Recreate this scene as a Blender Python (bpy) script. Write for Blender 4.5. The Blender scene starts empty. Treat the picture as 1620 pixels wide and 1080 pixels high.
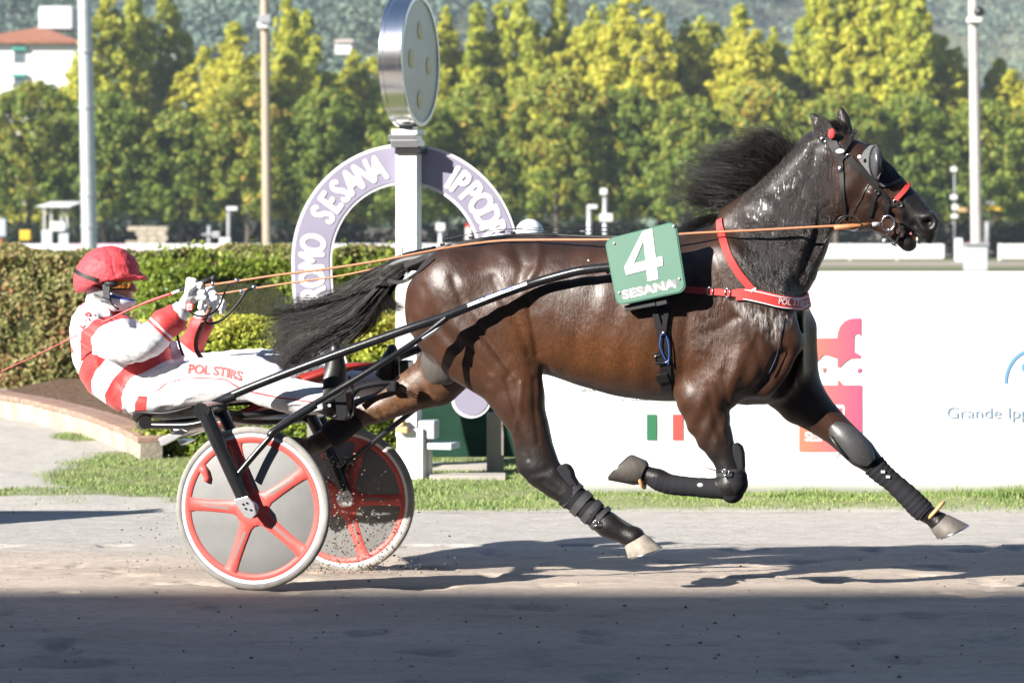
import bpy, bmesh, math, random
import numpy as np
from mathutils import Vector, Matrix, noise as mnoise
from mathutils.bvhtree import BVHTree
random.seed(7); RNG = np.random.default_rng(7)
S = bpy.context.scene
# ------------------------------------------------------------------ camera, light, exposure
FPX, CX, HY, EYE = 4037.0, 810.0, 365.0, 1.545          # focal length in photo pixels, principal column, horizon row, eye height
cam_d = bpy.data.cameras.new('camera'); cam = bpy.data.objects.new('camera', cam_d); S.collection.objects.link(cam)
cam.location = (0, 0, EYE); cam.rotation_euler = (math.radians(90), 0, 0)
cam_d.sensor_width = 36.0; cam_d.lens = 36.0*FPX/1620.0
cam_d.shift_y = -(540.0-HY)/1620.0
cam_d.clip_start = 0.5; cam_d.clip_end = 6000
cam_d.dof.use_dof = True; cam_d.dof.focus_distance = 11.3; cam_d.dof.aperture_fstop = 4.0
S.camera = cam
TRAVEL = Vector((1.64, 1.20, -1.0)).normalized()          # the way the sunlight travels
SUN_EL = math.asin(-TRAVEL.z); SUN_AZ = math.atan2(-TRAVEL.x, -TRAVEL.y)   # azimuth from +Y, clockwise
W = bpy.data.worlds.new('World'); S.world = W; W.use_nodes = True
nt = W.node_tree; nt.nodes.clear()
sky = nt.nodes.new('ShaderNodeTexSky'); sky.sky_type = 'NISHITA'; sky.sun_disc = False
sky.sun_elevation = SUN_EL; sky.sun_rotation = SUN_AZ; sky.altitude = 50; sky.air_density = 1.0; sky.dust_density = 0.3; sky.ozone_density = 3.5
bg = nt.nodes.new('ShaderNodeBackground'); bg.inputs[1].default_value = 0.05
wo = nt.nodes.new('ShaderNodeOutputWorld'); nt.links.new(sky.outputs[0], bg.inputs[0]); nt.links.new(bg.outputs[0], wo.inputs[0])
sd = bpy.data.lights.new('sun', 'SUN'); sd.energy = 5.0; sd.angle = math.radians(0.53); sd.color = (1.0, 0.945, 0.87)
sun = bpy.data.objects.new('sun', sd); S.collection.objects.link(sun)
sun.rotation_euler = TRAVEL.to_track_quat('-Z', 'Y').to_euler(); sun.location = (-20, -15, 20)
S.view_settings.view_transform = 'Standard'; S.view_settings.look = 'None'; S.view_settings.gamma = 1.0
S.view_settings.exposure = 1.62; S.view_settings.use_curve_mapping = False
S.render.engine = 'CYCLES'
S.cycles.max_bounces = 6; S.cycles.diffuse_bounces = 3; S.cycles.glossy_bounces = 3; S.cycles.transmission_bounces = 4; S.cycles.transparent_max_bounces = 8
S.cycles.use_denoising = True; S.cycles.volume_bounces = 0

# ------------------------------------------------------------------ small tools
def P(px, py, D):                                        # world point seen at photo pixel (px,py) at distance D along the view
    return Vector(((px-CX)/FPX*D, D, EYE-(py-HY)/FPX*D))
def G(px, py, z=-0.1):                                   # world point where the pixel meets the level z
    D = (EYE-z)*FPX/(py-HY); return Vector(((px-CX)/FPX*D, D, z))
HC = Vector((-0.955, 11.6, 0.0)); HA = math.atan2(-0.26, 0.965)
HX = Vector((math.cos(HA), math.sin(HA), 0)); HYV = Vector((-math.sin(HA), math.cos(HA), 0))
def Q(px, py, w=0.0):                                    # the sulky's own frame: s forward, w away from the camera, z up
    r = Vector(((px-CX)/FPX, 1.0, -(py-HY)/FPX)); o = Vector((0, 0, EYE))
    t = (w + (HC-o).dot(HYV))/r.dot(HYV); p = o + r*t - HC
    return Vector((p.dot(HX), w, p.z))
def pxm(w=0.0): return 1.0/(FPX/11.4)                    # metres per photo pixel near the horse
PM = 11.4/FPX
def unQ(V):                                              # local array -> photo pixels (for coat patches laid out when building)
    V = np.asarray(V); X = HC.x + V[:,0]*HX.x + V[:,1]*HYV.x; Y = HC.y + V[:,0]*HX.y + V[:,1]*HYV.y
    return CX + FPX*X/Y, HY - FPX*(V[:,2]-EYE)/Y

def tag(o, label=None, cat=None, group=None, kind=None):
    if label: o['label'] = label
    if cat: o['category'] = cat
    if group: o['group'] = group
    if kind: o['kind'] = kind
    return o
def empty(name, loc=(0,0,0), rz=0.0):
    o = bpy.data.objects.new(name, None); S.collection.objects.link(o); o.location = loc; o.rotation_euler = (0,0,rz)
    o.empty_display_size = 0.1
    return o
def link(name, me, mat=None, parent=None, smooth=False):
    o = bpy.data.objects.new(name, me); S.collection.objects.link(o)
    if mat is not None:
        for m in (mat if isinstance(mat, (list, tuple)) else [mat]): me.materials.append(m)
    if parent is not None: o.parent = parent
    if smooth and len(me.polygons): me.polygons.foreach_set('use_smooth', [True]*len(me.polygons))
    return o
def npmesh(name, V, F, mats=None):
    V = np.asarray(V, dtype=np.float32); F = np.asarray(F, dtype=np.int32); n = F.shape[1]
    me = bpy.data.meshes.new(name); me.vertices.add(len(V)); me.vertices.foreach_set('co', V.ravel())
    me.loops.add(F.size); me.loops.foreach_set('vertex_index', F.ravel())
    me.polygons.add(len(F)); me.polygons.foreach_set('loop_start', np.arange(0, F.size, n, dtype=np.int32))
    if mats is not None: me.polygons.foreach_set('material_index', np.asarray(mats, dtype=np.int32))
    me.update(calc_edges=True); return me
def fattr(me, name, vals, dom='POINT'):
    a = me.attributes.new(name, 'FLOAT', dom); a.data.foreach_set('value', np.asarray(vals, dtype=np.float32))
class MB:                                                # a mesh builder: shapes are added, then linked as one object
    def __init__(self): self.v = []; self.f = []
    def add(self, vs, fs):
        b = len(self.v); self.v += [tuple(v) for v in vs]; self.f += [tuple(b+i for i in f) for f in fs]; return self
    def box(self, c, size, rz=0.0, M=None):
        x, y, z = (s/2 for s in size)
        vs = [Vector((i*x, j*y, k*z)) for i in (-1,1) for j in (-1,1) for k in (-1,1)]
        if M is None: M = Matrix.Rotation(rz, 3, 'Z')
        vs = [M@v + Vector(c) for v in vs]
        return self.add(vs, [(0,1,3,2),(4,6,7,5),(0,4,5,1),(2,3,7,6),(0,2,6,4),(1,5,7,3)])
    def tube(self, pts, r, n=12, caps=True, flat=1.0, up=None):
        pts = [Vector(p) for p in pts]; rs = r if isinstance(r, (list, tuple)) else [r]*len(pts)
        b = len(self.v); prev = None
        for i, p in enumerate(pts):
            t = (pts[min(i+1, len(pts)-1)] - pts[max(i-1, 0)]).normalized()
            if prev is None:
                a = Vector(up) if up else (Vector((0,0,1)) if abs(t.z) < .9 else Vector((0,1,0)))
            else: a = prev
            u = (a - t*a.dot(t)).normalized(); w = t.cross(u); prev = u
            for k in range(n):
                q = 2*math.pi*k/n; self.v.append(tuple(p + (u*math.cos(q)*flat + w*math.sin(q))*rs[i]))
        for i in range(len(pts)-1):
            for k in range(n):
                self.f.append((b+i*n+k, b+i*n+(k+1)%n, b+(i+1)*n+(k+1)%n, b+(i+1)*n+k))
        if caps:
            self.f.append(tuple(b+k for k in reversed(range(n)))); self.f.append(tuple(b+(len(pts)-1)*n+k for k in range(n)))
        return self
    def prism(self, poly, d0, d1, fr):                    # 2-D outline extruded; fr(x,y,d)->point
        n = len(poly); b = len(self.v)
        ar = sum(poly[i][0]*poly[(i+1)%n][1]-poly[(i+1)%n][0]*poly[i][1] for i in range(n))
        for d in (d0, d1):
            for x, y in poly: self.v.append(tuple(fr(x, y, d)))
        self.f.append(tuple(b+i for i in range(n))); self.f.append(tuple(b+n+i for i in reversed(range(n))))
        for i in range(n): self.f.append((b+i, b+n+i, b+n+(i+1)%n, b+(i+1)%n))
        return self
    def lathe(self, prof, M, n=48, a0=0.0, a1=2*math.pi, closed=False):   # prof [(r, h)] spun round the local z of M
        b = len(self.v); full = abs(a1-a0-2*math.pi) < 1e-6; m = n if full else n+1
        for k in range(m):
            a = a0+(a1-a0)*k/n
            for r, h in prof: self.v.append(tuple(M@Vector((r*math.cos(a), r*math.sin(a), h))))
        L = len(prof)
        for k in range(n if full else n):
            k2 = (k+1) % m
            for i in range(L if closed else L-1):
                j = (i+1) % L; self.f.append((b+k*L+i, b+k2*L+i, b+k2*L+j, b+k*L+j))
        return self
    def ball(self, c, r, n=16, sc=(1,1,1)):
        prof = [(math.sin(math.pi*i/(n//2))*r+1e-5, -math.cos(math.pi*i/(n//2))*r) for i in range(n//2+1)]
        return self.lathe(prof, Matrix.Translation(Vector(c))@Matrix.Diagonal((sc[0], sc[1], sc[2], 1)), n)
    def build(self, name, mat=None, parent=None, smooth=False, bevel=0.0, sub=0, autos=None):
        me = bpy.data.meshes.new(name); me.from_pydata(self.v, [], self.f)
        bm = bmesh.new(); bm.from_mesh(me); bmesh.ops.recalc_face_normals(bm, faces=bm.faces)
        if bevel:
            es = [e for e in bm.edges if len(e.link_faces) == 2 and e.calc_face_angle(0) > 0.6]
            bmesh.ops.bevel(bm, geom=es, offset=bevel, segments=2, profile=0.5, affect='EDGES', clamp_overlap=True)
        if autos is not None:
            for e in bm.edges:
                if len(e.link_faces) == 2 and e.calc_face_angle(0) > autos: e.smooth = False
            smooth = True
        bm.to_mesh(me); bm.free()
        return link(name, me, mat, parent, smooth)
def copy_tree(o, parent=None):
    c = o.copy(); S.collection.objects.link(c); c.parent = parent
    for ch in [x for x in o.children]: copy_tree(ch, c)
    return c
def inpoly(x, y, poly):
    r = np.zeros(len(x), bool); n = len(poly)
    for i in range(n):
        x0, y0 = poly[i]; x1, y1 = poly[(i+1) % n]
        if y0 == y1: continue
        r ^= ((y0 > y) != (y1 > y)) & (x < (x1-x0)*(y-y0)/(y1-y0)+x0)
    return r
def sdpoly(x, y, poly):                                  # signed distance, negative inside
    d = np.full(len(x), 1e9); n = len(poly)
    for i in range(n):
        a = np.array(poly[i], float); b = np.array(poly[(i+1) % n], float); e = b-a
        t = np.clip(((x-a[0])*e[0]+(y-a[1])*e[1])/max(e@e, 1e-9), 0, 1)
        d = np.minimum(d, np.hypot(x-a[0]-t*e[0], y-a[1]-t*e[1]))
    return np.where(inpoly(x, y, poly), -d, d)
def sstep(a, b, x): t = np.clip((x-a)/(b-a), 0, 1); return t*t*(3-2*t)
def catmull(pts, n=8):
    pts = [Vector(p) for p in pts]; out = []
    for i in range(len(pts)-1):
        p0, p1, p2, p3 = pts[max(i-1,0)], pts[i], pts[i+1], pts[min(i+2, len(pts)-1)]
        for k in range(n):
            t = k/n; out.append(0.5*((2*p1)+(p2-p0)*t+(2*p0-5*p1+4*p2-p3)*t*t+(3*p1-p0-3*p2+p3)*t**3))
    out.append(pts[-1]); return out
def text_polys(s, bold=0.0, res=3):
    cu = bpy.data.curves.new('lettering', 'FONT'); cu.body = s; cu.offset = bold; cu.resolution_u = res; cu.align_x = 'CENTER'; cu.align_y = 'CENTER'
    ob = bpy.data.objects.new('lettering', cu); S.collection.objects.link(ob)
    bpy.context.view_layer.update()
    me = bpy.data.meshes.new_from_object(ob.evaluated_get(bpy.context.evaluated_depsgraph_get()))
    vs = [Vector(v.co) for v in me.vertices]; fs = [tuple(p.vertices) for p in me.polygons]
    bpy.data.objects.remove(ob); bpy.data.curves.remove(cu); bpy.data.meshes.remove(me)
    return vs, fs
def _unused(): pass
def text_on(s, fr, size, name, mat, parent, bold=0.0, sx=1.0, thick=0.0, cut=None, width=None):
    """lettering as thin geometry; fr(x, y, d) maps text plane to space. width: fit the text to that width"""
    vs, fs = text_polys(s, bold)
    if width is not None:
        w = max(v.x for v in vs)-min(v.x for v in vs); sx = width/(w*size)
    m0 = (max(v.x for v in vs)+min(v.x for v in vs))/2; my = (max(v.y for v in vs)+min(v.y for v in vs))/2
    bm = bmesh.new(); bv = [bm.verts.new(((v.x-m0)*size*sx, (v.y-my)*size, 0)) for v in vs]
    for f in fs:
        try: bm.faces.new([bv[i] for i in f])
        except ValueError: pass
    if cut: bmesh.ops.subdivide_edges(bm, edges=[e for e in bm.edges if e.calc_length() > cut], cuts=2)
    for v in bm.verts: v.co = fr(v.co.x, v.co.y, thick)
    me = bpy.data.meshes.new(name); bm.to_mesh(me); bm.free()
    return link(name, me, mat, parent)

# ------------------------------------------------------------------ materials
def mat(name, col, rough=0.6, spec=0.5, metal=0.0, bump=0.0, bscale=50.0, var=0.0, vscale=6.0, col2=None, coat=0.0, stretch=(1,1,1), sss=0.0, transl=None, detail=6.0):
    if metal < .5: col = tuple(c*.82 for c in col); col2 = tuple(c*.82 for c in col2) if col2 else None
    m = bpy.data.materials.new(name); m.use_nodes = True; N = m.node_tree.nodes; L = m.node_tree.links; b = N['Principled BSDF']
    b.inputs['Base Color'].default_value = (*col, 1); b.inputs['Roughness'].default_value = rough
    b.inputs['Specular IOR Level'].default_value = spec; b.inputs['Metallic'].default_value = metal; b.inputs['Coat Weight'].default_value = coat
    if sss: b.inputs['Subsurface Weight'].default_value = sss; b.inputs['Subsurface Scale'].default_value = 0.01
    tc = N.new('ShaderNodeTexCoord'); mp = N.new('ShaderNodeMapping'); mp.inputs['Scale'].default_value = stretch; L.new(tc.outputs['Object'], mp.inputs[0])
    if var > 0 or col2 is not None:
        n = N.new('ShaderNodeTexNoise'); n.inputs['Scale'].default_value = vscale; n.inputs['Detail'].default_value = detail; n.inputs['Roughness'].default_value = .65
        L.new(mp.outputs[0], n.inputs['Vector'])
        r = N.new('ShaderNodeValToRGB'); r.color_ramp.elements[0].position = .35; r.color_ramp.elements[1].position = .65
        c2 = col2 if col2 is not None else tuple(c*(1-var) for c in col)
        r.color_ramp.elements[0].color = (*c2, 1); r.color_ramp.elements[1].color = (*[min(1, c*(1+var*.3)) for c in col], 1)
        L.new(n.outputs['Fac'], r.inputs[0]); L.new(r.outputs[0], b.inputs['Base Color'])
        m['ramp'] = r.name
    if bump > 0:
        n2 = N.new('ShaderNodeTexNoise'); n2.inputs['Scale'].default_value = bscale; n2.inputs['Detail'].default_value = 5
        L.new(mp.outputs[0], n2.inputs['Vector']); bu = N.new('ShaderNodeBump'); bu.inputs['Strength'].default_value = 1.0; bu.inputs['Distance'].default_value = bump
        L.new(n2.outputs['Fac'], bu.inputs['Height']); L.new(bu.outputs[0], b.inputs['Normal'])
    return m
M_black = mat('black_painted_steel', (.014,.014,.016), .28, .5, bump=.0004, bscale=90, var=.3, vscale=30)
M_leather = mat('black_leather', (.016,.015,.015), .42, .5, bump=.0006, bscale=160)
M_rubber = mat('black_rubber', (.02,.02,.02), .6, .4)
M_steel = mat('polished_steel', (.62,.62,.63), .22, .5, metal=1.0, bump=.0003, bscale=60)
M_white = mat('white_paint', (.78,.78,.77), .4, .5, var=.12, vscale=9)
M_tan = mat('tan_leather_rein', (.50,.20,.08), .5, .4, var=.3, vscale=40)

# ------------------------------------------------------------------ implicit body modelling on a grid (smooth unions, then surface nets)
class Field:
    def __init__(s, lo, hi, h):
        s.lo = np.array(lo, float); s.h = h; s.n = np.ceil((np.array(hi)-s.lo)/h).astype(int)+1
        s.f = np.full(tuple(s.n), 0.25, np.float32); s.g = np.zeros(tuple(s.n), np.int8)
    def block(s, lo, hi):
        a = np.clip(np.floor((np.array(lo)-s.lo)/s.h).astype(int), 0, s.n-1); b = np.clip(np.ceil((np.array(hi)-s.lo)/s.h).astype(int)+1, 1, s.n)
        sl = tuple(slice(a[i], b[i]) for i in range(3))
        ax = [(s.lo[i]+s.h*np.arange(a[i], b[i])).astype(np.float32) for i in range(3)]
        return sl, ax[0][:,None,None], ax[1][None,:,None], ax[2][None,None,:]
    def merge(s, sl, d, k, grp, sub=False):
        if sub:
            a = s.f[sl]; hh = np.clip(.5-.5*(a+d)/k, 0, 1); s.f[sl] = a*(1-hh)+(-d)*hh+k*hh*(1-hh); return
        a = s.f[sl]; gg = s.g[sl]; gg[d < a] = grp; s.g[sl] = gg
        hh = np.clip(.5+.5*(d-a)/k, 0, 1); s.f[sl] = d*(1-hh)+a*hh-k*hh*(1-hh)
    def chain(s, nodes, k=.02, grp=0, sub=False, infl=0.0):   # nodes: (point, radius, lateral ratio)
        ps = [np.array(n[0], float) for n in nodes]; rs = [n[1]+infl for n in nodes]; qs = [(n[2] if len(n) > 2 else 1.0) for n in nodes]
        R = max(rs)*max(1, max(qs))+k*1.5+.03
        lo = np.min(ps, 0)-R; hi = np.max(ps, 0)+R; sl, X, Y, Z = s.block(lo, hi); D = None
        if len(ps) == 1: ps = ps*2; rs = rs*2; qs = qs*2
        for i in range(len(ps)-1):
            a, b = ps[i], ps[i+1]; ra, rb = rs[i], rs[i+1]; q = (qs[i]+qs[i+1])/2
            ab = b-a; ab2 = np.array([ab[0], ab[1]/q, ab[2]]); l2 = max(ab2@ab2, 1e-9)
            x = X-a[0]; y = (Y-a[1])/q; z = Z-a[2]
            t = np.clip((x*ab2[0]+y*ab2[1]+z*ab2[2])/l2, 0, 1)
            qq = qs[i]+(qs[i+1]-qs[i])*t; yy = (Y-(a[1]+t*ab[1]))/qq
            d = np.sqrt((x-t*ab[0])**2+yy**2+(z-t*ab[2])**2)-(ra+(rb-ra)*t)
            d = d*np.minimum(1.0, qq)
            D = d if D is None else np.minimum(D, d)
        s.merge(sl, D.astype(np.float32), k, grp, sub)
    def loft(s, st, k=.02, grp=0, e=2.3):                     # st: (s, ztop, zbot, halfwidth, wcentre)
        st = np.array(st, float); lo = (st[0,0]-.1, -st[:,3].max()-.08, st[:,2].min()-.1); hi = (st[-1,0]+.1, st[:,3].max()+.08, st[:,1].max()+.1)
        sl, X, Y, Z = s.block(lo, hi); xs = X[:,0,0]
        t = np.interp(xs, st[:,0], st[:,1]); b = np.interp(xs, st[:,0], st[:,2]); w = np.interp(xs, st[:,0], st[:,3])
        kern = np.ones(9)/9
        t, b, w = (np.convolve(np.pad(a, 4, mode='edge'), kern, 'valid') for a in (t, b, w))
        c = ((t+b)/2)[:,None,None]; hz = ((t-b)/2)[:,None,None]; w = w[:,None,None]
        u = np.abs(Z-c)/hz; v = np.abs(Y)/w
        rho = (u**e+v**e)**(1/e)+1e-6; gr = np.sqrt((u/hz)**2+(v/w)**2)+1e-6
        d = rho*(rho-1)/gr
        out = np.maximum(st[0,0]-X, X-st[-1,0])
        d = np.where(out > 0, np.sqrt(np.maximum(d,0)**2+out**2), d)
        s.merge(sl, d.astype(np.float32), k, grp)
    def ell(s, c, r, k=.02, grp=0, sub=False, M=None):
        R = max(r)+k+.02; sl, X, Y, Z = s.block(np.array(c)-R, np.array(c)+R)
        x, y, z = X-c[0], Y-c[1], Z-c[2]
        if M is not None: x, y, z = (M[i][0]*x+M[i][1]*y+M[i][2]*z for i in range(3))
        k0 = np.sqrt((x/r[0])**2+(y/r[1])**2+(z/r[2])**2)+1e-6; k1 = np.sqrt((x/r[0]**2)**2+(y/r[1]**2)**2+(z/r[2]**2)**2)+1e-6
        s.merge(sl, (k0*(k0-1)/k1).astype(np.float32), k, grp, sub)
    def nets(s, smooth=2):
        f = s.f; ins = f < 0
        c = np.zeros(tuple(s.n-1), np.int8)
        for i in (0,1):
            for j in (0,1):
                for k in (0,1): c += ins[i:ins.shape[0]-1+i, j:ins.shape[1]-1+j, k:ins.shape[2]-1+k]
        act = (c > 0) & (c < 8); idx = np.argwhere(act); ids = np.full(act.shape, -1, np.int32); ids[act] = np.arange(len(idx))
        cr = [(i,j,k) for i in (0,1) for j in (0,1) for k in (0,1)]
        val = {o: f[idx[:,0]+o[0], idx[:,1]+o[1], idx[:,2]+o[2]] for o in cr}
        acc = np.zeros((len(idx),3)); cnt = np.zeros(len(idx))
        for o in cr:
            for ax in range(3):
                if o[ax] == 0:
                    p = list(o); p[ax] = 1; a = val[o]; b = val[tuple(p)]; m = (a < 0) != (b < 0)
                    t = np.where(m, a/np.where(m, a-b, 1), 0); pos = np.tile(np.array(o, float), (len(idx),1)); pos[:,ax] += t
                    acc += pos*m[:,None]; cnt += m
        V = (idx+acc/cnt[:,None])*s.h+s.lo; grp = s.g[idx[:,0], idx[:,1], idx[:,2]]
        Fs = []
        for ax in range(3):
            a = [slice(1,-1)]*3; b = [slice(1,-1)]*3; a[ax] = slice(0,-1); b[ax] = slice(1,None)
            m = ins[tuple(a)] != ins[tuple(b)]; e = np.argwhere(m)
            if not len(e): continue
            off = np.ones(3, int); off[ax] = 0; e = e+off
            flip = ins[e[:,0], e[:,1], e[:,2]]
            u, v = (ax+1) % 3, (ax+2) % 3
            q = []
            for du, dv in ((-1,-1),(0,-1),(0,0),(-1,0)):
                p = e.copy(); p[:,u] += du; p[:,v] += dv; q.append(ids[p[:,0], p[:,1], p[:,2]])
            q = np.stack(q, 1); q = np.where(flip[:,None], q, q[:,::-1]); Fs.append(q)
        F = np.concatenate(Fs)
        F = F[(F >= 0).all(1)]
        for it in range(smooth):
            A = np.zeros_like(V); n = np.zeros(len(V))
            for i in range(4):
                np.add.at(A, F[:,i], V[F[:,(i+1)%4]]+V[F[:,(i+3)%4]]); np.add.at(n, F[:,i], 2)
            V = V*.4+(A/np.maximum(n,1)[:,None])*.6
        return V, F, grp
def strands(name, pts, rad, mat_, parent, kind=None):       # pts (N,K,3), rad (N,K): three-sided tapering hairs
    N, K, _ = pts.shape; T = np.gradient(pts, axis=1); T /= np.linalg.norm(T, axis=2, keepdims=True)+1e-9
    a = np.array([.13,.97,.2]); U = np.cross(T, a); U /= np.linalg.norm(U, axis=2, keepdims=True)+1e-9; Wv = np.cross(T, U)
    V = np.stack([pts+(U*math.cos(q)+Wv*math.sin(q))*rad[...,None] for q in (0, 2.094, 4.189)], 2)   # N,K,3,3
    base = (np.arange(N)*K*3)[:,None,None]+(np.arange(K-1)*3)[None,:,None]; j = np.arange(3)[None,None,:]; j2 = (j+1) % 3
    F = np.stack([base+j, base+j2, base+3+j2, base+3+j], -1).reshape(-1,4)
    me = npmesh(name, V.reshape(-1,3), F); fattr(me, 'tint', np.repeat(RNG.random(N), K*3))
    return link(name, me, mat_, parent, smooth=True)
# ------------------------------------------------------------------ ground
def gz(D):
    D = np.asarray(D, float); t = np.clip((D-10.9)/1.75, 0, 1); return -.1*(t*t*(3-2*t)*.35+t*.65)
def node_tools(m):
    m.use_nodes = True; N = m.node_tree.nodes; L = m.node_tree.links; b = N['Principled BSDF']; tc = N.new('ShaderNodeTexCoord')
    def noise(scale, st=(1,1,1), det=5, rough=.6, out='Fac'):
        mp = N.new('ShaderNodeMapping'); mp.inputs['Scale'].default_value = st; L.new(tc.outputs['Object'], mp.inputs[0])
        n = N.new('ShaderNodeTexNoise'); n.inputs['Scale'].default_value = scale; n.inputs['Detail'].default_value = det; n.inputs['Roughness'].default_value = rough; L.new(mp.outputs[0], n.inputs['Vector']); return n.outputs[out]
    def ramp(f, *st):
        r = N.new('ShaderNodeValToRGB'); e = r.color_ramp.elements
        while len(e) < len(st): e.new(.5)
        for i, (p, c) in enumerate(st): e[i].position = p; e[i].color = (*c, 1) if isinstance(c, tuple) else (c, c, c, 1)
        L.new(f, r.inputs[0]); return r.outputs[0]
    def mix(f, a, c):
        x = N.new('ShaderNodeMix'); x.data_type = 'RGBA'
        if isinstance(f, float): x.inputs[0].default_value = f
        else: L.new(f, x.inputs[0])
        for i, v in ((6, a), (7, c)):
            if isinstance(v, tuple): x.inputs[i].default_value = (*v, 1)
            else: L.new(v, x.inputs[i])
        return x.outputs[2]
    def mt(op, a, c=0.0, clamp=False):
        x = N.new('ShaderNodeMath'); x.operation = op; x.use_clamp = clamp
        for i, v in enumerate((a, c)):
            if isinstance(v, (int, float)): x.inputs[i].default_value = v
            else: L.new(v, x.inputs[i])
        return x.outputs[0]
    def bump(h, d, prev=None, s=1.0):
        bu = N.new('ShaderNodeBump'); bu.inputs['Strength'].default_value = s; bu.inputs['Distance'].default_value = d; L.new(h, bu.inputs['Height'])
        if prev is not None: L.new(prev, bu.inputs['Normal'])
        return bu.outputs[0]
    def attr(n): a = N.new('ShaderNodeAttribute'); a.attribute_name = n; return a.outputs['Fac']
    return N, L, b, tc, noise, ramp, mix, mt, bump, attr
def sand_mat():
    m = bpy.data.materials.new('track_sand'); N, L, b, tc, noise, ramp, mix, mt, bump, attr = node_tools(m)
    c = ramp(noise(1.6,(.35,1,1),7,.7), (.32,(.34,.285,.235)), (.55,(.42,.355,.298)), (.72,(.47,.40,.34)))
    c = mix(ramp(noise(34,(.45,1,1),5,.7), (.55,0.0), (.78,.35)), c, (.18,.14,.105))
    grit = ramp(noise(9,(.4,1,1),8,.75), (.3,(.31,.295,.27)), (.6,(.40,.38,.355)))
    sx = N.new('ShaderNodeSeparateXYZ'); L.new(tc.outputs['Object'], sx.inputs[0])
    yy = mt('ADD', sx.outputs[1], mt('MULTIPLY', noise(.9,(.25,1,1),4), 1.2))
    f = N.new('ShaderNodeMapRange'); f.inputs['From Min'].default_value = 13.15; f.inputs['From Max'].default_value = 14.1; L.new(yy, f.inputs['Value'])
    c = mix(f.outputs[0], c, grit)
    mm = N.new('ShaderNodeMix'); mm.data_type = 'RGBA'; mm.blend_type = 'MULTIPLY'; mm.inputs[0].default_value = 1.0; L.new(c, mm.inputs[6]); L.new(ramp(noise(70,(.22,1,1),6,.75), (.30,(.72,.70,.68)), (.52,(1,1,1)), (.75,(1.08,1.08,1.08))), mm.inputs[7]); c = mm.outputs[2]; L.new(c, b.inputs['Base Color']); b.inputs['Roughness'].default_value = .95; b.inputs['Specular IOR Level'].default_value = .15
    p = bump(noise(22,(.35,1,1),6,.7), .012); p = bump(noise(95,(.35,1,1),5,.7), .007, p); L.new(p, b.inputs['Normal']); return m
def verge_mat():
    m = bpy.data.materials.new('verge_earth'); N, L, b, tc, noise, ramp, mix, mt, bump, attr = node_tools(m)
    grav = ramp(noise(26,(.6,1,1),8,.8), (.3,(.28,.26,.23)), (.5,(.41,.385,.35)), (.7,(.50,.475,.44)))
    earth = ramp(noise(12,(.5,1,1),7,.7), (.35,(.12,.16,.055)), (.6,(.24,.25,.12)))
    c = mix(attr('grass'), grav, earth); L.new(c, b.inputs['Base Color']); b.inputs['Roughness'].default_value = .95; b.inputs['Specular IOR Level'].default_value = .2
    L.new(bump(noise(60,(1,1,1),6,.7), .012), b.inputs['Normal']); return m
def gridmesh(name, xs, ys, zf, skip=None):
    X, Y = np.meshgrid(xs, ys, indexing='ij'); Z = zf(X, Y); V = np.stack([X, Y, Z], -1).reshape(-1,3); ny = len(ys)
    i = np.arange(len(xs)-1)[:,None]*ny+np.arange(ny-1)[None,:]; F = np.stack([i, i+ny, i+ny+1, i+1], -1).reshape(-1,4)
    return npmesh(name, V, F), X, Y
def vnoise(X, Y, sc, seed=0, oct=4):
    r = np.random.default_rng(seed); out = np.zeros_like(X); a = 1.0; tot = 0
    for o in range(oct):
        T = r.random((256,256)); x = X*sc*2**o+r.random()*99; y = Y*sc*2**o+r.random()*99; xi = np.floor(x).astype(int); yi = np.floor(y).astype(int)
        u = x-xi; v = y-yi; u = u*u*(3-2*u); v = v*v*(3-2*v); g = lambda i, j: T[(xi+i) % 256, (yi+j) % 256]
        out += a*((g(0,0)*(1-u)+g(1,0)*u)*(1-v)+(g(0,1)*(1-u)+g(1,1)*u)*v); tot += a; a *= .55
    return out/tot-.5
M_sand = sand_mat(); M_verge = verge_mat()
xs = np.concatenate([np.linspace(-60,-6.2,20), np.linspace(-6,6.5,620), np.linspace(6.8,60,20)]); ys = np.concatenate([np.linspace(-6,5.5,12), np.linspace(5.8,14.95,430)])
def trackz(X, Y):
    near = sstep(4.5,6.5,Y); n = vnoise(X*.5, Y*1.1, 2.2, 3, 5)*.012+vnoise(X*.4, Y, 14, 5, 3)*.010
    hoof = np.maximum(0, vnoise(X, Y, 4.5, 9, 2)-.18)*.16*(Y < 13.4)
    return gz(Y)+(n-hoof)*near*np.where(Y > 13.4, .45, 1.0)
me, X, Y = gridmesh('track', xs, ys, trackz); tk = link('track', me, M_sand, None, smooth=True); tag(tk, kind='structure')
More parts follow.
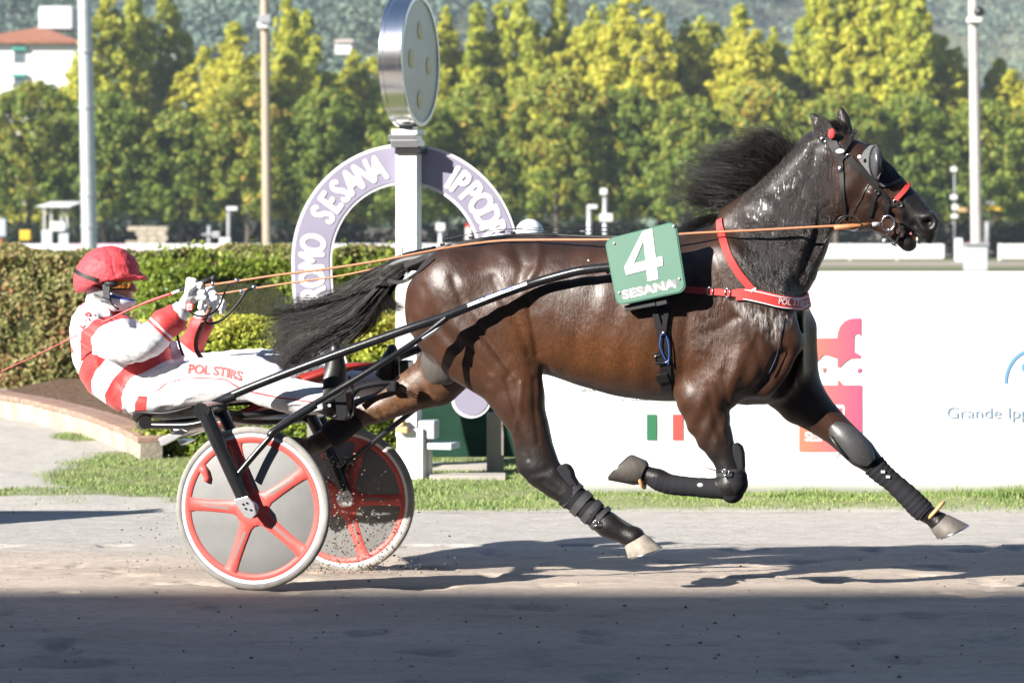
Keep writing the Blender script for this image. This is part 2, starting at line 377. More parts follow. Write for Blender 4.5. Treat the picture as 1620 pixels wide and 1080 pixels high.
# verge sheet up to the infield: grass strip, pale gravel on the left
KERB = [(-60,648), (0,660), (60,671), (130,689), (190,711), (222,727)]
kp = [G(x, y) for x, y in KERB]
xs = np.concatenate([np.linspace(-40,-7,12), np.linspace(-6.6,6.6,330), np.linspace(7,40,12)]); ys = np.linspace(14.9,30,300)
def vz(X, Y): return -.098+vnoise(X, Y, 3, 11, 4)*.03*sstep(14.9,15.3,Y)
me, X, Y = gridmesh('verge', xs, ys, vz)
def grassmask(x, D):
    px = CX+FPX*x/D; py = HY+FPX*(EYE+.1)/D; n = vnoise(x*.35, D*.8, 1.6, 21, 4)
    strip = sstep(812,800,py+n*14)*(1-sstep(771,766,py)*(px < 640))
    right = strip*(px > 560)
    left = (px <= 560)*np.maximum.reduce([sstep(1.05,.75,np.hypot((px-235)/165,(py-752)/36)+n*.6), sstep(1.05,.7,np.hypot((px-70)/34,(py-664)/8)+n*.7),
            sstep(1.05,.7,np.hypot((px-125)/50,(py-690)/9)+n*.9), sstep(1.0,.8,np.abs(py-779)/7+n*1.2)*.8*(px < 300), sstep(.1,.3,n)*.5*(py > 700), sstep(1.1,.8,np.hypot((px-420)/230,(py-760)/42)+n*.6)])
    return np.clip(right+left, 0, 1)
fattr(me, 'grass', grassmask(X.ravel(), Y.ravel())); vg = link('verge', me, M_verge, None, smooth=True); tag(vg, kind='structure')
def field_mat():
    m = bpy.data.materials.new('infield_turf'); N, L, b, tc, noise, ramp, mix, mt, bump, attr = node_tools(m)
    c = ramp(noise(3,(.2,1,1),7,.7), (.3,(.075,.095,.03)), (.7,(.15,.16,.065))); L.new(c, b.inputs['Base Color']); b.inputs['Roughness'].default_value = .95
    L.new(bump(noise(14,(1,1,1),6), .05), b.inputs['Normal']); return m
M_turf = field_mat(); M_fartrack = mat('far_sand', (.36,.31,.25), .95, .2, var=.25, vscale=.6, stretch=(.1,1,1), bump=.02, bscale=4)
me, X, Y = gridmesh('infield', np.linspace(-1500,1500,60), np.concatenate([np.linspace(29.9,118,40), np.linspace(120,2600,60)]), lambda X, Y: np.full_like(X, -.104)); tag(link('infield', me, M_turf), kind='structure')
me = npmesh('back_track', [(-200,118,-.1),(200,118,-.1),(200,139,-.1),(-200,139,-.1)], [(0,1,2,3)]); tag(link('back_track', me, M_fartrack), kind='structure')
# ------------------------------------------------------------------ grass blades (nobody could count them)
def leaf_mat(name, ramp_stops, rough=.55, trans=.42, noise_sc=None, sat=None):
    m = bpy.data.materials.new(name); N, L, b, tc, noise, ramp, mix, mt, bump, attr = node_tools(m)
    c = ramp(attr('tint'), *ramp_stops); L.new(c, b.inputs['Base Color']); b.inputs['Roughness'].default_value = rough; b.inputs['Specular IOR Level'].default_value = .25
    t = N.new('ShaderNodeBsdfTranslucent'); L.new(c, t.inputs[0]); ms = N.new('ShaderNodeMixShader'); ms.inputs[0].default_value = trans
    L.new(b.outputs[0], ms.inputs[1]); L.new(t.outputs[0], ms.inputs[2]); L.new(ms.outputs[0], N['Material Output'].inputs[0]); return m
M_blade = leaf_mat('grass_blade', [(0,(.12,.20,.05)), (.5,(.21,.29,.09)), (.85,(.32,.36,.15)), (1,(.46,.43,.24))], .6, .3)
def blades(name, x, y, z, hgt, wid, parent=None):
    n = len(x); a = RNG.random(n)*6.28; lean = RNG.random(n)*.7; la = RNG.random(n)*6.28
    dx, dy = np.cos(a)*wid, np.sin(a)*wid; lx, ly = np.cos(la)*lean*hgt, np.sin(la)*lean*hgt
    b = np.stack([x, y, z], 1); o = np.stack([dx, dy, np.zeros(n)], 1); mid = b+np.stack([lx*.3, ly*.3, hgt*.55], 1); tip = b+np.stack([lx, ly, hgt], 1)
    V = np.stack([b-o, b+o, mid+o*.6, mid-o*.6, tip], 1).reshape(-1,3); i = np.arange(n)[:,None]*5
    F = np.concatenate([i+np.array([[0,1,2,3]]), i+np.array([[3,2,4,4]])]); me = bpy.data.meshes.new(name)
    F1 = (i+np.array([[0,1,2]])); F2 = (i+np.array([[0,2,3]])); F3 = (i+np.array([[3,2,4]]))
    me = npmesh(name, V, np.concatenate([F1,F2,F3])); fattr(me, 'tint', np.repeat(np.clip(RNG.random(n)*.8+.25*(vnoise(x, y, 2.5, 4, 2)+.3), 0, 1), 5)); return link(name, me, M_blade, parent)
N_ = 230000; D = 14.8+RNG.random(N_)**1.0*8.5; x = (RNG.random(N_)*1700-40-CX)/FPX*D; gm = grassmask(x, D)
k = (RNG.random(N_) < gm*np.where(D < 16.6, .9, .75)*np.clip(.85+1.8*vnoise(x*.5, D, 2.6, 41, 3), .2, 1)); x, D = x[k], D[k]; print('blades', len(x))
h = (.008+.030*RNG.random(len(x))**1.6)*(.55+.9*np.clip(vnoise(x*.6, D, 1.8, 31, 3)+.45, 0, 1)); tag(blades('verge_grass', x, D, np.full(len(x), -.105), h, .0035+.002*RNG.random(len(x))), 'sparse green grass along the edge of the track', 'grass', kind='stuff')
# taller tufts against the foot of the banner
N_ = 9000; px_ = 850+RNG.random(N_)*800; D = 15.75+RNG.random(N_)*.2; x = (px_-CX)/FPX*D; h = (.02+.12*RNG.random(N_)**2.2)*np.clip(.3+2.4*(vnoise(x, D, 1.3, 77, 3)), .2, 1.4)
tag(blades('banner_grass', x, D, np.full(N_, -.105), h, np.full(N_, .004)), 'taller grass tufts at the foot of the white banner', 'grass', kind='stuff')
# clods thrown up on the sand
def clods(n, gen, name, label, cat):
    V0 = np.array([(1,0,0),(0,1,0),(-1,0,0),(0,-1,0),(0,0,1),(0,0,-1)], float); F0 = np.array([(0,1,4),(1,2,4),(2,3,4),(3,0,4),(1,0,5),(2,1,5),(3,2,5),(0,3,5)])
    c, s = gen(n); sc = s[:,None,None]*(.6+.8*RNG.random((n,6,1))); V = c[:,None,:]+V0[None]*sc*np.array([1.2,1,.8]); F = (np.arange(n)[:,None,None]*6+F0[None]).reshape(-1,3)
    o = link(name, npmesh(name, V.reshape(-1,3), F), M_clod); tag(o, label, cat, kind='stuff'); return o
M_clod = mat('damp_clod', (.30,.24,.19), .95, .1, var=.4, vscale=8)
def g1(n):
    D = 8+RNG.random(n)*5.4; x = (RNG.random(n)*1700-40-CX)/FPX*D; return np.stack([x, D, gz(D)+.004], 1), .0015+.006*RNG.random(n)**6
clods(1000, g1, 'sand_clods', 'small loose clods scattered over the track sand', 'sand')
def g2(n):
    t = RNG.random(n); px = 470+RNG.normal(0,62,n)+90*(1-t); py = 905-t**1.5*190; D = 12.0+RNG.normal(0,.25,n)
    px = np.where(RNG.random(n) < .35, 190+RNG.random(n)*420, px); return np.stack([(px-CX)/FPX*D, D, np.maximum(EYE-(py-HY)/FPX*D, gz(D)+.003)], 1), .0018+.005*RNG.random(n)**3
clods(2600, g2, 'thrown_sand', 'dark sand thrown up round the far wheel of the sulky', 'sand')
# ------------------------------------------------------------------ leafy masses
def leaf_cards(pos, nrm, size, tint):
    n = len(pos); r = RNG.normal(size=(n,3))*.7; N_ = nrm+r; N_ /= np.linalg.norm(N_, axis=1, keepdims=True)+1e-9
    T = np.cross(N_, RNG.normal(size=(n,3))); T /= np.linalg.norm(T, axis=1, keepdims=True)+1e-9; B = np.cross(N_, T); s = (size*(.6+.8*RNG.random(n)))[:,None]
    V = np.stack([pos-T*s, pos-B*s*.55+N_*s*.12, pos+T*s, pos+B*s*.55+N_*s*.12], 1).reshape(-1,3); F = np.arange(n*4).reshape(-1,4)
    return V, F, np.repeat(tint, 4)
def crown_mesh(name, clumps, per, size, tintf, up=.25):
    """clumps: list of (centre, radius)"""
    Ps, Ns, Ts = [], [], []
    for c, r in clumps:
        d = RNG.normal(size=(per,3)); d[:,2] += up; d /= np.linalg.norm(d, axis=1, keepdims=True); rr = r*(.55+.5*RNG.random(per)**.5)
        Ps.append(np.array(c)+d*rr[:,None]*np.array([1,1,.85])); Ns.append(d*1.5); Ts.append(np.clip(tintf(c)+RNG.normal(0,.13,per), 0, 1))
    V, F, T = leaf_cards(np.concatenate(Ps), np.concatenate(Ns), size, np.concatenate(Ts)); me = npmesh(name, V, F); fattr(me, 'tint', T); return me
M_bark = mat('bark', (.12,.10,.08), .9, .2, var=.4, vscale=4, bump=.03, bscale=8)
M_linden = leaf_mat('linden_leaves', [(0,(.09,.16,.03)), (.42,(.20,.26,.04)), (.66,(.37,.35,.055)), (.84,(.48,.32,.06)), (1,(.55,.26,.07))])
M_poplar = leaf_mat('poplar_leaves', [(0,(.18,.24,.035)), (.4,(.35,.39,.045)), (.75,(.54,.51,.06)), (1,(.66,.56,.09))])
def trunk_mb(h, r, limbs=4):
    mb = MB(); mb.tube([(0,0,-.1),(0,0,.4),(.03,.02,h*.5),(0,.05,h)], [r*1.35, r, r*.75, r*.35], 10)
    for i in range(limbs):
        a = i*2.4+RNG.random(); z0 = h*(.3+.14*i); e = Vector((math.cos(a), math.sin(a), 1.1))*h*.22; mb.tube([(0,0,z0), Vector((0,0,z0))+e*.5, Vector((0,0,z0))+e+Vector((0,0,.3))], [r*.4, r*.28, r*.1], 6)
    return mb
def make_linden(seed, H_, hw, base_t, orange):
    rg = np.random.default_rng(seed); cl = []
    for i in range(330):
        z = 2.5+(H_-2.65)*rg.random()**.85; f = 1-max(0, (z-(H_-2.0))/2.2)**1.7; low = min(1, .72+(z-1.7)*.2); a = rg.random()*6.28; rr = hw*f*low*(.35+.65*rg.random()**.5)
        cl.append(((math.cos(a)*rr, math.sin(a)*rr*.85, z), .27+.30*rg.random()))
    top = H_
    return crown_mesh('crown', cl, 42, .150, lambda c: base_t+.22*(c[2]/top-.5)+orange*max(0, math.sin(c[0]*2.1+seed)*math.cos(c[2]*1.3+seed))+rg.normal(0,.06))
def make_poplar(seed, H_, hw, base_t):
    rg = np.random.default_rng(seed); cl = []
    for i in range(400):
        u = rg.random()**.75; ld = i % 4; lx = (0, -.42, .45, .15)[ld]*hw; top_ = (1.0, .86, .8, .92)[ld]; z = 2.5+(H_-2.7)*u*top_; f = (1-u**3.2)*.75+.25*(1-u); a = rg.random()*6.28; rr = hw*(.85 if ld == 0 else .62)*f*(.3+.7*rg.random()**.5); cl.append(((lx*(.4+.6*u)+math.cos(a)*rr, math.sin(a)*rr*.8, z), (.27+.34*rg.random())*(1.1-.4*u)))
    return crown_mesh('crown', cl, 34, .185, lambda c: base_t+rg.normal(0,.08))
def tree(name, crown_me, mat_, trunk, x, y, sc, rz, label, cat, group):
    o = empty(name, (x, y, -.1), rz); o.scale = (sc[0], sc[0], sc[1]); tag(o, label, cat, group)
    link('trunk', trunk, None, o, True); c = bpy.data.objects.new('crown', crown_me); S.collection.objects.link(c); c.parent = o
    if not len(crown_me.materials): crown_me.materials.append(mat_)
    return o
t_l = trunk_mb(3.6, .2).build('trunk', M_bark); tl_me = t_l.data; bpy.data.objects.remove(t_l)
t_p = trunk_mb(9, .24, 5).build('trunk', M_bark); tp_me = t_p.data; bpy.data.objects.remove(t_p)
def tr_(me):
    return me
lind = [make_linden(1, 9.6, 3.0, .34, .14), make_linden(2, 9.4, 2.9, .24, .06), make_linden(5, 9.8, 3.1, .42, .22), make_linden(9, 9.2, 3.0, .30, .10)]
pops = [make_poplar(1, 16.5, 3.8, .55), make_poplar(4, 17.5, 3.0, .42), make_poplar(8, 15.5, 4.6, .66)]
FR = [(-70,0,'far left edge, reddish'), (45,0,''), (165,1,''), (285,3,''), (392,2,''), (515,1,''), (640,3,''), (762,0,''), (880,2,''), (985,1,''), (1090,3,''), (1205,2,''), (1322,0,''), (1440,1,''), (1560,3,''), (1680,0,'')]
LB = {0: 'olive green clipped tree with a few orange leaves', 1: 'dark green clipped tree', 2: 'tree with patches of orange autumn leaves', 3: 'mid green clipped tree'}
WH = ['standing out past the house', 'behind the small flat-roofed shelter', 'just right of the thick grey light mast', 'behind the hands of the driver', 'directly behind the brown pole', 'seen through the left of the horseshoe sign', 'behind the white finish post',
      'seen right of the round mirror', 'above the croup of the horse', 'behind the two small lamp posts', 'above the number cloth of the horse', 'behind the flying mane', 'behind the ears of the horse', 'in front of the nose of the horse', 'behind the pale right-hand pole', 'past the pale pole at the edge']
for i, (px, v, _) in enumerate(FR):
    Dt = 152+RNG.normal(0,1.0); x = (px-CX)/FPX*Dt
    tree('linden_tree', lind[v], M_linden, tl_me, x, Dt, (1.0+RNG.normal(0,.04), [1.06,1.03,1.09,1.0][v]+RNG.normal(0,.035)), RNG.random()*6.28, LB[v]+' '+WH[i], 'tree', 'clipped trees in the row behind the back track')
BK = [(85,1,.66), (170,0,1.08), (212,1,1.12), (262,1,1.1), (325,2,.95), (370,2,.98), (455,0,1.08), (485,1,1.0), (590,2,.9), (705,0,1.05), (755,1,1.0), (812,1,1.12), (850,0,.98), (885,1,1.06), (940,0,1.05), (1000,2,1.18), (1085,0,.97), (1130,2,1.03), (1170,2,1.08), (1225,0,.96),
      (1300,1,1.12), (1335,0,1.22), (1395,0,1.2), (1440,1,1.16), (1490,2,.98), (1600,2,.82), (1650,0,.9), (520,2,.8), (650,0,.95), (30,2,.6), (1540,2,.72), (130,2,.92), (410,2,.9), (560,0,.86), (780,2,1.0), (915,2,1.02), (970,1,1.0), (1045,2,.92), (1110,0,1.0), (1195,2,1.0), (1260,2,.84), (1365,2,1.2), (1465,2,1.08), (1515,0,.86), (1580,1,.78)]
for i, (px, v, s) in enumerate(BK):
    Dt = 176+RNG.normal(0,3.5); x = (px-CX)/FPX*Dt
    tree('poplar_tree', pops[v], M_poplar, tp_me, x, Dt, (.9+.2*RNG.random(), s), RNG.random()*6.28, ['tall yellowish poplar', 'slim green pointed poplar', 'broad golden poplar'][v]+' rising behind the clipped row, number %s from the left' % ['one','two','three','four','five','six','seven','eight','nine','ten','eleven','twelve','thirteen','fourteen','fifteen','sixteen','seventeen','eighteen','nineteen','twenty','twenty-one','twenty-two','twenty-three','twenty-four','twenty-five','twenty-six','twenty-seven','twenty-eight','twenty-nine','thirty','thirty-one','thirty-two','thirty-three','thirty-four','thirty-five','thirty-six','thirty-seven','thirty-eight','thirty-nine','forty','forty-one','forty-two','forty-three','forty-four','forty-five'][sorted(range(len(BK)), key=lambda q: BK[q][0]).index(i)], 'tree', 'poplars behind the clipped trees')
# undergrowth under the row, dark stone wall behind
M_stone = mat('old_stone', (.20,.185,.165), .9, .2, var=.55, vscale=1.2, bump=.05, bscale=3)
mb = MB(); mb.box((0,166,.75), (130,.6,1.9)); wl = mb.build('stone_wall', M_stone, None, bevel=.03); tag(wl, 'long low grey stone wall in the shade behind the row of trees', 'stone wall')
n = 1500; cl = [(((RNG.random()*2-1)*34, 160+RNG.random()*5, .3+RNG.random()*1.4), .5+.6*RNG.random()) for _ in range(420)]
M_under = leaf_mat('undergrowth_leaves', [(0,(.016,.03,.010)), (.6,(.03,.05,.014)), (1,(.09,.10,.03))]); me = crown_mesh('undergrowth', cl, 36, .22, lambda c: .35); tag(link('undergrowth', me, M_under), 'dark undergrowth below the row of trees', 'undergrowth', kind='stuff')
# ------------------------------------------------------------------ wooded hills
def hillz(X, Y):
    st = 250+np.clip((X+30)*1.4, 0, 190); return np.maximum(0, (Y-st))*(.20+.0007*(st-250))+vnoise(X, Y, .012, 51, 4)*26*sstep(260,420,Y)+ -.2
me, X, Y = gridmesh('hills', np.linspace(-420,420,85), np.linspace(245,760,90), hillz); M_hill = mat('hill_scrub', (.15,.16,.10), .95, .1, var=.35, vscale=.05); tag(link('hills', me, M_hill, None, True), kind='structure')
cl = []
for i in range(2600):
    Dh = 255+RNG.random()**1.1*470; x = (RNG.random()*1.15-.575)*.42*Dh; z = float(hillz(np.array([[x]]), np.array([[Dh]]))[0,0]); 
    if z < .5 and RNG.random() < .6: continue
    r = 1.9+2.6*RNG.random(); cl.append(((x, Dh, z+r*.5), r))
M_forest = leaf_mat('hill_leaves', [(0,(.07,.11,.09)), (.5,(.12,.17,.13)), (.8,(.17,.22,.14)), (1,(.22,.25,.17))], .8, .2)  # paler, bluer leaf tones: distance haze mixed into the colour
tn = {}
me = crown_mesh('hill_forest', cl, 64, .62, lambda c: .45+.55*float(mnoise.noise(Vector((c[0]*.03, c[1]*.02, 0))))+RNG.normal(0,.12), up=.6); tag(link('hill_forest', me, M_forest), 'dense woods covering the hillside behind the poplars', 'forest', kind='stuff')
# ------------------------------------------------------------------ hedges
M_hedge = leaf_mat('hedge_leaves', [(0,(.09,.11,.035)), (.35,(.18,.20,.06)), (.6,(.26,.24,.09)), (.82,(.32,.19,.09)), (1,(.40,.15,.08))], .5, .25)
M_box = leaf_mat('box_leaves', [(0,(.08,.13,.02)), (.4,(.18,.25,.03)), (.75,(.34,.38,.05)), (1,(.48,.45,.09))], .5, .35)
M_twig = mat('dark_twigs', (.05,.055,.025), .95, .1, var=.4, vscale=20, bump=.03, bscale=40)
def hedge(name, label, x0, x1, y0, y1, z1, dens, size, m, tint, top_extra=0, seedz=0):
    o = empty(name, ((x0+x1)/2, (y0+y1)/2, -.1)); tag(o, label, 'hedge'); cx, cy = (x0+x1)/2, (y0+y1)/2
    mb = MB(); nx = int((x1-x0)/.25); pts = []
    mb.box((0,0,(z1+.1)/2-.08), (x1-x0-.16, y1-y0-.16, z1-.05)); mb.build('branches', M_twig, o)
    A = (x1-x0)*(z1+.1); n1 = int(A*dens); u = RNG.random(n1)*(x1-x0)+x0; v = RNG.random(n1)*(z1+.08); d = vnoise(u, v*.7, 1.7, 5+seedz, 5)*.62-.05; P1 = np.stack([u, y0+np.abs(RNG.normal(0,.05,n1))-d, v-.1], 1); N1 = np.tile([0,-1,.35], (n1,1))
    n2 = int((x1-x0)*(y1-y0)*dens*1.0); u2 = RNG.random(n2)*(x1-x0)+x0; w2 = RNG.random(n2)*(y1-y0)+y0; d2 = vnoise(u2, w2, 1.5, 15+seedz, 5)*.34
    P2 = np.stack([u2, w2, z1+d2-np.abs(RNG.normal(0,.05,n2))], 1); N2 = np.tile([0,-.2,1], (n2,1))
    n3 = int((y1-y0)*(z1+.1)*dens); P3 = np.stack([np.where(RNG.random(n3) < .5, x0, x1)+RNG.normal(0,.04,n3), y0+RNG.random(n3)*(y1-y0), RNG.random(n3)*(z1+.1)-.1], 1); N3 = np.tile([0,0,.4], (n3,1))
    Pp = np.concatenate([P1,P2,P3]); Nn = np.concatenate([N1,N2,N3]); 
    T = tint(Pp)+RNG.normal(0,.12,len(Pp))
    if top_extra:
        nb = top_extra; bx = RNG.random(nb)*(x1-x0)+x0; hh = .08+.25*RNG.random(nb)**2; q = 14; t = RNG.random((nb,q)); 
        Pe = np.stack([(bx[:,None]+RNG.normal(0,.02,(nb,q))), np.full((nb,q), y0+.2)+RNG.normal(0,.1,(nb,q)), z1+t*hh[:,None]], -1).reshape(-1,3); Pp = np.concatenate([Pp, Pe]); Nn = np.concatenate([Nn, RNG.normal(size=(len(Pe),3))]); T = np.concatenate([T, .45+RNG.normal(0,.1,len(Pe))])
    V, F, T = leaf_cards(Pp-np.array([cx, cy, -.1]), Nn, size, np.clip(T,0,1)); me = npmesh('leaves', V, F); fattr(me, 'tint', T); link('leaves', me, m, o); return o
xl = (-900-CX)/FPX*26.6; xr = (720-CX)/FPX*26.6
hedge('hedge', 'tall brownish green hedge behind the driver, red tips in its leaves', xl, xr, 26.6, 28.4, 1.30, 4200, .028, M_hedge, lambda p: .46+.95*np.clip(vnoise(p[:,0], p[:,2]*1.6, 1.1, 61, 4)+.06, -.4, .5))
def sprigs(): pass
xl = (215-CX)/FPX*25.2; xr = (720-CX)/FPX*25.2
hedge('hedge', 'bright leafy green hedge top showing behind the hands of the driver', xl, xr, 25.4, 26.4, 1.18, 3600, .026, M_box, lambda p: .30+.2*vnoise(p[:,0], p[:,2], 1.5, 62, 3)*2, top_extra=90, seedz=3)
xl = (226-CX)/FPX*18.5; xr = (640-CX)/FPX*18.5
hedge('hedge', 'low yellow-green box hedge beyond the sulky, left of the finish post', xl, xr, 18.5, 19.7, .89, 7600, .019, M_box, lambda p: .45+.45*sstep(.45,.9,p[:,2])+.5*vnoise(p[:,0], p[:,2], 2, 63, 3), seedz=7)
# earth strip behind the kerb
kq = [p+Vector((.25,1.6,0)) for p in kp]
M_soil = mat('planting_soil', (.19,.125,.085), .95, .1, var=.5, vscale=7, bump=.03, bscale=25)
V = [(p.x, p.y+.1, .0) for p in kp]+[(p.x+.9, p.y+8, .02) for p in kp]; n = len(kp)
me = npmesh('planting_bed', V, [(i, i+1, n+i+1, n+i) for i in range(n-1)]); tag(link('planting_bed', me, M_soil), kind='structure')
# kerb wall: pale rendered wall with terracotta coping bricks
M_render = mat('cream_render', (.42,.37,.30), .9, .2, var=.35, vscale=3, bump=.006, bscale=40)
M_terra = mat('terracotta', (.46,.19,.12), .85, .2, var=.3, vscale=6, bump=.004, bscale=70)
path = catmull([Vector((p.x, p.y, 0)) for p in kp], 10)
kw = empty('kerb_wall', (path[0].x, path[0].y, -.1)); tag(kw, 'low curved cream garden wall with terracotta coping at the left', 'garden wall')
mb = MB(); th = .16
for i in range(len(path)-1):
    a, b = path[i], path[i+1]; t = (b-a).normalized(); nn = Vector((-t.y, t.x, 0))
    if nn.y < 0: nn = -nn
    fa = i/(len(path)-1); ha = lambda f: .17-.05*f
    b0 = len(mb.v); mb.v += [tuple(a+Vector((0,0,-.2))), tuple(b+Vector((0,0,-.2))), tuple(b+Vector((0,0,ha(fa)-.1))), tuple(a+Vector((0,0,ha(fa)-.1))), tuple(a+nn*th+Vector((0,0,-.2))), tuple(b+nn*th+Vector((0,0,-.2))), tuple(b+nn*th+Vector((0,0,ha(fa)-.1))), tuple(a+nn*th+Vector((0,0,ha(fa)-.1)))]
    mb.f += [tuple(b0+j for j in q) for q in ((0,1,2,3),(3,2,6,7),(7,6,5,4))]
b0 = len(mb.v); mb.f += [(b0-8+1, b0-8+5, b0-8+6, b0-8+2)]
w_ = mb.build('wall', M_render, kw); w_.location = -Vector(kw.location)
# coping tiles one by one
L_ = [0.0]
for i in range(len(path)-1): L_.append(L_[-1]+(path[i+1]-path[i]).length)
tot = L_[-1]; step = .27; q = 0.0; Mt = [mat('terracotta_brick', c, .85, .2, var=.35, vscale=9, bump=.004, bscale=70) for c in ((.38,.245,.19),(.35,.225,.17),(.41,.27,.21))]
brick = MB().box((0,0,0), (step-.012,.24,.042)).build('coping_brick', Mt[0], None, bevel=.006); bmes = [brick.data]
for m_ in Mt[1:]: c = brick.data.copy(); c.materials.clear(); c.materials.append(m_); bmes.append(c)
bpy.data.objects.remove(brick)
while q < tot-step/2:
    mid = q+step/2; j = max(i for i in range(len(L_)) if L_[i] <= mid); j = min(j, len(path)-2); f = (mid-L_[j])/(L_[j+1]-L_[j]); p = path[j].lerp(path[j+1], f); t = (path[j+1]-path[j]).normalized(); nn = Vector((-t.y, t.x, 0)); nn = nn if nn.y > 0 else -nn
    o = bpy.data.objects.new('coping_brick', random.choice(bmes)); S.collection.objects.link(o); o.parent = kw; o.location = p+nn*.10+Vector((0,0,.17-.05*mid/tot-.1+.022+random.uniform(-.003,.003)))-Vector(kw.location); o.rotation_euler = (0,0,math.atan2(t.y,t.x)+random.uniform(-.02,.02)); q += step
# ------------------------------------------------------------------ grandstand behind the camera, whose roof shades the near track
M_conc = mat('concrete', (.42,.41,.39), .85, .3, var=.2, vscale=1.5, bump=.004, bscale=30)
YB = -8.0; HB = (10.98-YB)/1.2
gs = empty('grandstand', (-25, YB-8, 0)); tag(gs, 'tall concrete grandstand with a flat cantilever roof behind the track', 'grandstand')
MB().box((0,.0,HB-.25), (120,16,.5)).build('roof', M_conc, gs)
MB().box((0,-7.7,HB/2-.25), (120,.4,HB-.5)).build('back_wall', M_conc, gs)
mb = MB(); 
for i in range(12): mb.box((0,5.5-i*1.0,.35+i*.45), (118,1.0,.9+i*.02))
mb.build('terrace', M_conc, gs)
MB().box((0,7.0,HB-3.2), (118,.2,5.4)).build('upper_front', mat('grey_cladding', (.35,.37,.40), .6, .4, var=.1), gs)
col = MB().box((0,0,0), (.5,.5,HB-.5)).build('column', M_conc, gs); col.location = (-57,6.6,HB/2-.25)
for i in range(1,13): c = col.copy(); S.collection.objects.link(c); c.parent = gs; c.location = (-57+9.5*i,6.6,HB/2-.25)
# ------------------------------------------------------------------ far fence of white boards
M_board = mat('white_board', (.80,.80,.80), .5, .4, var=.06, vscale=.5); M_pink = mat('pale_pink_board', (.72,.52,.60), .5, .4)
DF = 140.0
def fence(px0, px1, label, step=2.6):
    x0, x1 = (px0-CX)/FPX*DF, (px1-CX)/FPX*DF; fr = empty('board_fence', ((x0+x1)/2, DF, -.1)); tag(fr, label, 'fence'); n = max(1, round((x1-x0)/step)); w = (x1-x0)/n
    b = MB().box((0,0,0), (w-.03,.05,.80)).build('board', M_board, fr, bevel=.01); p = MB().box((0,0,0), (.09,.09,.95)).build('post', M_board, fr)
    for i in range(n):
        c = b if i == 0 else b.copy(); 
        if i: S.collection.objects.link(c); c.parent = fr
        c.location = (x0+w*(i+.5)-(x0+x1)/2, 0, .52)
        c = p if i == 0 else p.copy()
        if i: S.collection.objects.link(c); c.parent = fr
        c.location = (x0+w*i-(x0+x1)/2, .08, .47)
    return fr
fence(-150, 1494, 'long white board fence along the back of the far track'); fence(1581, 1760, 'short end of white board fence right of the grey cabinet')
x0 = (108-CX)/FPX*138; x1 = (236-CX)/FPX*138
tag(MB().box(((x0+x1)/2, 138, .42), (x1-x0,.06,.82)).build('advertising_board', M_pink, None, bevel=.01), 'pale pink advertising board in front of the far white fence', 'advertising board')
def at(px, py, D): return P(px, py, D)
def boxpx(mb, x0, y0, x1, y1, D, dep):
    a, b = P(x0, y1, D), P(x1, y0, D); mb.box(((a.x+b.x)/2, D+dep/2, (a.z+b.z)/2), (abs(b.x-a.x), dep, abs(b.z-a.z))); return mb
M_gal = mat('galvanised_steel', (.55,.57,.58), .45, .5, metal=.35, var=.15, vscale=3); M_grey = mat('grey_paint', (.30,.31,.32), .55, .4); M_yel = mat('yellow_paint', (.75,.48,.03), .5, .4); M_red = mat('red_paint', (.55,.05,.04), .5, .4)
M_pole = mat('weathered_wood_pole', (.45,.36,.27), .8, .2, var=.2, vscale=4, stretch=(1,1,.1))
tag(boxpx(MB(), 1512, 377, 1523, 418, 137, .3).build('gate_post', M_board, None, bevel=.02), 'white gate post left of the grey cabinet', 'post')
cb = empty('cabinet', P(1545, 428, 106)); tag(cb, 'pale grey cabinet standing on the infield right of the muzzle', 'cabinet')
o = boxpx(MB(), 1528, 388, 1562, 428, 106, .5).build('body', mat('pale_grey_metal', (.55,.57,.60), .5, .4, var=.08), cb, bevel=.01); o.location = -Vector(cb.location)
o = boxpx(MB(), 1525, 384, 1565, 388, 105.9, .7).build('lid', M_grey, cb); o.location = -Vector(cb.location)
# masts and poles
def mast(name, label, px_b, px_t, py_t, D, r0, r1, m, extra=None, cat='pole', rings=()):
    b = P(px_b, 400, D); b.z = -.1; t = P(px_t, py_t, D); o = empty(name, b); tag(o, label, cat)
    MB().tube([Vector((0,0,0)), (t-b)*.5, t-b], [r0, (r0+r1)/2, r1], 20).build('shaft', m, o, autos=.6)
    for py in rings:
        c = P(px_b+(px_t-px_b)*(400-py)/(400-py_t), py, D)-b; MB().tube([c-Vector((0,0,.05)), c+Vector((0,0,.05))], r0*1.12, 20).build('collar', m, o, autos=.6)
    return o, b
mast('light_mast', 'thick pale grey steel mast behind the helmet of the driver', 142.5, 132.5, -60, 100, .31, .26, M_gal, rings=(358, 308, 170, 82))
o, b = mast('floodlight_pole', 'brown pole with a small floodlight left of the horseshoe sign', 423, 418, -60, 146, .27, .22, M_pole)
def lamp_on(o, b, px, py, D):
    q = empty_ = None
    hgt = MB().box(P(px, py, D-.5)-b, (.7,.6,.5)); hgt.build('floodlight', M_grey, o, bevel=.06)
    MB().box(P(px-4, py+9, D-.4)-b, (.6,.5,.35)).build('bracket', M_white, o, bevel=.03)
lamp_on(o, b, 420, 31, 146)
o, b = mast('camera_pole', 'pale pole with a dark camera near its top, right of the horse', 1545.5, 1539, -60, 130, .29, .25, mat('pale_pole_paint', (.50,.47,.43), .6, .3, var=.2, vscale=3))
MB().ball(P(1549,19,129.5)-b, .28, 16).build('camera_dome', M_black, o, smooth=True); MB().box(P(1541,32,129.6)-b, (.7,.5,.25)).build('bracket', M_white, o, bevel=.03)
mast('distant_mast', 'thin grey mast top above the tall green poplars', 1367, 1367, -60, 200, .25, .22, M_gal)
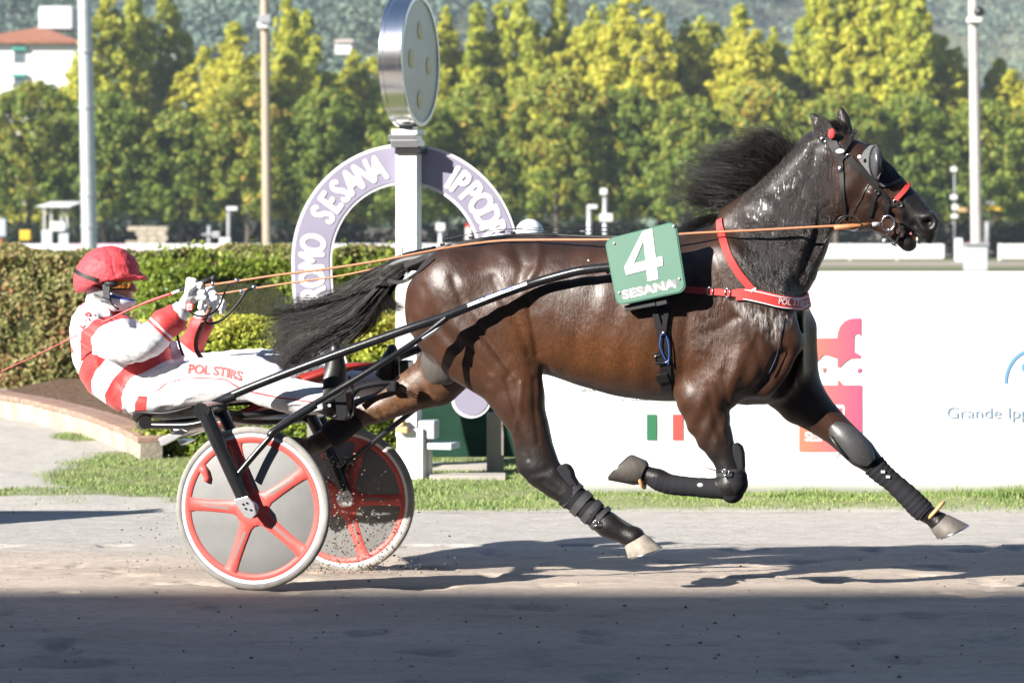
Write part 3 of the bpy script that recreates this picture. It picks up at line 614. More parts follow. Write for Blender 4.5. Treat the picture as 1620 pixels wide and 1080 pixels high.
# small posts, signs and huts under the trees
def post(px, py0, py1, D, w, m, label, head=None, name='lamp_post', cat='lamp post'):
    b = P(px, py1, D); b.z = -.1; o = empty(name, b); tag(o, label, cat); t = P(px, py0, D)-b
    MB().tube([Vector((0,0,0)), t], w, 10).build('pole', m, o, autos=.6)
    for (hx, hy, hw, hh, hm, nm) in (head or []):
        c = P(hx, hy, D-.12)-b; MB().box(c, (hw*D/FPX, .22, hh*D/FPX)).build(nm, hm, o, bevel=.02)
post(362, 335, 388, 143, .11, M_grey, 'small post with a flat white lamp left of the brown pole', [(367,330,17,6,M_white,'lamp_head')])
post(331, 357, 388, 143, .12, M_grey, 'short grey post with a side arm behind the driver hands', [(334,371,28,4,M_grey,'arm'), (342,371,11,8,M_white,'box')], 'post', 'post')
tag(boxpx(MB(), 347, 376, 364, 392, 142.5, .5).build('white_box', M_white, None, bevel=.02), 'small white box between the two short posts', 'box')
post(697, 366, 390, 143, .13, M_gal, 'short post with a square white sign right of the finish post', [(697,359,14,12,M_white,'sign_plate')], 'sign_post', 'sign')
post(741, 372, 390, 143, .12, M_gal, 'white and red marker post inside the horseshoe sign', [(741,370,9,22,M_white,'plate'), (741,357,9,7,M_red,'red_cap')], 'marker_post', 'marker post')
post(932, 330, 390, 120, .11, M_gal, 'short lamp post with a flat white head above the back of the horse', [(937,327,16,6,M_white,'lamp_head')])
post(957, 312, 390, 120, .10, M_gal, 'taller lamp post with a white cap and a box on its shaft', [(955,303,11,10,M_white,'lamp_head'), (959,344,20,12,M_white,'box')])
post(1562, 322, 390, 150, .14, M_grey, 'grey post with a yellow and white sign right of the pale pole', [(1565,329,40,8,M_yel,'yellow_plate'), (1568,321,16,6,M_white,'white_plate'), (1528,332,24,7,mat('tan_plate',(.5,.33,.16),.6),'tan_plate')], 'sign_post', 'sign')
post(1510, 262, 390, 149, .05, M_grey, 'thin post with four small white plates before the nose of the horse', [(1509,268,9,7,M_white,'plate'), (1509,312,10,7,M_white,'plate'), (1511,328,9,8,M_white,'plate'), (1510,342,10,6,M_white,'plate')], 'sign_post', 'sign')
post(2, 372, 395, 136, .10, mat('rusty_post', (.35,.12,.04), .8), 'grey notice board on a rusty leg at the left edge', [(1,360,17,28,mat('pale_blue_grey_sheet', (.40,.44,.50), .5),'sheet')], 'notice_board', 'notice board')
tag(boxpx(MB(), 31, 364, 48, 380, 143, .5).build('litter_bin', M_yel, None, bevel=.05), 'yellow litter bin under the trees at the left', 'litter bin')
sh = empty('shelter', P(88, 395, 141)); tag(sh, 'small shelter with a tilted pale flat roof and white lower panels', 'shelter')
def add(mbx, nm, m, par): o = mbx.build(nm, m, par, bevel=.01); o.location = -Vector(par.location); return o
D0 = 141; a_ = P(58, 326, D0); b_ = P(112, 326, D0); c_ = P(122, 318, D0); d_ = P(70, 318, D0)
mb = MB(); mb.add([a_, b_, c_+Vector((0,2.2,0)), d_+Vector((0,2.2,0))]+[v+Vector((0,0,-.06)) for v in (a_, b_, c_+Vector((0,2.2,0)), d_+Vector((0,2.2,0)))], [(0,1,2,3),(7,6,5,4),(0,4,5,1),(1,5,6,2),(2,6,7,3),(3,7,4,0)]); add(mb, 'roof', M_board, sh)
for px in (70, 81, 97, 106): add(boxpx(MB(), px-1.8, 325, px+1.8, 395, D0+.6, .12), 'leg', M_gal, sh)
for x0_, x1_ in ((66,82), (93,108)): add(boxpx(MB(), x0_, 364, x1_, 398, D0+.3, .06), 'panel', mat('pale_panel', (.55,.60,.62), .5), sh)
add(boxpx(MB(), 79, 351, 102, 365, D0+.1, .08), 'sign_plate', M_white, sh)
hut = empty('stone_hut', P(230, 400, 150)); tag(hut, 'pale stone block wall under the trees beside the helmet', 'stone wall'); bl = mat('pale_stone_block', (.50,.43,.34), .9, .2, var=.3, vscale=2)
for r in range(4):
    for k_ in range(4):
        if (r, k_) in ((1,0),(2,0)): continue
        xx = 199+k_*16+(r % 2)*3; o = boxpx(MB(), xx, 388-(r+1)*7.6+.5, xx+15.2, 388-r*7.6, 150, .5).build('stone_block', bl, hut, bevel=.03); o.location = -Vector(hut.location)
for (a0, b0, c0, d0) in ((1506,352,1516,362),(1556,348,1568,358),(1570,360,1582,372),(1524,358,1533,368),(1216,364,1226,374),(1290,350,1300,358)):
    tag(boxpx(MB(), a0, b0, c0, d0, 165.5, .4).build('wall_stone', bl, None, bevel=.06), {1506:'pale stone in the dark wall, just left of the pale pole',1556:'pale upper stone in the dark wall right of the pale pole',1570:'pale lower stone in the dark wall at the right edge',1524:'small pale stone in the wall close to the pale pole',1216:'pale stone in the wall behind the neck',1290:'pale stone in the wall under the jaw'}[a0], 'stone')
cn = MB(); c_ = P(1541, 384, 136); cn.lathe([(.22,0),(.21,.05),(.13,.06),(.03,.55),(.0,.56)], Matrix.Translation(c_), 16); cn.box(c_+Vector((0,0,.02)), (.5,.5,.04)); tag(cn.build('traffic_cone', M_red, None, autos=.5), 'small red traffic cone at the foot of the pale pole', 'traffic cone')
# parked car half hidden behind the fence
# house on the left
hs = empty('house', P(20, 200, 205)); tag(hs, 'white house with a low terracotta roof and green shutters at top left', 'house'); D0 = 205
M_hw = mat('white_house_wall', (.78,.78,.76), .8, .2, var=.06, vscale=.3); M_roof = mat('roof_tiles', (.36,.15,.09), .85, .2, var=.25, vscale=2, stretch=(1,1,1), bump=.08, bscale=6); M_shut = mat('green_shutter', (.03,.28,.22), .6)
add(boxpx(MB(), -60, 68, 118, 330, D0, 11), 'wall', M_hw, hs)
mb = MB(); z0 = P(0,66,D0).z; zt = P(0,34,D0).z; xa = P(-70,0,D0).x; xb = P(128,0,D0).x
mb.add([(xa,D0-.7,z0),(xb,D0-.7,z0),(xb,D0+11.7,z0),(xa,D0+11.7,z0),(xa+6,D0+5.5,zt),(xb-4.2,D0+5.5,zt),(xa,D0-.7,z0-.18),(xb,D0-.7,z0-.18),(xb,D0+11.7,z0-.18),(xa,D0+11.7,z0-.18)], [(0,1,5,4),(1,2,5),(2,3,4,5),(3,0,4),(6,7,1,0),(7,8,2,1),(8,9,3,2),(9,6,0,3),(9,8,7,6)]); rf = add(mb, 'roof', M_roof, hs)
o = boxpx(MB(), 61, 10, 114, 46, D0+4, 3).build('roof_cabin', mat('ribbed_white_sheet', (.62,.64,.64), .6, var=.12, vscale=3, stretch=(3,1,.01)), rf, bevel=.05); 
for (wx0, wy0, wx1, wy1) in ((20,76,40,100), (20,118,40,142)):
    f_ = add(boxpx(MB(), wx0, wy0, wx1, wy1, D0-.06, .1), 'window', mat('window_frame_white', (.6,.62,.62), .5), hs); boxpx(MB(), wx0+2, wy0+2, wx1-2, wy1-1, D0-.09, .02).build('pane', mat('window_glass', (.10,.13,.14), .1, .6), f_)
    add(boxpx(MB(), wx0-1, wy0-1, wx1+1, wy0+4, D0-.35, .3), 'shutter', M_shut, hs)
M_wallroof = mat('faded_roof', (.55,.45,.38), .9, .2, var=.15)
# distant pale houses among the poplars
for (x0_, y0_, x1_, y1_, D0, lab) in ((530,68,556,74,330,'small pale house on the hillside left of the round mirror'), (232,74,296,112,215,'white house wall glimpsed between the poplars at left'), (1100,104,1130,150,215,'white house glimpsed between the poplars above the mane'), (1432,-8,1450,2,520,'tiny house high on the right hillside')):
    h_ = empty('distant_house', P((x0_+x1_)/2, y1_, D0)); tag(h_, lab, 'house', 'pale houses behind the poplars')
    add(boxpx(MB(), x0_, y0_, x1_, y1_+12, D0, 6), 'wall', M_hw, h_); a, b = P(x0_-2, y0_, D0), P(x1_+2, y0_, D0)
    mb = MB(); mb.add([(a.x,D0-.4,a.z),(b.x,D0-.4,a.z),(b.x,D0+6.4,a.z),(a.x,D0+6.4,a.z),(a.x,D0+3,a.z+.7),(b.x,D0+3,a.z+.7)], [(0,1,5,4),(2,3,4,5),(1,2,5),(3,0,4),(3,2,1,0)]); add(mb, 'roof', M_wallroof, h_)
# ------------------------------------------------------------------ finish post, horseshoe sign and round mirror
DP = 17.0
fp = empty('finish_post', P(645, 755, DP)); fp.location.z = -.1; tag(fp, 'white square finish post standing in front of the horseshoe sign', 'finish post')
def addp(mbx, nm, m, par, **k): o = mbx.build(nm, m, par, **k); o.location = -Vector(par.location); return o
ry = -.28
def obox(x0, y0, x1, y1, D, dep, rz=ry):
    a, b = P(x0, y1, D), P(x1, y0, D); return MB().box(((a.x+b.x)/2, D, (a.z+b.z)/2), (abs(b.x-a.x), dep, abs(b.z-a.z)), rz)
addp(obox(629, 238, 664, 690, DP, .11), 'shaft', M_white, fp, bevel=.004)
addp(obox(632, 676, 676, 762, DP, .16), 'plinth', M_white, fp, bevel=.006)
addp(obox(664, 664, 692, 693, DP-.02, .12), 'junction_box', mat('pale_grey_plastic', (.45,.47,.50), .5), fp, bevel=.008)
addp(obox(672, 699, 722, 709, DP, .2), 'shelf', mat('pale_blue_grey', (.50,.56,.64), .5), fp, bevel=.004)
addp(obox(668, 693, 682, 762, DP+.02, .08), 'side_leg', M_white, fp, bevel=.004)
addp(obox(625, 664, 640, 672, DP-.1, .06), 'timber', mat('raw_timber', (.55,.36,.18), .8, var=.3, vscale=20), fp)
addp(obox(628, 674, 646, 684, DP-.1, .05), 'timber', mat('raw_timber', (.55,.36,.18), .8, var=.3, vscale=20), fp)
addp(obox(622, 222, 668, 234, DP-.02, .14), 'top_clamp', M_steel, fp, bevel=.004)
addp(obox(629, 232, 672, 244, DP-.01, .15), 'black_collar', M_black, fp, bevel=.004)
# horseshoe band
M_lilac = mat('lilac_sign_sheet', (.285,.265,.355), .5, .35, var=.06, vscale=3); M_lrim = mat('pale_sign_rim', (.72,.71,.76), .5)
hb = empty('horseshoe_sign', P(641, 650, DP+.06)); tag(hb, 'big lilac horseshoe arch sign lettered with the racecourse name', 'sign')
cxp, cyp = 641.0, 412.0
def shoe(t):                                             # t: angle from the top, clockwise, radians; returns centreline px
    a = t; R = 148.0
    if abs(a) <= math.pi*.5: return cxp+R*math.sin(a), cyp-R*1.03*math.cos(a)
    s = (abs(a)-math.pi*.5)/(1.18); s = min(s, 1.0); ang = s*.72; x = R-95*(1-math.cos(ang))*1.85; y = 247*math.sin(ang)/math.sin(.72)*.88
    return cxp+math.copysign(x, a), cyp+y
TE = math.pi*.5+1.18
ts = [(-TE+2*TE*i/160) for i in range(161)]; ctr = [shoe(t) for t in ts]
def band_poly(hw):
    L, R = [], []
    for i, (x, y) in enumerate(ctr):
        a, b = ctr[max(i-1,0)], ctr[min(i+1,160)]; tx, ty = b[0]-a[0], b[1]-a[1]; l = math.hypot(tx, ty); nx, ny = ty/l, -tx/l; L.append((x+nx*hw, y+ny*hw)); R.append((x-nx*hw, y-ny*hw))
    return L, R
def band(hw, D, th, cap=True):
    L, R = band_poly(hw); mb = MB(); n = len(L)
    endc = []
    for e, idx, sg in ((0,0,-1), (1,160,1)):
        x, y = ctr[idx]; a, b = (ctr[0], ctr[1]) if e == 0 else (ctr[160], ctr[159]); tx, ty = a[0]-b[0], a[1]-b[1]; l = math.hypot(tx, ty); tx /= l; ty /= l; nx, ny = -ty, tx
        endc.append([(x+(tx*math.sin(q)+nx*math.cos(q))*hw, y+(ty*math.sin(q)+ny*math.cos(q))*hw) for q in [math.pi*k/14 for k in range(1,14)]])
    rows = []
    for i in range(n): rows.append((L[i], R[i]))
    for d in (D, D+th):
        for l, r in rows: mb.v += [tuple(P(*l, D)+Vector((0,d-D,0))), tuple(P(*r, D)+Vector((0,d-D,0)))]
    for i in range(n-1):
        a = 2*i; mb.f += [(a, a+1, a+3, a+2), (2*n+a, 2*n+a+2, 2*n+a+3, 2*n+a+1), (a, a+2, 2*n+a+2, 2*n+a), (a+1, 2*n+a+1, 2*n+a+3, a+3)]
    for e in range(2):
        idx = 0 if e == 0 else 160; x, y = ctr[idx]; l, r = L[idx], R[idx]; pts = endc[e]
        if math.hypot(pts[0][0]-l[0], pts[0][1]-l[1]) > math.hypot(pts[-1][0]-l[0], pts[-1][1]-l[1]): pts = pts[::-1]
        poly = [l]+pts+[r]; b = len(mb.v)
        for d in (0, th):
            for q in poly: mb.v.append(tuple(P(*q, D)+Vector((0,d,0))))
        m = len(poly); mb.f += [tuple(b+k for k in range(m)), tuple(b+m+k for k in reversed(range(m)))]+[(b+k, b+m+k, b+m+k+1, b+k+1) for k in range(m-1)]
    return mb
addp(band(32, DP+.06, .03), 'rim', M_lrim, hb); addp(band(27.5, DP+.054, .005), 'band', M_lilac, hb)
# lettering along the band
M_letter = mat('white_letter', (.82,.82,.82), .5)
arc = [0.0]
for i in range(160): arc.append(arc[-1]+math.hypot(ctr[i+1][0]-ctr[i][0], ctr[i+1][1]-ctr[i][1]))
arc = np.array(arc); cxa = np.array([c[0] for c in ctr]); cya = np.array([c[1] for c in ctr]); mid_s = arc[80]
def letters(word, s_list, size):
    for li, (ch, s) in enumerate(zip(word, s_list)):
        x = float(np.interp(s, arc, cxa)); y = float(np.interp(s, arc, cya)); x2 = float(np.interp(s+2, arc, cxa)); y2 = float(np.interp(s+2, arc, cya)); l = math.hypot(x2-x, y2-y); tx, ty = (x2-x)/l, (y2-y)/l; nx, ny = ty, -tx
        fr = lambda u, v, d: P(x+tx*u+nx*v, y+ty*u+ny*v, DP+.06)-Vector((0,.009+.0012*(li%2)+d,0))
        vs, fs = text_polys(ch, 0.0); mx = (max(v.x for v in vs)+min(v.x for v in vs))/2; my_ = (max(v.y for v in vs)+min(v.y for v in vs))/2; mb = MB()
        for q, (ox, oy) in enumerate(((0,0),(-2,0),(2,0),(0,1.5),(0,-1.5),(-1.3,-1.2),(1.3,1.2))): mb.add([fr((v.x-mx)*size*.66+ox, (v.y-my_)*size+oy, .0002*q) for v in vs], fs)
        me = bpy.data.meshes.new('letter'); me.from_pydata(mb.v, [], mb.f); o = link('letter', me, M_letter, hb); o.location = -Vector(hb.location)
nL = 29.5
def word_from(s0, word, adv, size):
    s = s0; L = []
    for ch in word: w = {'I': .5, 'M': 1.28, 'O': 1.02}.get(ch, 1.0)*adv; L.append(s+w/2); s += w
    letters(word, L, size); return s
word_from(mid_s-172, 'SESANA', 23.2, 56)
word_from(mid_s-197-8.82*24, 'IPPODROMO', 24, 56)
word_from(mid_s+73, 'IPPODROMO', 22.6, 56); word_from(mid_s+66+8.82*23.2+26, 'SESANA', 22.5, 54)
for px in (783,): tag(obox(770, 652, 797, 757, DP+.4, .12, 0).build('timber_post', mat('grey_timber', (.30,.28,.25), .85, var=.25, vscale=6, stretch=(1,1,.2), bump=.003, bscale=40), None, bevel=.004), 'grey timber post under the right end of the horseshoe', 'post')
tag(obox(487, 652, 512, 757, DP+.4, .12, 0).build('timber_post', bpy.data.materials['grey_timber'], None, bevel=.004), 'grey timber post under the left end of the horseshoe, behind the sulky', 'post')
gp = empty('green_screen', P(760, 735, DP+.9)); tag(gp, 'dark green fabric screen behind the finish post', 'screen')
addp(obox(666, 520, 862, 722, DP+.9, .05, 0), 'sheet', mat('dark_green_sheet', (.012,.05,.03), .8, .2, var=.3, vscale=5), gp)
tag(obox(849, 562, 859, 760, 16.6, .08, 0).build('banner_stake', mat('tan_timber', (.42,.35,.26), .85), None, bevel=.004), 'tan timber stake at the left end of the white banner', 'stake')
for i, (sx, sy, sw, z) in enumerate(((728,742,110,.04),(740,757,120,.03))):
    g_ = G(sx, sy); tag(MB().box((g_.x, g_.y, -.1+z/2), (sw*g_.y/FPX,.22,z)).build('timber_plank', mat('grey_plank', (.42,.39,.35), .85, var=.2, vscale=8, stretch=(.2,1,1)), None, bevel=.004), ['grey plank lying behind the finish post, the farther one','grey plank lying by the post foot, the nearer one'][i], 'plank')
# round drum mirror on top
M_mirror = mat('brushed_steel_drum', (.70,.70,.70), .20, .5, metal=1.0, bump=.001, bscale=12, stretch=(.1,.1,1))
dr = empty('finish_mirror', P(645, 212, DP)); tag(dr, 'round steel finish mirror drum turned sideways on top of the white post', 'mirror')
Rr = 104*DP/FPX; yaw = math.radians(75); cen = P(648, 97, DP); ax = Vector((math.sin(yaw), -math.cos(yaw), 0)); Md = Matrix.Translation(cen)@ax.to_track_quat('Z','Y').to_matrix().to_4x4(); hd_ = 37*DP/FPX/math.sin(yaw)/2
mb = MB().lathe([(0,-hd_),(Rr*.99,-hd_),(Rr,-hd_+.004),(Rr,-hd_+.03),(Rr-.006,-hd_+.034),(Rr-.006,hd_-.034),(Rr,hd_-.03),(Rr,hd_-.004),(Rr-.004,hd_),(Rr-.03,hd_),(Rr-.03,hd_-.012)], Md, 96); addp(mb, 'drum', M_mirror, dr, autos=.5)
addp(MB().lathe([(Rr-.03,hd_-.011),(Rr*.5,hd_-.008),(0,hd_-.008)], Md, 96), 'face', mat('milky_face', (.62,.60,.50), .35, .5, var=.15, vscale=2), dr, smooth=True)
for a_, b_ in ((0,.46),(0,-.58),(-.5,-.05),(.5,0)):
    c = Md@Vector((0,0,hd_-.004)); 
    up_ = Vector((0,0,1)); sd_ = ax.cross(up_).normalized(); c = c+up_*b_*Rr+sd_*a_*Rr*.9
    mb = MB().lathe([(.062,-.001),(.05,.003),(0,.004)], Matrix.Translation(c)@ax.to_track_quat('Z','Y').to_matrix().to_4x4(), 20); addp(mb, 'amber_lamp', mat('amber_lens', (.72,.60,.34), .5), dr, smooth=True)
addp(obox(624, 205, 667, 214, DP, .16), 'bracket', M_white, dr, bevel=.004); addp(obox(618, 214, 664, 224, DP, .14), 'bracket', M_steel, dr, bevel=.004); addp(obox(634, 196, 658, 207, DP, .1), 'neck', M_steel, dr, bevel=.004)
# white globe on a short post behind the horse
gl = empty('globe_lamp', P(838, 760, 16.9)); tag(gl, 'white globe lamp showing just above the back of the horse', 'lamp'); addp(MB().ball(P(838, 369, 16.9), 22.5*16.9/FPX, 32), 'globe', mat('opal_globe', (.72,.78,.84), .3, .5), gl, smooth=True)
addp(MB().tube([P(838,760,16.9), P(838,388,16.9)], .03, 12), 'pole', M_grey, gl)
# ------------------------------------------------------------------ white advertising banner
DB = 16.0
bn = empty('banner', P(1240, 780, DB)); tag(bn, 'long white advertising banner with a pink horse logo and a small flag', 'banner')
def wav(px, py): return .005*math.sin(px*.013+py*.004)
def bp(px, py, D=DB): return P(px, py, D)+Vector((0,wav(px,py),0))
M_ban = mat('white_banner_vinyl', (.80,.80,.79), .45, .4); nx = 80; nz = 12; V = []
for i in range(nx+1):
    for j in range(nz+1):
        px = 858+(1800-858)*i/nx; py = 429.5+(781-429.5)*j/nz; p = P(px, py, DB); p.y += wav(px, py); V.append(p)
F = [(i*(nz+1)+j, i*(nz+1)+j+1, (i+1)*(nz+1)+j+1, (i+1)*(nz+1)+j) for i in range(nx) for j in range(nz)]
bo = addp(MB().add(V, F), 'sheet', M_ban, bn, smooth=True); sm = bo.modifiers.new('thickness', 'SOLIDIFY'); sm.thickness = .004; sm.offset = -1
for px in (866, 1060, 1250, 1440, 1630): addp(MB().tube([bp(px,790,DB+.06), bp(px,433,DB+.06)], .018, 8), 'stake', M_gal, bn)
addp(MB().tube([bp(858,431.5,DB+.035), bp(1800,431.5,DB+.035)], .012, 8), 'top_rail', M_gal, bn)
PR = .010
def flat(poly, nm, m, dd=0.0):
    mb = MB(); mb.add([bp(x, y, DB)-Vector((0,PR+dd,0)) for x, y in poly], [tuple(range(len(poly)))]); o = addp(mb, nm, m, bn); return o
flat([(1023,655),(1038.5,655),(1038.5,695.5),(1023,695.5)], 'flag_green', mat('flag_green', (.03,.16,.08), .5)); flat([(1064,655),(1080,655),(1080,695.5),(1064,695.5)], 'flag_red', mat('flag_red', (.62,.08,.07), .5))
def grad_mat(name, a, c, x0, x1):
    m = bpy.data.materials.new(name); N, L, b, tc, noise, ramp, mix, mt, bump, attr = node_tools(m); sx = N.new('ShaderNodeSeparateXYZ'); L.new(tc.outputs['Object'], sx.inputs[0]); r = N.new('ShaderNodeMapRange'); r.inputs['From Min'].default_value = x0; r.inputs['From Max'].default_value = x1; L.new(sx.outputs[0], r.inputs['Value']); L.new(mix(r.outputs[0], a, c), b.inputs['Base Color']); b.inputs['Roughness'].default_value = .5; return m
gx0 = P(1264,600,DB).x; gx1 = P(1363,600,DB).x; M_grad = grad_mat('orange_to_pink', (.62,.17,.10), (.60,.07,.15), gx0, gx1)
sq = flat([(1264,609),(1363,609),(1363,713.5),(1264,713.5)], 'logo_square', M_grad)
lg = [(1282,570),(1283,548),(1286,540),(1292,535),(1324,534.5),(1325,526),(1329,516),(1336,508),(1345,504),(1361.5,503),(1361.5,532),(1357,527),(1352,529),(1350.5,535),(1350.5,556),(1354,558),(1360,561),(1361.5,566),(1345,567),(1338,571),(1332,577),(1327,581),(1324.5,580),(1324.5,567),(1316,564),(1306,561),(1301,562),(1297,567),(1290,573),(1279,579),(1276,579),(1280,574)]
flat(lg, 'logo_horse', M_grad)
flat([(1301,582),(1307,581),(1305,586),(1302,591)], 'logo_hoof', M_grad, .001); flat([(1357,583),(1363,582),(1361,588),(1356,590)], 'logo_hoof', M_grad, .001); flat([(1325,600),(1331,606),(1331,609),(1325,609)], 'logo_hoof', M_grad, .001)
def btext(s, cx, cy, size, m, **k):
    fr = lambda u, v, d: bp(cx+u, cy-v, DB)-Vector((0,PR+.0015+d,0)); o = text_on(s, fr, size, 'lettering', m, bn, **k); o.location = -Vector(bn.location); return o
M_inkw = mat('white_ink', (.80,.80,.80), .5)
btext('SESANA', 1304, 690, 20, M_inkw, bold=.03, width=62); flat([(1271,675),(1282,675),(1282,677.5),(1271,677.5)], 'lettering', M_inkw, .004)
flat([(1300,640),(1334,640),(1336,643),(1336,662),(1333,662),(1333,645),(1300,645)], 'logo_mark', M_inkw, .004)
M_blue = mat('pale_blue_ink', (.13,.30,.62), .5); M_slate = mat('slate_blue_ink', (.28,.38,.50), .5)
arcp = []; ci = (1632,606)
for k in range(25): a = math.pi*(1.0-k/24*.62); arcp.append((ci[0]+44*math.cos(a), ci[1]-54*math.sin(a)))
for k in reversed(range(25)): a = math.pi*(1.0-k/24*.62); arcp.append((ci[0]+39.5*math.cos(a), ci[1]-49*math.sin(a)))
flat(arcp, 'logo_arc', M_blue); flat([(1624+9*math.cos(q*.45), 581-9*math.sin(q*.45)) for q in range(14)], 'logo_dot', M_blue)
btext('Grande Ippodromo', 1610, 655, 26, M_slate, width=226)
M_ink = mat('black_ink', (.03,.03,.035), .5); 
for x_ in (919,924,931,937,983,999,1005,1011,1016,1021): flat([(x_,616 if x_<950 else 631),(x_+3.2,616 if x_<950 else 631),(x_+3.2,618 if x_<950 else 633),(x_,618 if x_<950 else 633)], 'print_mark', M_ink, .002)

# mud flecks splashed on the lower half of the banner, seams between its lengths
fl = MB(); rgf = random.Random(5)
for i in range(150):
    x_ = 870+rgf.random()*740; y_ = 776-abs(rgf.gauss(0,1))*26; w_ = 2+rgf.random()*9; h_ = .5+rgf.random()*.9; a_ = rgf.uniform(-.25,.15)
    fl.add([bp(x_-w_/2, y_+a_*w_)-Vector((0,.003,0)), bp(x_+w_/2, y_-a_*w_)-Vector((0,.003,0)), bp(x_+w_/2, y_-a_*w_-h_)-Vector((0,.003,0)), bp(x_-w_/2, y_+a_*w_-h_)-Vector((0,.003,0))], [(0,1,2,3)])
o = fl.build('mud_flecks', mat('mud_fleck', (.28,.26,.22), .9), bn); o.location = -Vector(bn.location); o['kind'] = 'stuff'
for x_ in (1062, 1441): flat([(x_,431),(x_+1.6,431),(x_+1.6,779),(x_,779)], 'seam', mat('seam_grey', (.50,.50,.51), .6), -.006)
# unseen low board, added beyond the left edge to cast the shadow on the grit
lb = empty('shadow_board', (-6.9, 14.12, -.1)); tag(lb, 'low white board added out of view to cast the shadow on the pale grit', 'board'); MB().box((0,0,.40), (7.4,.05,.62)).build('panel', M_board, lb, bevel=.004)
for x_ in (-3.6,-1.2,1.2,3.6): MB().box((x_,.05,.36), (.07,.05,.76)).build('post', M_board, lb)
# ------------------------------------------------------------------ air between the camera and the hills
hz = MB().box((0,365,59.4), (1300,802,121.2)).build('haze', None, None); hm = bpy.data.materials.new('thin_haze'); hm.use_nodes = True; hn = hm.node_tree; hn.nodes.clear()
hv = hn.nodes.new('ShaderNodeVolumePrincipled'); hv.inputs['Color'].default_value = (.74,.85,1.0,1); hv.inputs['Density'].default_value = .0003; ho = hn.nodes.new('ShaderNodeOutputMaterial'); hn.links.new(hv.outputs[0], ho.inputs['Volume'])
hz.data.materials.append(hm); tag(hz, kind='stuff'); hz['label'] = 'thin bluish air over the racecourse and the hills'; hz['category'] = 'haze'
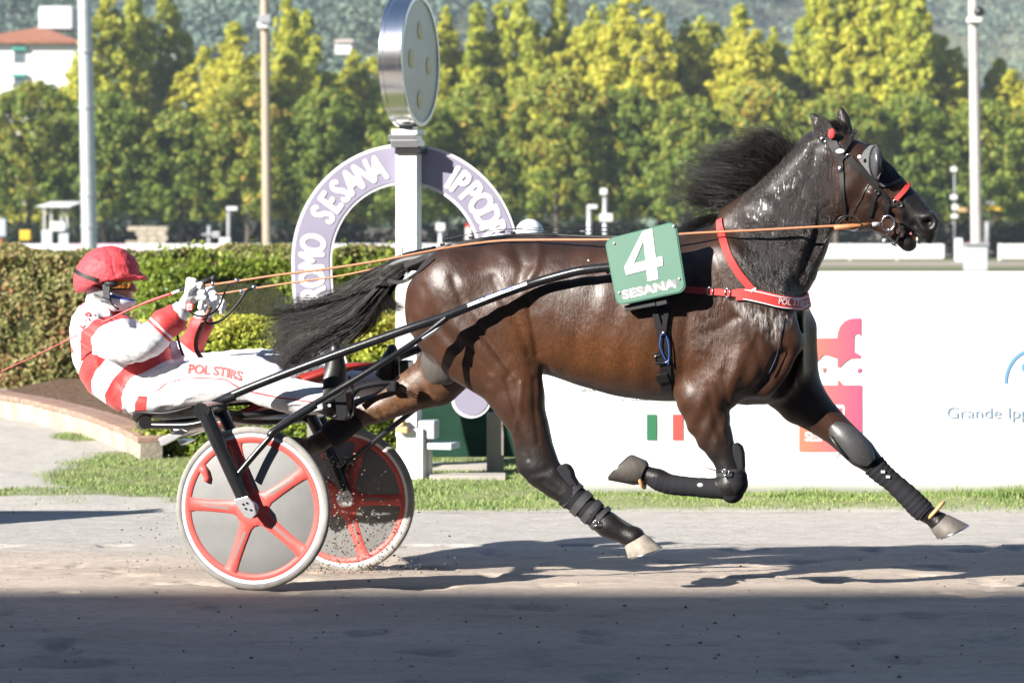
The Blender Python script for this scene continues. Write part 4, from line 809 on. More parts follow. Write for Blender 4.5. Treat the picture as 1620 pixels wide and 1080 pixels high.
# ------------------------------------------------------------------ the horse (one continuous body)
def qn(px, py, w, r, lat=1.0): return (Q(px, py, w), r*PM, lat)
def build_horse():
    Fd = Field((-.10, -.40, .05), (2.96, .40, 2.15), .0085)
    tr = []
    for px, top, bot, hw in [(652,452,520,.10),(664,424,545,.155),(684,404,568,.20),(715,391,585,.238),(760,380,590,.262),(815,373.5,590,.272),(870,373,592,.275),
                             (920,376,610,.285),(980,378,627,.292),(1040,376,634,.290),(1090,369,635,.265),(1130,360,636,.235),(1170,366,640,.215),(1210,385,640,.20),(1245,420,632,.175),(1268,455,612,.13),(1276,490,585,.09)]:
        t = Q(px, top, 0); b = Q(px, bot, 0); tr.append((t.x, t.z, b.z, hw))
    Fd.loft(tr, k=.02, e=2.25)
    # neck
    Fd.chain([qn(1175,452,0,88,.62), qn(1205,408,0,88,.60), qn(1233,372,0,77,.58), qn(1262,330,0,66,.56), qn(1293,288,0,58,.58), qn(1312,262,0,52,.62)], k=.05, grp=1)
    Fd.chain([qn(1160,350,0,22,1.2), qn(1196,326,0,24,1.0), qn(1228,300,0,24,.9), qn(1258,268,0,22,.9), qn(1288,234,0,20,.95), qn(1306,220,0,18,1)], k=.05, grp=1)
    # jugular groove
    Fd.chain([qn(1262,462,-.125,7), qn(1282,415,-.105,7), qn(1305,368,-.085,6)], k=.03, sub=True)
    # head
    Fd.chain([qn(1328,246,0,34,.95), qn(1350,262,0,38,.85), qn(1383,290,0,37,.75), qn(1414,316,0,33,.68), qn(1439,338,0,29,.72), qn(1459,354,0,25,.85)], k=.025, grp=2)
    Fd.chain([qn(1345,302,0,58,.62), qn(1362,316,0,48,.60)], k=.03, grp=2)
    Fd.chain([qn(1366,322,0,40,.62), qn(1388,336,0,29,.7), qn(1408,352,0,22,.75), qn(1424,368,0,17,.95), qn(1437,384,0,14,1.15)], k=.012, grp=2)
    Fd.chain([qn(1462,362,0,21,1.05), qn(1467,372,0,14,1.3)], k=.015, grp=2)
    Fd.ell(Q(1388,262,-.07), (.035,.022,.03), k=.03, grp=2); Fd.ell(Q(1388,262,.07), (.035,.022,.03), k=.03, grp=2)
    Fd.chain([qn(1376,305,-.088,5), qn(1408,330,-.072,5), qn(1428,342,-.062,4)], k=.02, grp=2)       # cheek ridge
    Fd.chain([qn(1446,356,-.055,5), qn(1463,377,-.058,3)], k=.008, sub=True)
    Fd.chain([qn(1431,357,-.08,2.2), qn(1446,370,-.05,4.5), qn(1460,386,0,7)], k=.008, sub=True)
    Fd.chain([qn(1431,357,.08,2.2), qn(1446,370,.05,4.5), qn(1460,386,0,7)], k=.008, sub=True)
    Fd.chain([qn(1440,365,0,4,8), qn(1458,384,0,6,8)], k=.006, sub=True)
    Fd.ell(Q(1470,351,-.062), (.030,.030,.026), k=.010, sub=True); Fd.ell(Q(1470,351,.062), (.024,.02,.026), k=.012, sub=True)
    Fd.chain([qn(1463,343,-.052,5), qn(1474,340,-.045,5), qn(1481,350,-.040,5), qn(1478,361,-.046,5)], k=.01, grp=2)
    # ears
    for w, pts in ((-.052, [(1310,214,15),(1298,197,13.5),(1289,187,8),(1281,179.5,2.5)]), (.052, [(1334,206,15),(1334,190,11.5),(1331,177,7),(1329,168,2.2)])):
        Fd.chain([qn(x, y, w, r, .62) for x, y, r in pts], k=.015, grp=3)
    Fd.chain([qn(1306,203,-.082,7), qn(1294,191,-.078,5), qn(1286,183,-.068,2)], k=.01, sub=True)
    Fd.chain([qn(1330,196,.02,5), qn(1331,182,.025,3)], k=.008, sub=True)
    # near hind
    Fd.chain([qn(722,462,-.135,70,.75), qn(765,520,-.16,74,.62), qn(800,575,-.165,50,.75), qn(822,630,-.165,34,.85)], k=.03, grp=4)
    Fd.chain([qn(690,500,-.10,38,1.2), qn(735,565,-.13,40,.9), qn(785,610,-.155,28,.9), qn(818,660,-.165,22,.9)], k=.03, grp=4)
    Fd.chain([qn(806,500,-.20,46,.6), qn(828,566,-.185,26,.8), qn(834,620,-.175,26,.8)], k=.03, grp=4)
    Fd.chain([qn(822,630,-.165,36,.85), qn(838,672,-.165,30,.85), qn(847,708,-.165,28.5,.75), qn(857,742,-.165,30,.7), qn(880,765,-.165,24,.75), qn(906,785,-.165,18.5,.85), qn(938,812,-.165,17,.9)], k=.025, grp=5)
    Fd.chain([qn(822,655,-.165,9), qn(822,700,-.165,8), qn(829,738,-.165,11)], k=.03, grp=5)
    Fd.chain([qn(938,812,-.165,18,1), qn(962,830,-.165,20.5,1), qn(985,843,-.165,16,1), qn(1003,850,-.165,18,1)], k=.015, grp=5)
    # far hind
    Fd.chain([qn(745,505,.14,66,.7), qn(722,560,.15,52,.75), qn(690,600,.16,44,.7), qn(650,619,.16,33,.8), qn(604,643,.16,25,.8), qn(572,652,.16,24,.75), qn(548,668,.16,17,.85), qn(522,688,.16,16,.9), qn(506,699,.16,17,1), qn(494,706,.16,14,1)], k=.03, grp=5)
    Fd.ell(Q(699,575,.0), (.098,.075,.10), k=.012, grp=6)
    # near fore (folded)
    Fd.chain([qn(1150,430,-.15,50,.6), qn(1180,500,-.165,52,.55), qn(1178,560,-.16,50,.6), qn(1140,602,-.155,44,.8), qn(1112,628,-.15,42,.8), qn(1121,664,-.15,35,.8), qn(1131,692,-.15,28,.85), qn(1146,722,-.15,20,.95), qn(1156,748,-.15,18.5,1), qn(1156,768,-.15,21,1)], k=.035, grp=7)
    Fd.chain([qn(1100,470,-.20,30,.5), qn(1108,550,-.195,38,.5), qn(1122,592,-.17,28,.6)], k=.045, grp=7)
    Fd.chain([qn(1215,470,-.13,34,.7), qn(1232,540,-.12,38,.7), qn(1205,600,-.13,26,.7)], k=.04, grp=7)
    Fd.chain([qn(1155,766,-.15,21,1), qn(1135,770,-.15,14,1), qn(1095,769,-.15,12.5,1), qn(1058,764,-.15,14,1), qn(1042,757,-.15,16,1), qn(1022,750,-.15,13,1), qn(1012,745,-.15,16,1)], k=.015, grp=8)
    # far fore (stretched out)
    Fd.chain([qn(1225,560,.12,52,.7), qn(1246,600,.13,50,.7), qn(1268,632,.13,40,.75), qn(1300,660,.13,29,.85), qn(1328,684,.13,24,.9), qn(1362,716,.13,23,.95), qn(1390,741,.13,15,.95), qn(1415,764,.13,13,1), qn(1436,785,.13,14.5,1), qn(1456,805,.13,16,1), qn(1476,818,.13,14,1), qn(1486,826,.13,17,1)], k=.03, grp=9)
    Fd.chain([qn(1262,520,.09,30,.8), qn(1268,560,.11,24,.8)], k=.04, grp=9)
    # creases between the muscles
    Fd.chain([qn(836,478,-.31,9), qn(846,530,-.30,12), qn(850,575,-.26,14)], k=.035, sub=True)
    Fd.chain([qn(1078,560,-.295,7), qn(1086,605,-.265,9)], k=.03, sub=True)
    Fd.chain([qn(1180,640,-.23,16), qn(1225,600,-.20,10), qn(1240,560,-.185,6)], k=.03, sub=True)
    Fd.chain([qn(770,385,-.265,6), qn(800,430,-.29,6), qn(812,470,-.30,5)], k=.04, sub=True)
    Fd.chain([qn(1262,500,-.10,6), qn(1258,560,-.10,9), qn(1236,620,-.08,12)], k=.03, sub=True)
    V, F, g = Fd.nets(3)
    # fine muscle relief
    N = len(V); nv = np.zeros(N); 
    me = npmesh('horse', V, F); me.update()
    nor = np.zeros(N*3, np.float32); me.vertices.foreach_get('normal', nor); nor = nor.reshape(-1,3)
    px, py = unQ(V)
    def wave(cx, cy, ang, lam, ext, amp):
        ca, sa = math.cos(ang), math.sin(ang); u = (px-cx)*ca+(py-cy)*sa; v = -(px-cx)*sa+(py-cy)*ca
        return amp*np.sin(u/lam*2*math.pi+v*.02)*np.exp(-(u/ext[0])**2-(v/ext[1])**2)*(V[:,1] < 0)
    nv += wave(740,545,-.95,34,(70,60),.0035)+wave(1185,600,.2,30,(50,60),.003)+wave(1290,400,.3,36,(50,80),.003)+wave(1110,680,.35,26,(40,60),.003)
    nv += wave(740,430,.8,60,(80,50),.004)+wave(980,500,.15,44,(120,90),.0018)
    def pline(pts, w, amp, near=True, both=False):
        d = np.full(N, 1e9)
        for i in range(len(pts)-1):
            a = np.array(pts[i], float); e = np.array(pts[i+1], float)-a; t = np.clip(((px-a[0])*e[0]+(py-a[1])*e[1])/(e@e), 0, 1); d = np.minimum(d, np.hypot(px-a[0]-t*e[0], py-a[1]-t*e[1]))
        m = 1.0 if both else ((V[:,1] < .02) if near else (V[:,1] > .05)); return amp*np.exp(-(d/w)**2)*m
    # grooves between the muscles (negative) and ridges, veins and tendons (positive)
    for pts, w, amp in (([(668,455),(690,510),(730,560),(772,604)],7,-.005), ([(716,440),(735,490),(775,545),(806,590)],7,-.006), ([(758,520),(795,570),(818,600)],5,-.005), ([(742,548),(778,590)],4,-.004), ([(780,440),(800,480),(824,520),(836,560)],8,-.006),
        ([(851,382),(853,400),(848,425),(838,440)],7,.008), ([(815,392),(826,420),(820,450)],9,-.008), ([(775,392),(800,405)],8,.004), ([(834,470),(841,505),(850,560)],5,-.006), ([(845,500),(862,545),(880,580)],10,.004), ([(800,600),(812,640),(826,690),(836,725)],4,-.006), ([(845,600),(846,650),(852,700)],4,-.004),
        ([(826,606),(822,650),(812,690)],3,.003), ([(860,760),(884,776)],5,-.004), ([(838,752),(868,742)],6,-.004), ([(915,800),(950,828)],3,-.003),
        ([(1096,420),(1090,470),(1084,530),(1080,590)],9,-.006), ([(1150,375),(1176,420),(1206,462)],9,.006), ([(1125,400),(1148,450),(1165,500)],9,-.006), ([(1165,500),(1140,520),(1110,530)],7,-.004), ([(1172,505),(1196,540),(1206,585)],8,-.006), ([(1112,560),(1130,600),(1150,640)],6,-.005), ([(1142,590),(1150,625),(1156,670)],5,-.005), ([(1120,610),(1128,650),(1140,690)],5,-.004), ([(1165,560),(1160,600)],9,.004),
        ([(1222,520),(1228,560),(1216,600)],6,-.006), ([(1210,500),(1196,520),(1186,548)],3,.0025),
        ([(1178,345),(1210,360),(1240,400),(1262,440)],10,-.006), ([(1215,318),(1240,345),(1268,385)],9,.005), ([(1290,235),(1282,280),(1250,330),(1210,380)],8,-.004), ([(1300,330),(1292,370),(1278,410),(1268,450)],5,-.006), ([(1312,355),(1300,395),(1288,440)],5,.004), ([(1318,240),(1316,280),(1322,320),(1332,345)],6,-.007),
        ([(1380,296),(1404,318),(1428,336)],4,.005), ([(1388,312),(1408,334),(1420,346)],6,-.004), ([(1400,268),(1425,292),(1450,318)],6,-.003), ([(1420,300),(1440,326),(1456,342)],3,.0022), ([(1345,330),(1362,345),(1384,356)],6,-.003), ([(1356,262),(1376,276)],6,-.004), ([(1438,350),(1456,368)],5,-.002), ([(1370,330),(1390,318),(1402,300)],2.2,.0018),
        ([(1096,480),(1108,500),(1104,530),(1118,545)],2.2,.0022), ([(1130,470),(1120,500),(1128,530),(1112,560)],2.0,.0020), ([(1150,555),(1140,580),(1146,610)],2.0,.0020), ([(1108,440),(1122,455),(1136,450)],2.0,.0018), ([(1108,645),(1122,668),(1134,700)],2.0,.0020), ([(1150,650),(1144,680),(1150,710)],2.0,.002), ([(920,470),(950,500),(985,520),(1020,560)],2.4,.0014), ([(905,520),(960,560),(1010,590)],2.2,.0012), ([(700,470),(725,500),(720,530)],2.2,.0016),
        ([(905,400),(900,470),(915,560)],10,-.0022), ([(945,395),(940,480),(955,590)],10,-.0022), ([(985,400),(982,490),(995,600)],10,-.0022), ([(1022,400),(1020,500),(1030,605)],10,-.0020)): nv += pline(pts, w, amp)
    for pts, w, amp in (([(1258,600),(1285,640),(1315,672)],4,-.005), ([(1246,620),(1275,655)],4,-.003), ([(1285,615),(1312,650)],4,.003), ([(640,605),(600,632),(570,646)],4,-.004), ([(700,608),(660,622),(620,640)],4,-.004), ([(690,630),(650,640),(610,655)],3,.003), ([(566,640),(585,655)],6,.004)): nv += pline(pts, w, amp, both=True)
    nv = nv*np.where(V[:,1] > .05, .5, 1.0)
    me.vertices.foreach_set('co', (V+nor*nv[:,None]).astype(np.float32).ravel()); me.update()
    # coat patches
    blk = np.maximum.reduce([sstep(640,745,py)*np.isin(g,(4,5)), sstep(665,735,py)*np.isin(g,(7,8,9)), sstep(625,570,px)*(py > 560), sstep(1120,1200,px)*sstep(500,430,py)*(.92-.62*sstep(1295,1335,px)*sstep(1440,1410,px))+sstep(1418,1450,px)*.9*(g == 2),
                             .75*sstep(430,380,py)*sstep(1180,1100,px)*(px < 1200)*.75, (g == 3)*.9])
    grey = (g == 6)*1.0
    fo = sdpoly(px, py, [(1160,480),(1215,490),(1264,492),(1256,505),(1238,520),(1222,542),(1213,526),(1194,516),(1176,502)])
    foam = sstep(9,-14,fo)*(V[:,1] < 0)
    dusty = np.maximum(sstep(790,620,px)*sstep(540,600,py)*sstep(700,680,py)*np.isin(g,(5,4))*(V[:,1] > 0), 0)
    wet = sstep(1120,1200,px)*(py < 480)*(px < 1330)+.6*np.exp(-((px-905)/40)**2-((py-500)/60)**2)+.7*np.exp(-((px-1120)/50)**2-((py-540)/70)**2)
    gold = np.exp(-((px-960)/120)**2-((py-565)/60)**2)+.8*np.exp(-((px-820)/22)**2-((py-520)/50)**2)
    for n_, a in (('blk', blk), ('grey', grey), ('foam', foam), ('dusty', dusty), ('wet', wet), ('gold', gold)): fattr(me, n_, a)
    return me, V, F
def horse_mat():
    m = bpy.data.materials.new('bay_coat'); m.use_nodes = True; N = m.node_tree.nodes; L = m.node_tree.links; b = N['Principled BSDF']
    def A(n): a = N.new('ShaderNodeAttribute'); a.attribute_name = n; return a.outputs['Fac']
    def mixc(f, c1, c2):
        x = N.new('ShaderNodeMix'); x.data_type = 'RGBA'; L.new(f, x.inputs[0])
        for i, c in ((6, c1), (7, c2)):
            if isinstance(c, tuple): x.inputs[i].default_value = (*c, 1)
            else: L.new(c, x.inputs[i])
        return x.outputs[2]
    def math_(op, a, b_=None):
        x = N.new('ShaderNodeMath'); x.operation = op; x.use_clamp = op == 'MULTIPLY'
        for i, v in enumerate((a, b_)):
            if v is None: continue
            if isinstance(v, (int, float)): x.inputs[i].default_value = v
            else: L.new(v, x.inputs[i])
        return x.outputs[0]
    tc = N.new('ShaderNodeTexCoord')
    def noise(scale, st=(1,1,1), det=5, rough=.6):
        mp = N.new('ShaderNodeMapping'); mp.inputs['Scale'].default_value = st; L.new(tc.outputs['Object'], mp.inputs[0])
        n = N.new('ShaderNodeTexNoise'); n.inputs['Scale'].default_value = scale; n.inputs['Detail'].default_value = det; n.inputs['Roughness'].default_value = rough; L.new(mp.outputs[0], n.inputs['Vector']); return n.outputs['Fac']
    def ramp(f, a, b_):
        r = N.new('ShaderNodeMapRange'); r.inputs['From Min'].default_value = a; r.inputs['From Max'].default_value = b_; L.new(f, r.inputs['Value']); return r.outputs[0]
    n1 = noise(3.5); brown = mixc(ramp(n1,.35,.65), (.025,.0098,.0046), (.054,.0198,.0082))
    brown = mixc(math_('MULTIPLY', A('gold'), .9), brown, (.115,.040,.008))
    brown = mixc(ramp(noise(160, (1,1,.35)),.3,.75), brown, mixc(ramp(n1,.35,.65), (.022,.010,.006), (.036,.016,.009)))
    c = mixc(A('blk'), brown, (.008,.0065,.006))
    c = mixc(math_('MULTIPLY', A('dusty'), ramp(noise(30),.3,.8)), c, (.15,.075,.035))
    c = mixc(A('grey'), c, (.065,.058,.052))
    fm = math_('MULTIPLY', A('foam'), ramp(noise(34,(2.6,1,.6),7,.75),.44,.66)); 
    # dried sweat streaks on the neck and shoulder
    st = noise(38, (2.2,1,.55), 7, .7); ws = math_('MULTIPLY', A('wet'), ramp(st,.52,.78))
    c = mixc(math_('MULTIPLY', ws, .20), c, (.26,.25,.24))
    c = mixc(fm, c, (.50,.485,.47)); L.new(c, b.inputs['Base Color'])
    r = ramp(noise(12),.3,.7); rr = N.new('ShaderNodeMapRange'); rr.inputs['To Min'].default_value = .36; rr.inputs['To Max'].default_value = .52; L.new(r, rr.inputs['Value'])
    wet2 = math_('SUBTRACT', rr.outputs[0], math_('MULTIPLY', A('wet'), .16)); L.new(wet2, b.inputs['Roughness'])
    b.inputs['Specular IOR Level'].default_value = .38; b.inputs['Sheen Weight'].default_value = .03; b.inputs['Sheen Roughness'].default_value = .4
    b.inputs['Coat Weight'].default_value = .06; b.inputs['Coat Roughness'].default_value = .32
    v = N.new('ShaderNodeTexVoronoi'); v.feature = 'DISTANCE_TO_EDGE'; v.inputs['Scale'].default_value = 9
    nw = N.new('ShaderNodeTexNoise'); nw.inputs['Scale'].default_value = 7; L.new(tc.outputs['Object'], nw.inputs['Vector'])
    va = N.new('ShaderNodeVectorMath'); va.operation = 'MULTIPLY_ADD'; va.inputs[1].default_value = (.25,.25,.25); L.new(nw.outputs['Color'], va.inputs[0]); L.new(tc.outputs['Object'], va.inputs[2]); L.new(va.outputs[0], v.inputs['Vector'])
    vein = ramp(v.outputs['Distance'], .045, 0.0)
    def bump(h, s, d, prev=None):
        bu = N.new('ShaderNodeBump'); bu.inputs['Strength'].default_value = s; bu.inputs['Distance'].default_value = d; L.new(h, bu.inputs['Height'])
        if prev is not None: L.new(prev, bu.inputs['Normal'])
        return bu.outputs[0]
    p = bump(vein, .07, .002); p = bump(noise(7,(1,1,1),3), .5, .010, p); p = bump(noise(48,(1,1,.55),5), .8, .0022, p); p = bump(noise(130,(1,1,.4),4), .7, .0010, p)
    p = bump(noise(260,(1,1,.22),3), .6, .0007, p)
    wb = N.new('ShaderNodeBump'); wb.inputs['Distance'].default_value = .0045; L.new(ramp(st,.42,.62), wb.inputs['Height']); L.new(math_('MULTIPLY', A('wet'), .8), wb.inputs['Strength']); L.new(p, wb.inputs['Normal'])
    L.new(wb.outputs[0], b.inputs['Normal'])
    return m
hme, hV, hF = build_horse()
M_coat = horse_mat()
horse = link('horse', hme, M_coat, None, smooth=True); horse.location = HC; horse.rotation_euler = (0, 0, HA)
tag(horse, 'dark bay horse at full trot with black mane and tail, wearing number four', 'horse')
bvh = BVHTree.FromPolygons([tuple(v) for v in hV], [tuple(int(i) for i in f) for f in hF])
# ------------------------------------------------------------------ things worn by the horse, laid on its surface
def hroot(name, label, cat, px, py, w=0.0):
    o = empty(name, HC+HX*Q(px,py,w).x+HYV*w+Vector((0,0,Q(px,py,w).z)), HA); tag(o, label, cat); o['_l'] = list(Q(px,py,w)); return o
def hput(mb, nm, m, par, **k):
    o = mb.build(nm, m, par, **k)
    if par.get('_l') is not None: o.location = -Vector(par['_l'])
    elif par is horse: pass
    return o
def onskin(px, py, side=-1, off=.004, fall=-.1):
    """surface point of the near (side -1) or far flank at a photo pixel"""
    q0 = Q(px, py, side*.5); cam_l = Vector(((Vector((0,0,EYE))-HC).dot(HX), (Vector((0,0,EYE))-HC).dot(HYV), EYE))
    if side < 0: d = (q0-cam_l).normalized(); hit = bvh.ray_cast(q0, d)
    else: d = Vector((0,-1,0)); q1 = Q(px, py, .1); q1.y = .5; hit = bvh.ray_cast(q1, d)
    if hit[0] is None: p = Q(px, py, fall); return p, Vector((0,side,0)), False
    return hit[0]+hit[1]*off, hit[1], True
def strap(path, width, nm, m, par, thick=.004, n=6, off=.003, side=-1, fall=-.1, widths=None, smooth_=True):
    """a strap following the skin; path in photo pixels"""
    pp = catmull([Vector((x, y, 0)) for x, y in path], n); pts = []; nrm = []; last = fall
    for p in pp:
        q, nn, ok = onskin(p.x, p.y, side, off, last)
        if ok: last = q.y
        pts.append(q); nrm.append(nn)
    for it in range(2):
        pts = [pts[0]]+[(pts[i-1]+pts[i]*2+pts[i+1])/4 for i in range(1,len(pts)-1)]+[pts[-1]]; nrm = [nrm[0]]+[(nrm[i-1]+nrm[i]*2+nrm[i+1]).normalized() for i in range(1,len(nrm)-1)]+[nrm[-1]]
    mb = MB(); L = len(pts)
    for i in range(L):
        t = (pts[min(i+1,L-1)]-pts[max(i-1,0)]).normalized(); b = t.cross(nrm[i]).normalized(); w = (widths[0]+(widths[1]-widths[0])*i/(L-1) if widths else width)*PM/2; n_ = nrm[i]
        mb.v += [tuple(pts[i]-b*w), tuple(pts[i]+b*w), tuple(pts[i]+b*w+n_*thick), tuple(pts[i]-b*w+n_*thick)]
    for i in range(L-1):
        a = i*4
        for j in range(4): mb.f.append((a+j, a+(j+1)%4, a+4+(j+1)%4, a+4+j))
    mb.f += [(3,2,1,0), (L*4-4,L*4-3,L*4-2,L*4-1)]
    return hput(mb, nm, m, par, autos=.8)
def ring(px, py, r, nm, m, par, tr=.0025, w=None, off=.008, side=-1, sc=(1,1), tilt=0.0):
    q, nn, ok = onskin(px, py, side, off) if w is None else (Q(px, py, w), Vector((0,-1,0)), True)
    mb = MB(); u = Vector((1,0,0)); v = Vector((0,0,1)); u, v = u*math.cos(tilt)+v*math.sin(tilt), v*math.cos(tilt)-u*math.sin(tilt)
    mb.tube([q+(u*math.cos(a)*sc[0]+v*math.sin(a)*sc[1])*r*PM for a in [2*math.pi*k/20 for k in range(21)]], tr, 8, caps=False); return hput(mb, nm, m, par, smooth=True)
M_redweb = mat('red_webbing', (.60,.05,.045), .55, .4, bump=.0006, bscale=220, var=.12, vscale=20); M_wtrim = mat('white_piping', (.75,.72,.72), .6)
M_hoof = mat('hoof_horn', (.13,.115,.10), .6, .4, var=.35, vscale=24, stretch=(1,1,.4), bump=.001, bscale=60); M_hoof2 = mat('dusty_hoof', (.33,.285,.235), .75, .3, var=.35, vscale=22, bump=.0012, bscale=60)
# hooves: oblique truncated cones from coronet to sole
def hoof(cor, sole, w, m, sw=1.0, label=None):
    c0, c1 = Q(*cor[0], w), Q(*cor[1], w); s0, s1 = Q(*sole[0], w), Q(*sole[1], w); mb = MB(); n = 24; rows = []
    for f in (-.22, 0, .5, .93, 1.0):
        a0 = c0+(s0-c0)*f; a1 = c1+(s1-c1)*f; c = (a0+a1)/2; u = (a1-a0)/2; wd = (c1-c0).length/2*(.95+.42*max(f,0))*sw*(.97 if f == 1.0 else 1); 
        if f < 0: u = u*.85; wd *= .8
        rows.append([c+u*math.cos(q)+Vector((0,wd*math.sin(q),0)) for q in [2*math.pi*k/n for k in range(n)]])
    for r in rows: mb.v += [tuple(p) for p in r]
    for i in range(len(rows)-1):
        for k in range(n): mb.f.append((i*n+k, i*n+(k+1)%n, (i+1)*n+(k+1)%n, (i+1)*n+k))
    cc = (s0+s1)/2+((c0+c1)-(s0+s1)).normalized()*.006; b = len(mb.v); mb.v.append(tuple(cc)); mb.v.append(tuple((c0+c1)/2))
    L = (len(rows)-1)*n
    for k in range(n): mb.f += [(L+k, L+(k+1)%n, b), (k, b+1, (k+1)%n)]
    o = mb.build('hoof', m, horse, autos=.7)
    # shoe: a thin steel rim on the sole
    nn = ((s0+s1)/2-(c0+c1)/2).normalized(); u = (s1-s0)/2; wd = (c1-c0).length/2*1.37*sw; mbs = MB(); c = (s0+s1)/2+nn*.003
    mbs.tube([c+u*.93*math.cos(q)+Vector((0,wd*.93*math.sin(q),0)) for q in [-2.5+5.0*k/18 for k in range(19)]], .0045, 6); mbs.build('shoe', M_steel, o, smooth=True)
    return o
hoof(((989,865),(1021,845)), ((994,882),(1048,866)), -.165, M_hoof2)
hoof(((1473,838),(1501,814)), ((1483,852),(1533,830)), .13, M_hoof)
hoof(((1003,767),(1022,728)), ((963,759),(1001,719)), -.15, M_hoof, 1.1)
hoof(((500,716),(489,694)), ((486,728),(462,690)), .16, M_hoof)
# eye glint and teeth, tongue
M_tongue = mat('tongue', (.42,.17,.17), .35, .5, bump=.001, bscale=80); M_teeth = mat('teeth', (.55,.50,.38), .4)
MB().tube([Q(1430,362,0), Q(1440,371,0), Q(1449,381,0)], [.018,.022,.012], 12).build('tongue', M_tongue, horse, smooth=True)
mb = MB()
for k in range(5): mb.box(Q(1451+k*1.0,378+k*1.2,-.02+.01*k), (.008,.009,.014))
mb.build('teeth', M_teeth, horse, bevel=.001)
# number cloth board on the near side
M_green = mat('green_board', (.115,.225,.17), .45, .4, var=.06, vscale=4); M_gedge = mat('dark_green_edge', (.05,.16,.11), .5)
NB = [(966,376),(1064,349),(1083,463),(975,484)]
wN = -.365
nbp = hroot('number_board', 'green rounded number board with a white 4, hung on the flank', 'number board', 1025, 420, wN)
def quadmap(u, v, inset=0.0):                            # u,v in -1..1
    u *= 1-inset; v *= 1-inset; a = ((1-u)*(1+v)/4, (1+u)*(1+v)/4, (1+u)*(1-v)/4, (1-u)*(1-v)/4); c = [(956,379),(1069,349.5),(1086,461),(976,484)]
    return sum(a[i]*c[i][0] for i in range(4)), sum(a[i]*c[i][1] for i in range(4))
def rr(n=7, r=.22, inset=0.0):
    out = []
    for cx_, cy_, a0 in ((1-r,1-r,0),(-1+r,1-r,90),(-1+r,-1+r,180),(1-r,-1+r,270)):
        for k in range(n+1): a = math.radians(a0+90*k/n); out.append(quadmap(cx_+r*math.cos(a), cy_+r*math.sin(a), inset))
    return out
def nq(x, y, d): p = Q(x, y, wN); p.y -= d; return p
hput(MB().prism(rr(), -.02, 0, nq), 'board', M_gedge, nbp, autos=.5); hput(MB().prism(rr(inset=.035), 0.0005, .003, nq), 'face', M_green, nbp, autos=.5)
def tframe(x, y, d, cx_=0, cy_=0, tilt=0): 
    ca, sa = math.cos(tilt), math.sin(tilt); return nq(cx_+x*ca+y*sa, cy_+x*sa-y*ca, .0045+d)
four = [(1024,357.5),(1036,357.5),(1038,406),(1049,404),(1050,417),(1040,420),(1041,442),(1023,446),(1020,424),(989,432),(988,419)]
four_pts = [(1018,364),(1032,360),(1037,407),(1048,404.5),(1049.5,419.5),(1039.5,422),(1042,441.5),(1026,445),(1022.5,426),(991,434.5),(988,422)]
hole = [(1017,384),(1005,415),(1021,411)]
# the figure four in three pieces so its counter stays open
f4 = [[(1018,364),(1032,360),(1042,441.5),(1026,445)], [(1018,364),(1024.5,371),(1005.5,414.5),(988,422)], [(988,422),(1048,404.5),(1049.5,419.5),(991,434.5)]]
f4 = [[(1017,366),(1032,361),(1042,441.5),(1025,445)], [(1017,366),(1022,372),(1003,417),(988,423)], [(988,421),(1048,405),(1049.5,420),(991,435)]]
for i, pl in enumerate(f4): hput(MB().prism(pl, .0035+.0004*i, .0055+.0004*i, nq), 'figure', M_white, nbp)
tl = math.atan2(-22, 110)
band_ = [(982,461.5),(1070,441.5),(1072,453),(985,473.5)]
hput(MB().prism(band_, .0032, .0040, nq), 'name_strip', mat('grey_strip', (.22,.225,.22), .5), nbp)
o = text_on('SESANA', lambda x, y, d: tframe(x, y, d, 1027, 457.3, -.222), 20, 'lettering', M_white, nbp, bold=.02, width=86); o.location = -Vector(nbp['_l'])
for (x, y) in ((980,463),(1075,441),(972,385),(1066,358)): hput(MB().tube([nq(x,y,.002), nq(x,y,.006)], .006, 10), 'rivet', M_gal, nbp, autos=.5)
hput(MB().prism([(985,484),(1034,474),(1036,484),(988,493)], -.06, -.022, nq), 'bracket', M_rubber, nbp, bevel=.003)
hput(MB().prism([(1035,474),(1052,470),(1054,481),(1037,485)], -.07, -.022, nq), 'bracket', M_rubber, nbp, bevel=.003)
hput(MB().prism([(968,390),(1062,362),(1070,420),(980,445)], -.05, -.022, nq), 'backing', M_rubber, nbp, bevel=.003)
# harness saddle and girth
gr = hroot('harness_saddle', 'black harness girth and pad behind the shoulder under the number board', 'harness', 1050, 500, -.25)
strap([(1046,372),(1047,400),(1048,440),(1049,500),(1052,560),(1054,610),(1057,628)], 17, 'girth', M_leather, gr, .006, 6)
strap([(1036,368),(1037,385),(1040,420),(1044,470)], 34, 'pad', M_leather, gr, .014, 5)
strap([(1033,481),(1041,512),(1046,530)], 9, 'tug_strap', M_leather, gr, .004, 5, off=.014); strap([(1058,478),(1052,508),(1050,530)], 7, 'tug_strap', M_leather, gr, .004, 5, off=.014)
M_bluecord = mat('blue_cord', (.03,.09,.34), .5)
def skintube(path, r, nm, m, par, off=.012, n=6, side=-1, fall=-.1):
    pts = []
    for p in catmull([Vector((x,y,0)) for x, y in path], n):
        q, nn, ok = onskin(p.x, p.y, side, off, fall); pts.append(q); fall = q.y
    return hput(MB().tube(pts, r, 8), nm, m, par, smooth=True)
skintube([(1046,528),(1044,545),(1050,560),(1057,572)], .0026, 'safety_cord', M_bluecord, gr, .018); skintube([(1046,528),(1054,530),(1058,545),(1059,560),(1058,575)], .0026, 'safety_cord', M_bluecord, gr, .018)
hput(MB().ball(onskin(1050,526,-1,.02)[0], .009, 12), 'buckle', M_steel, gr, smooth=True)
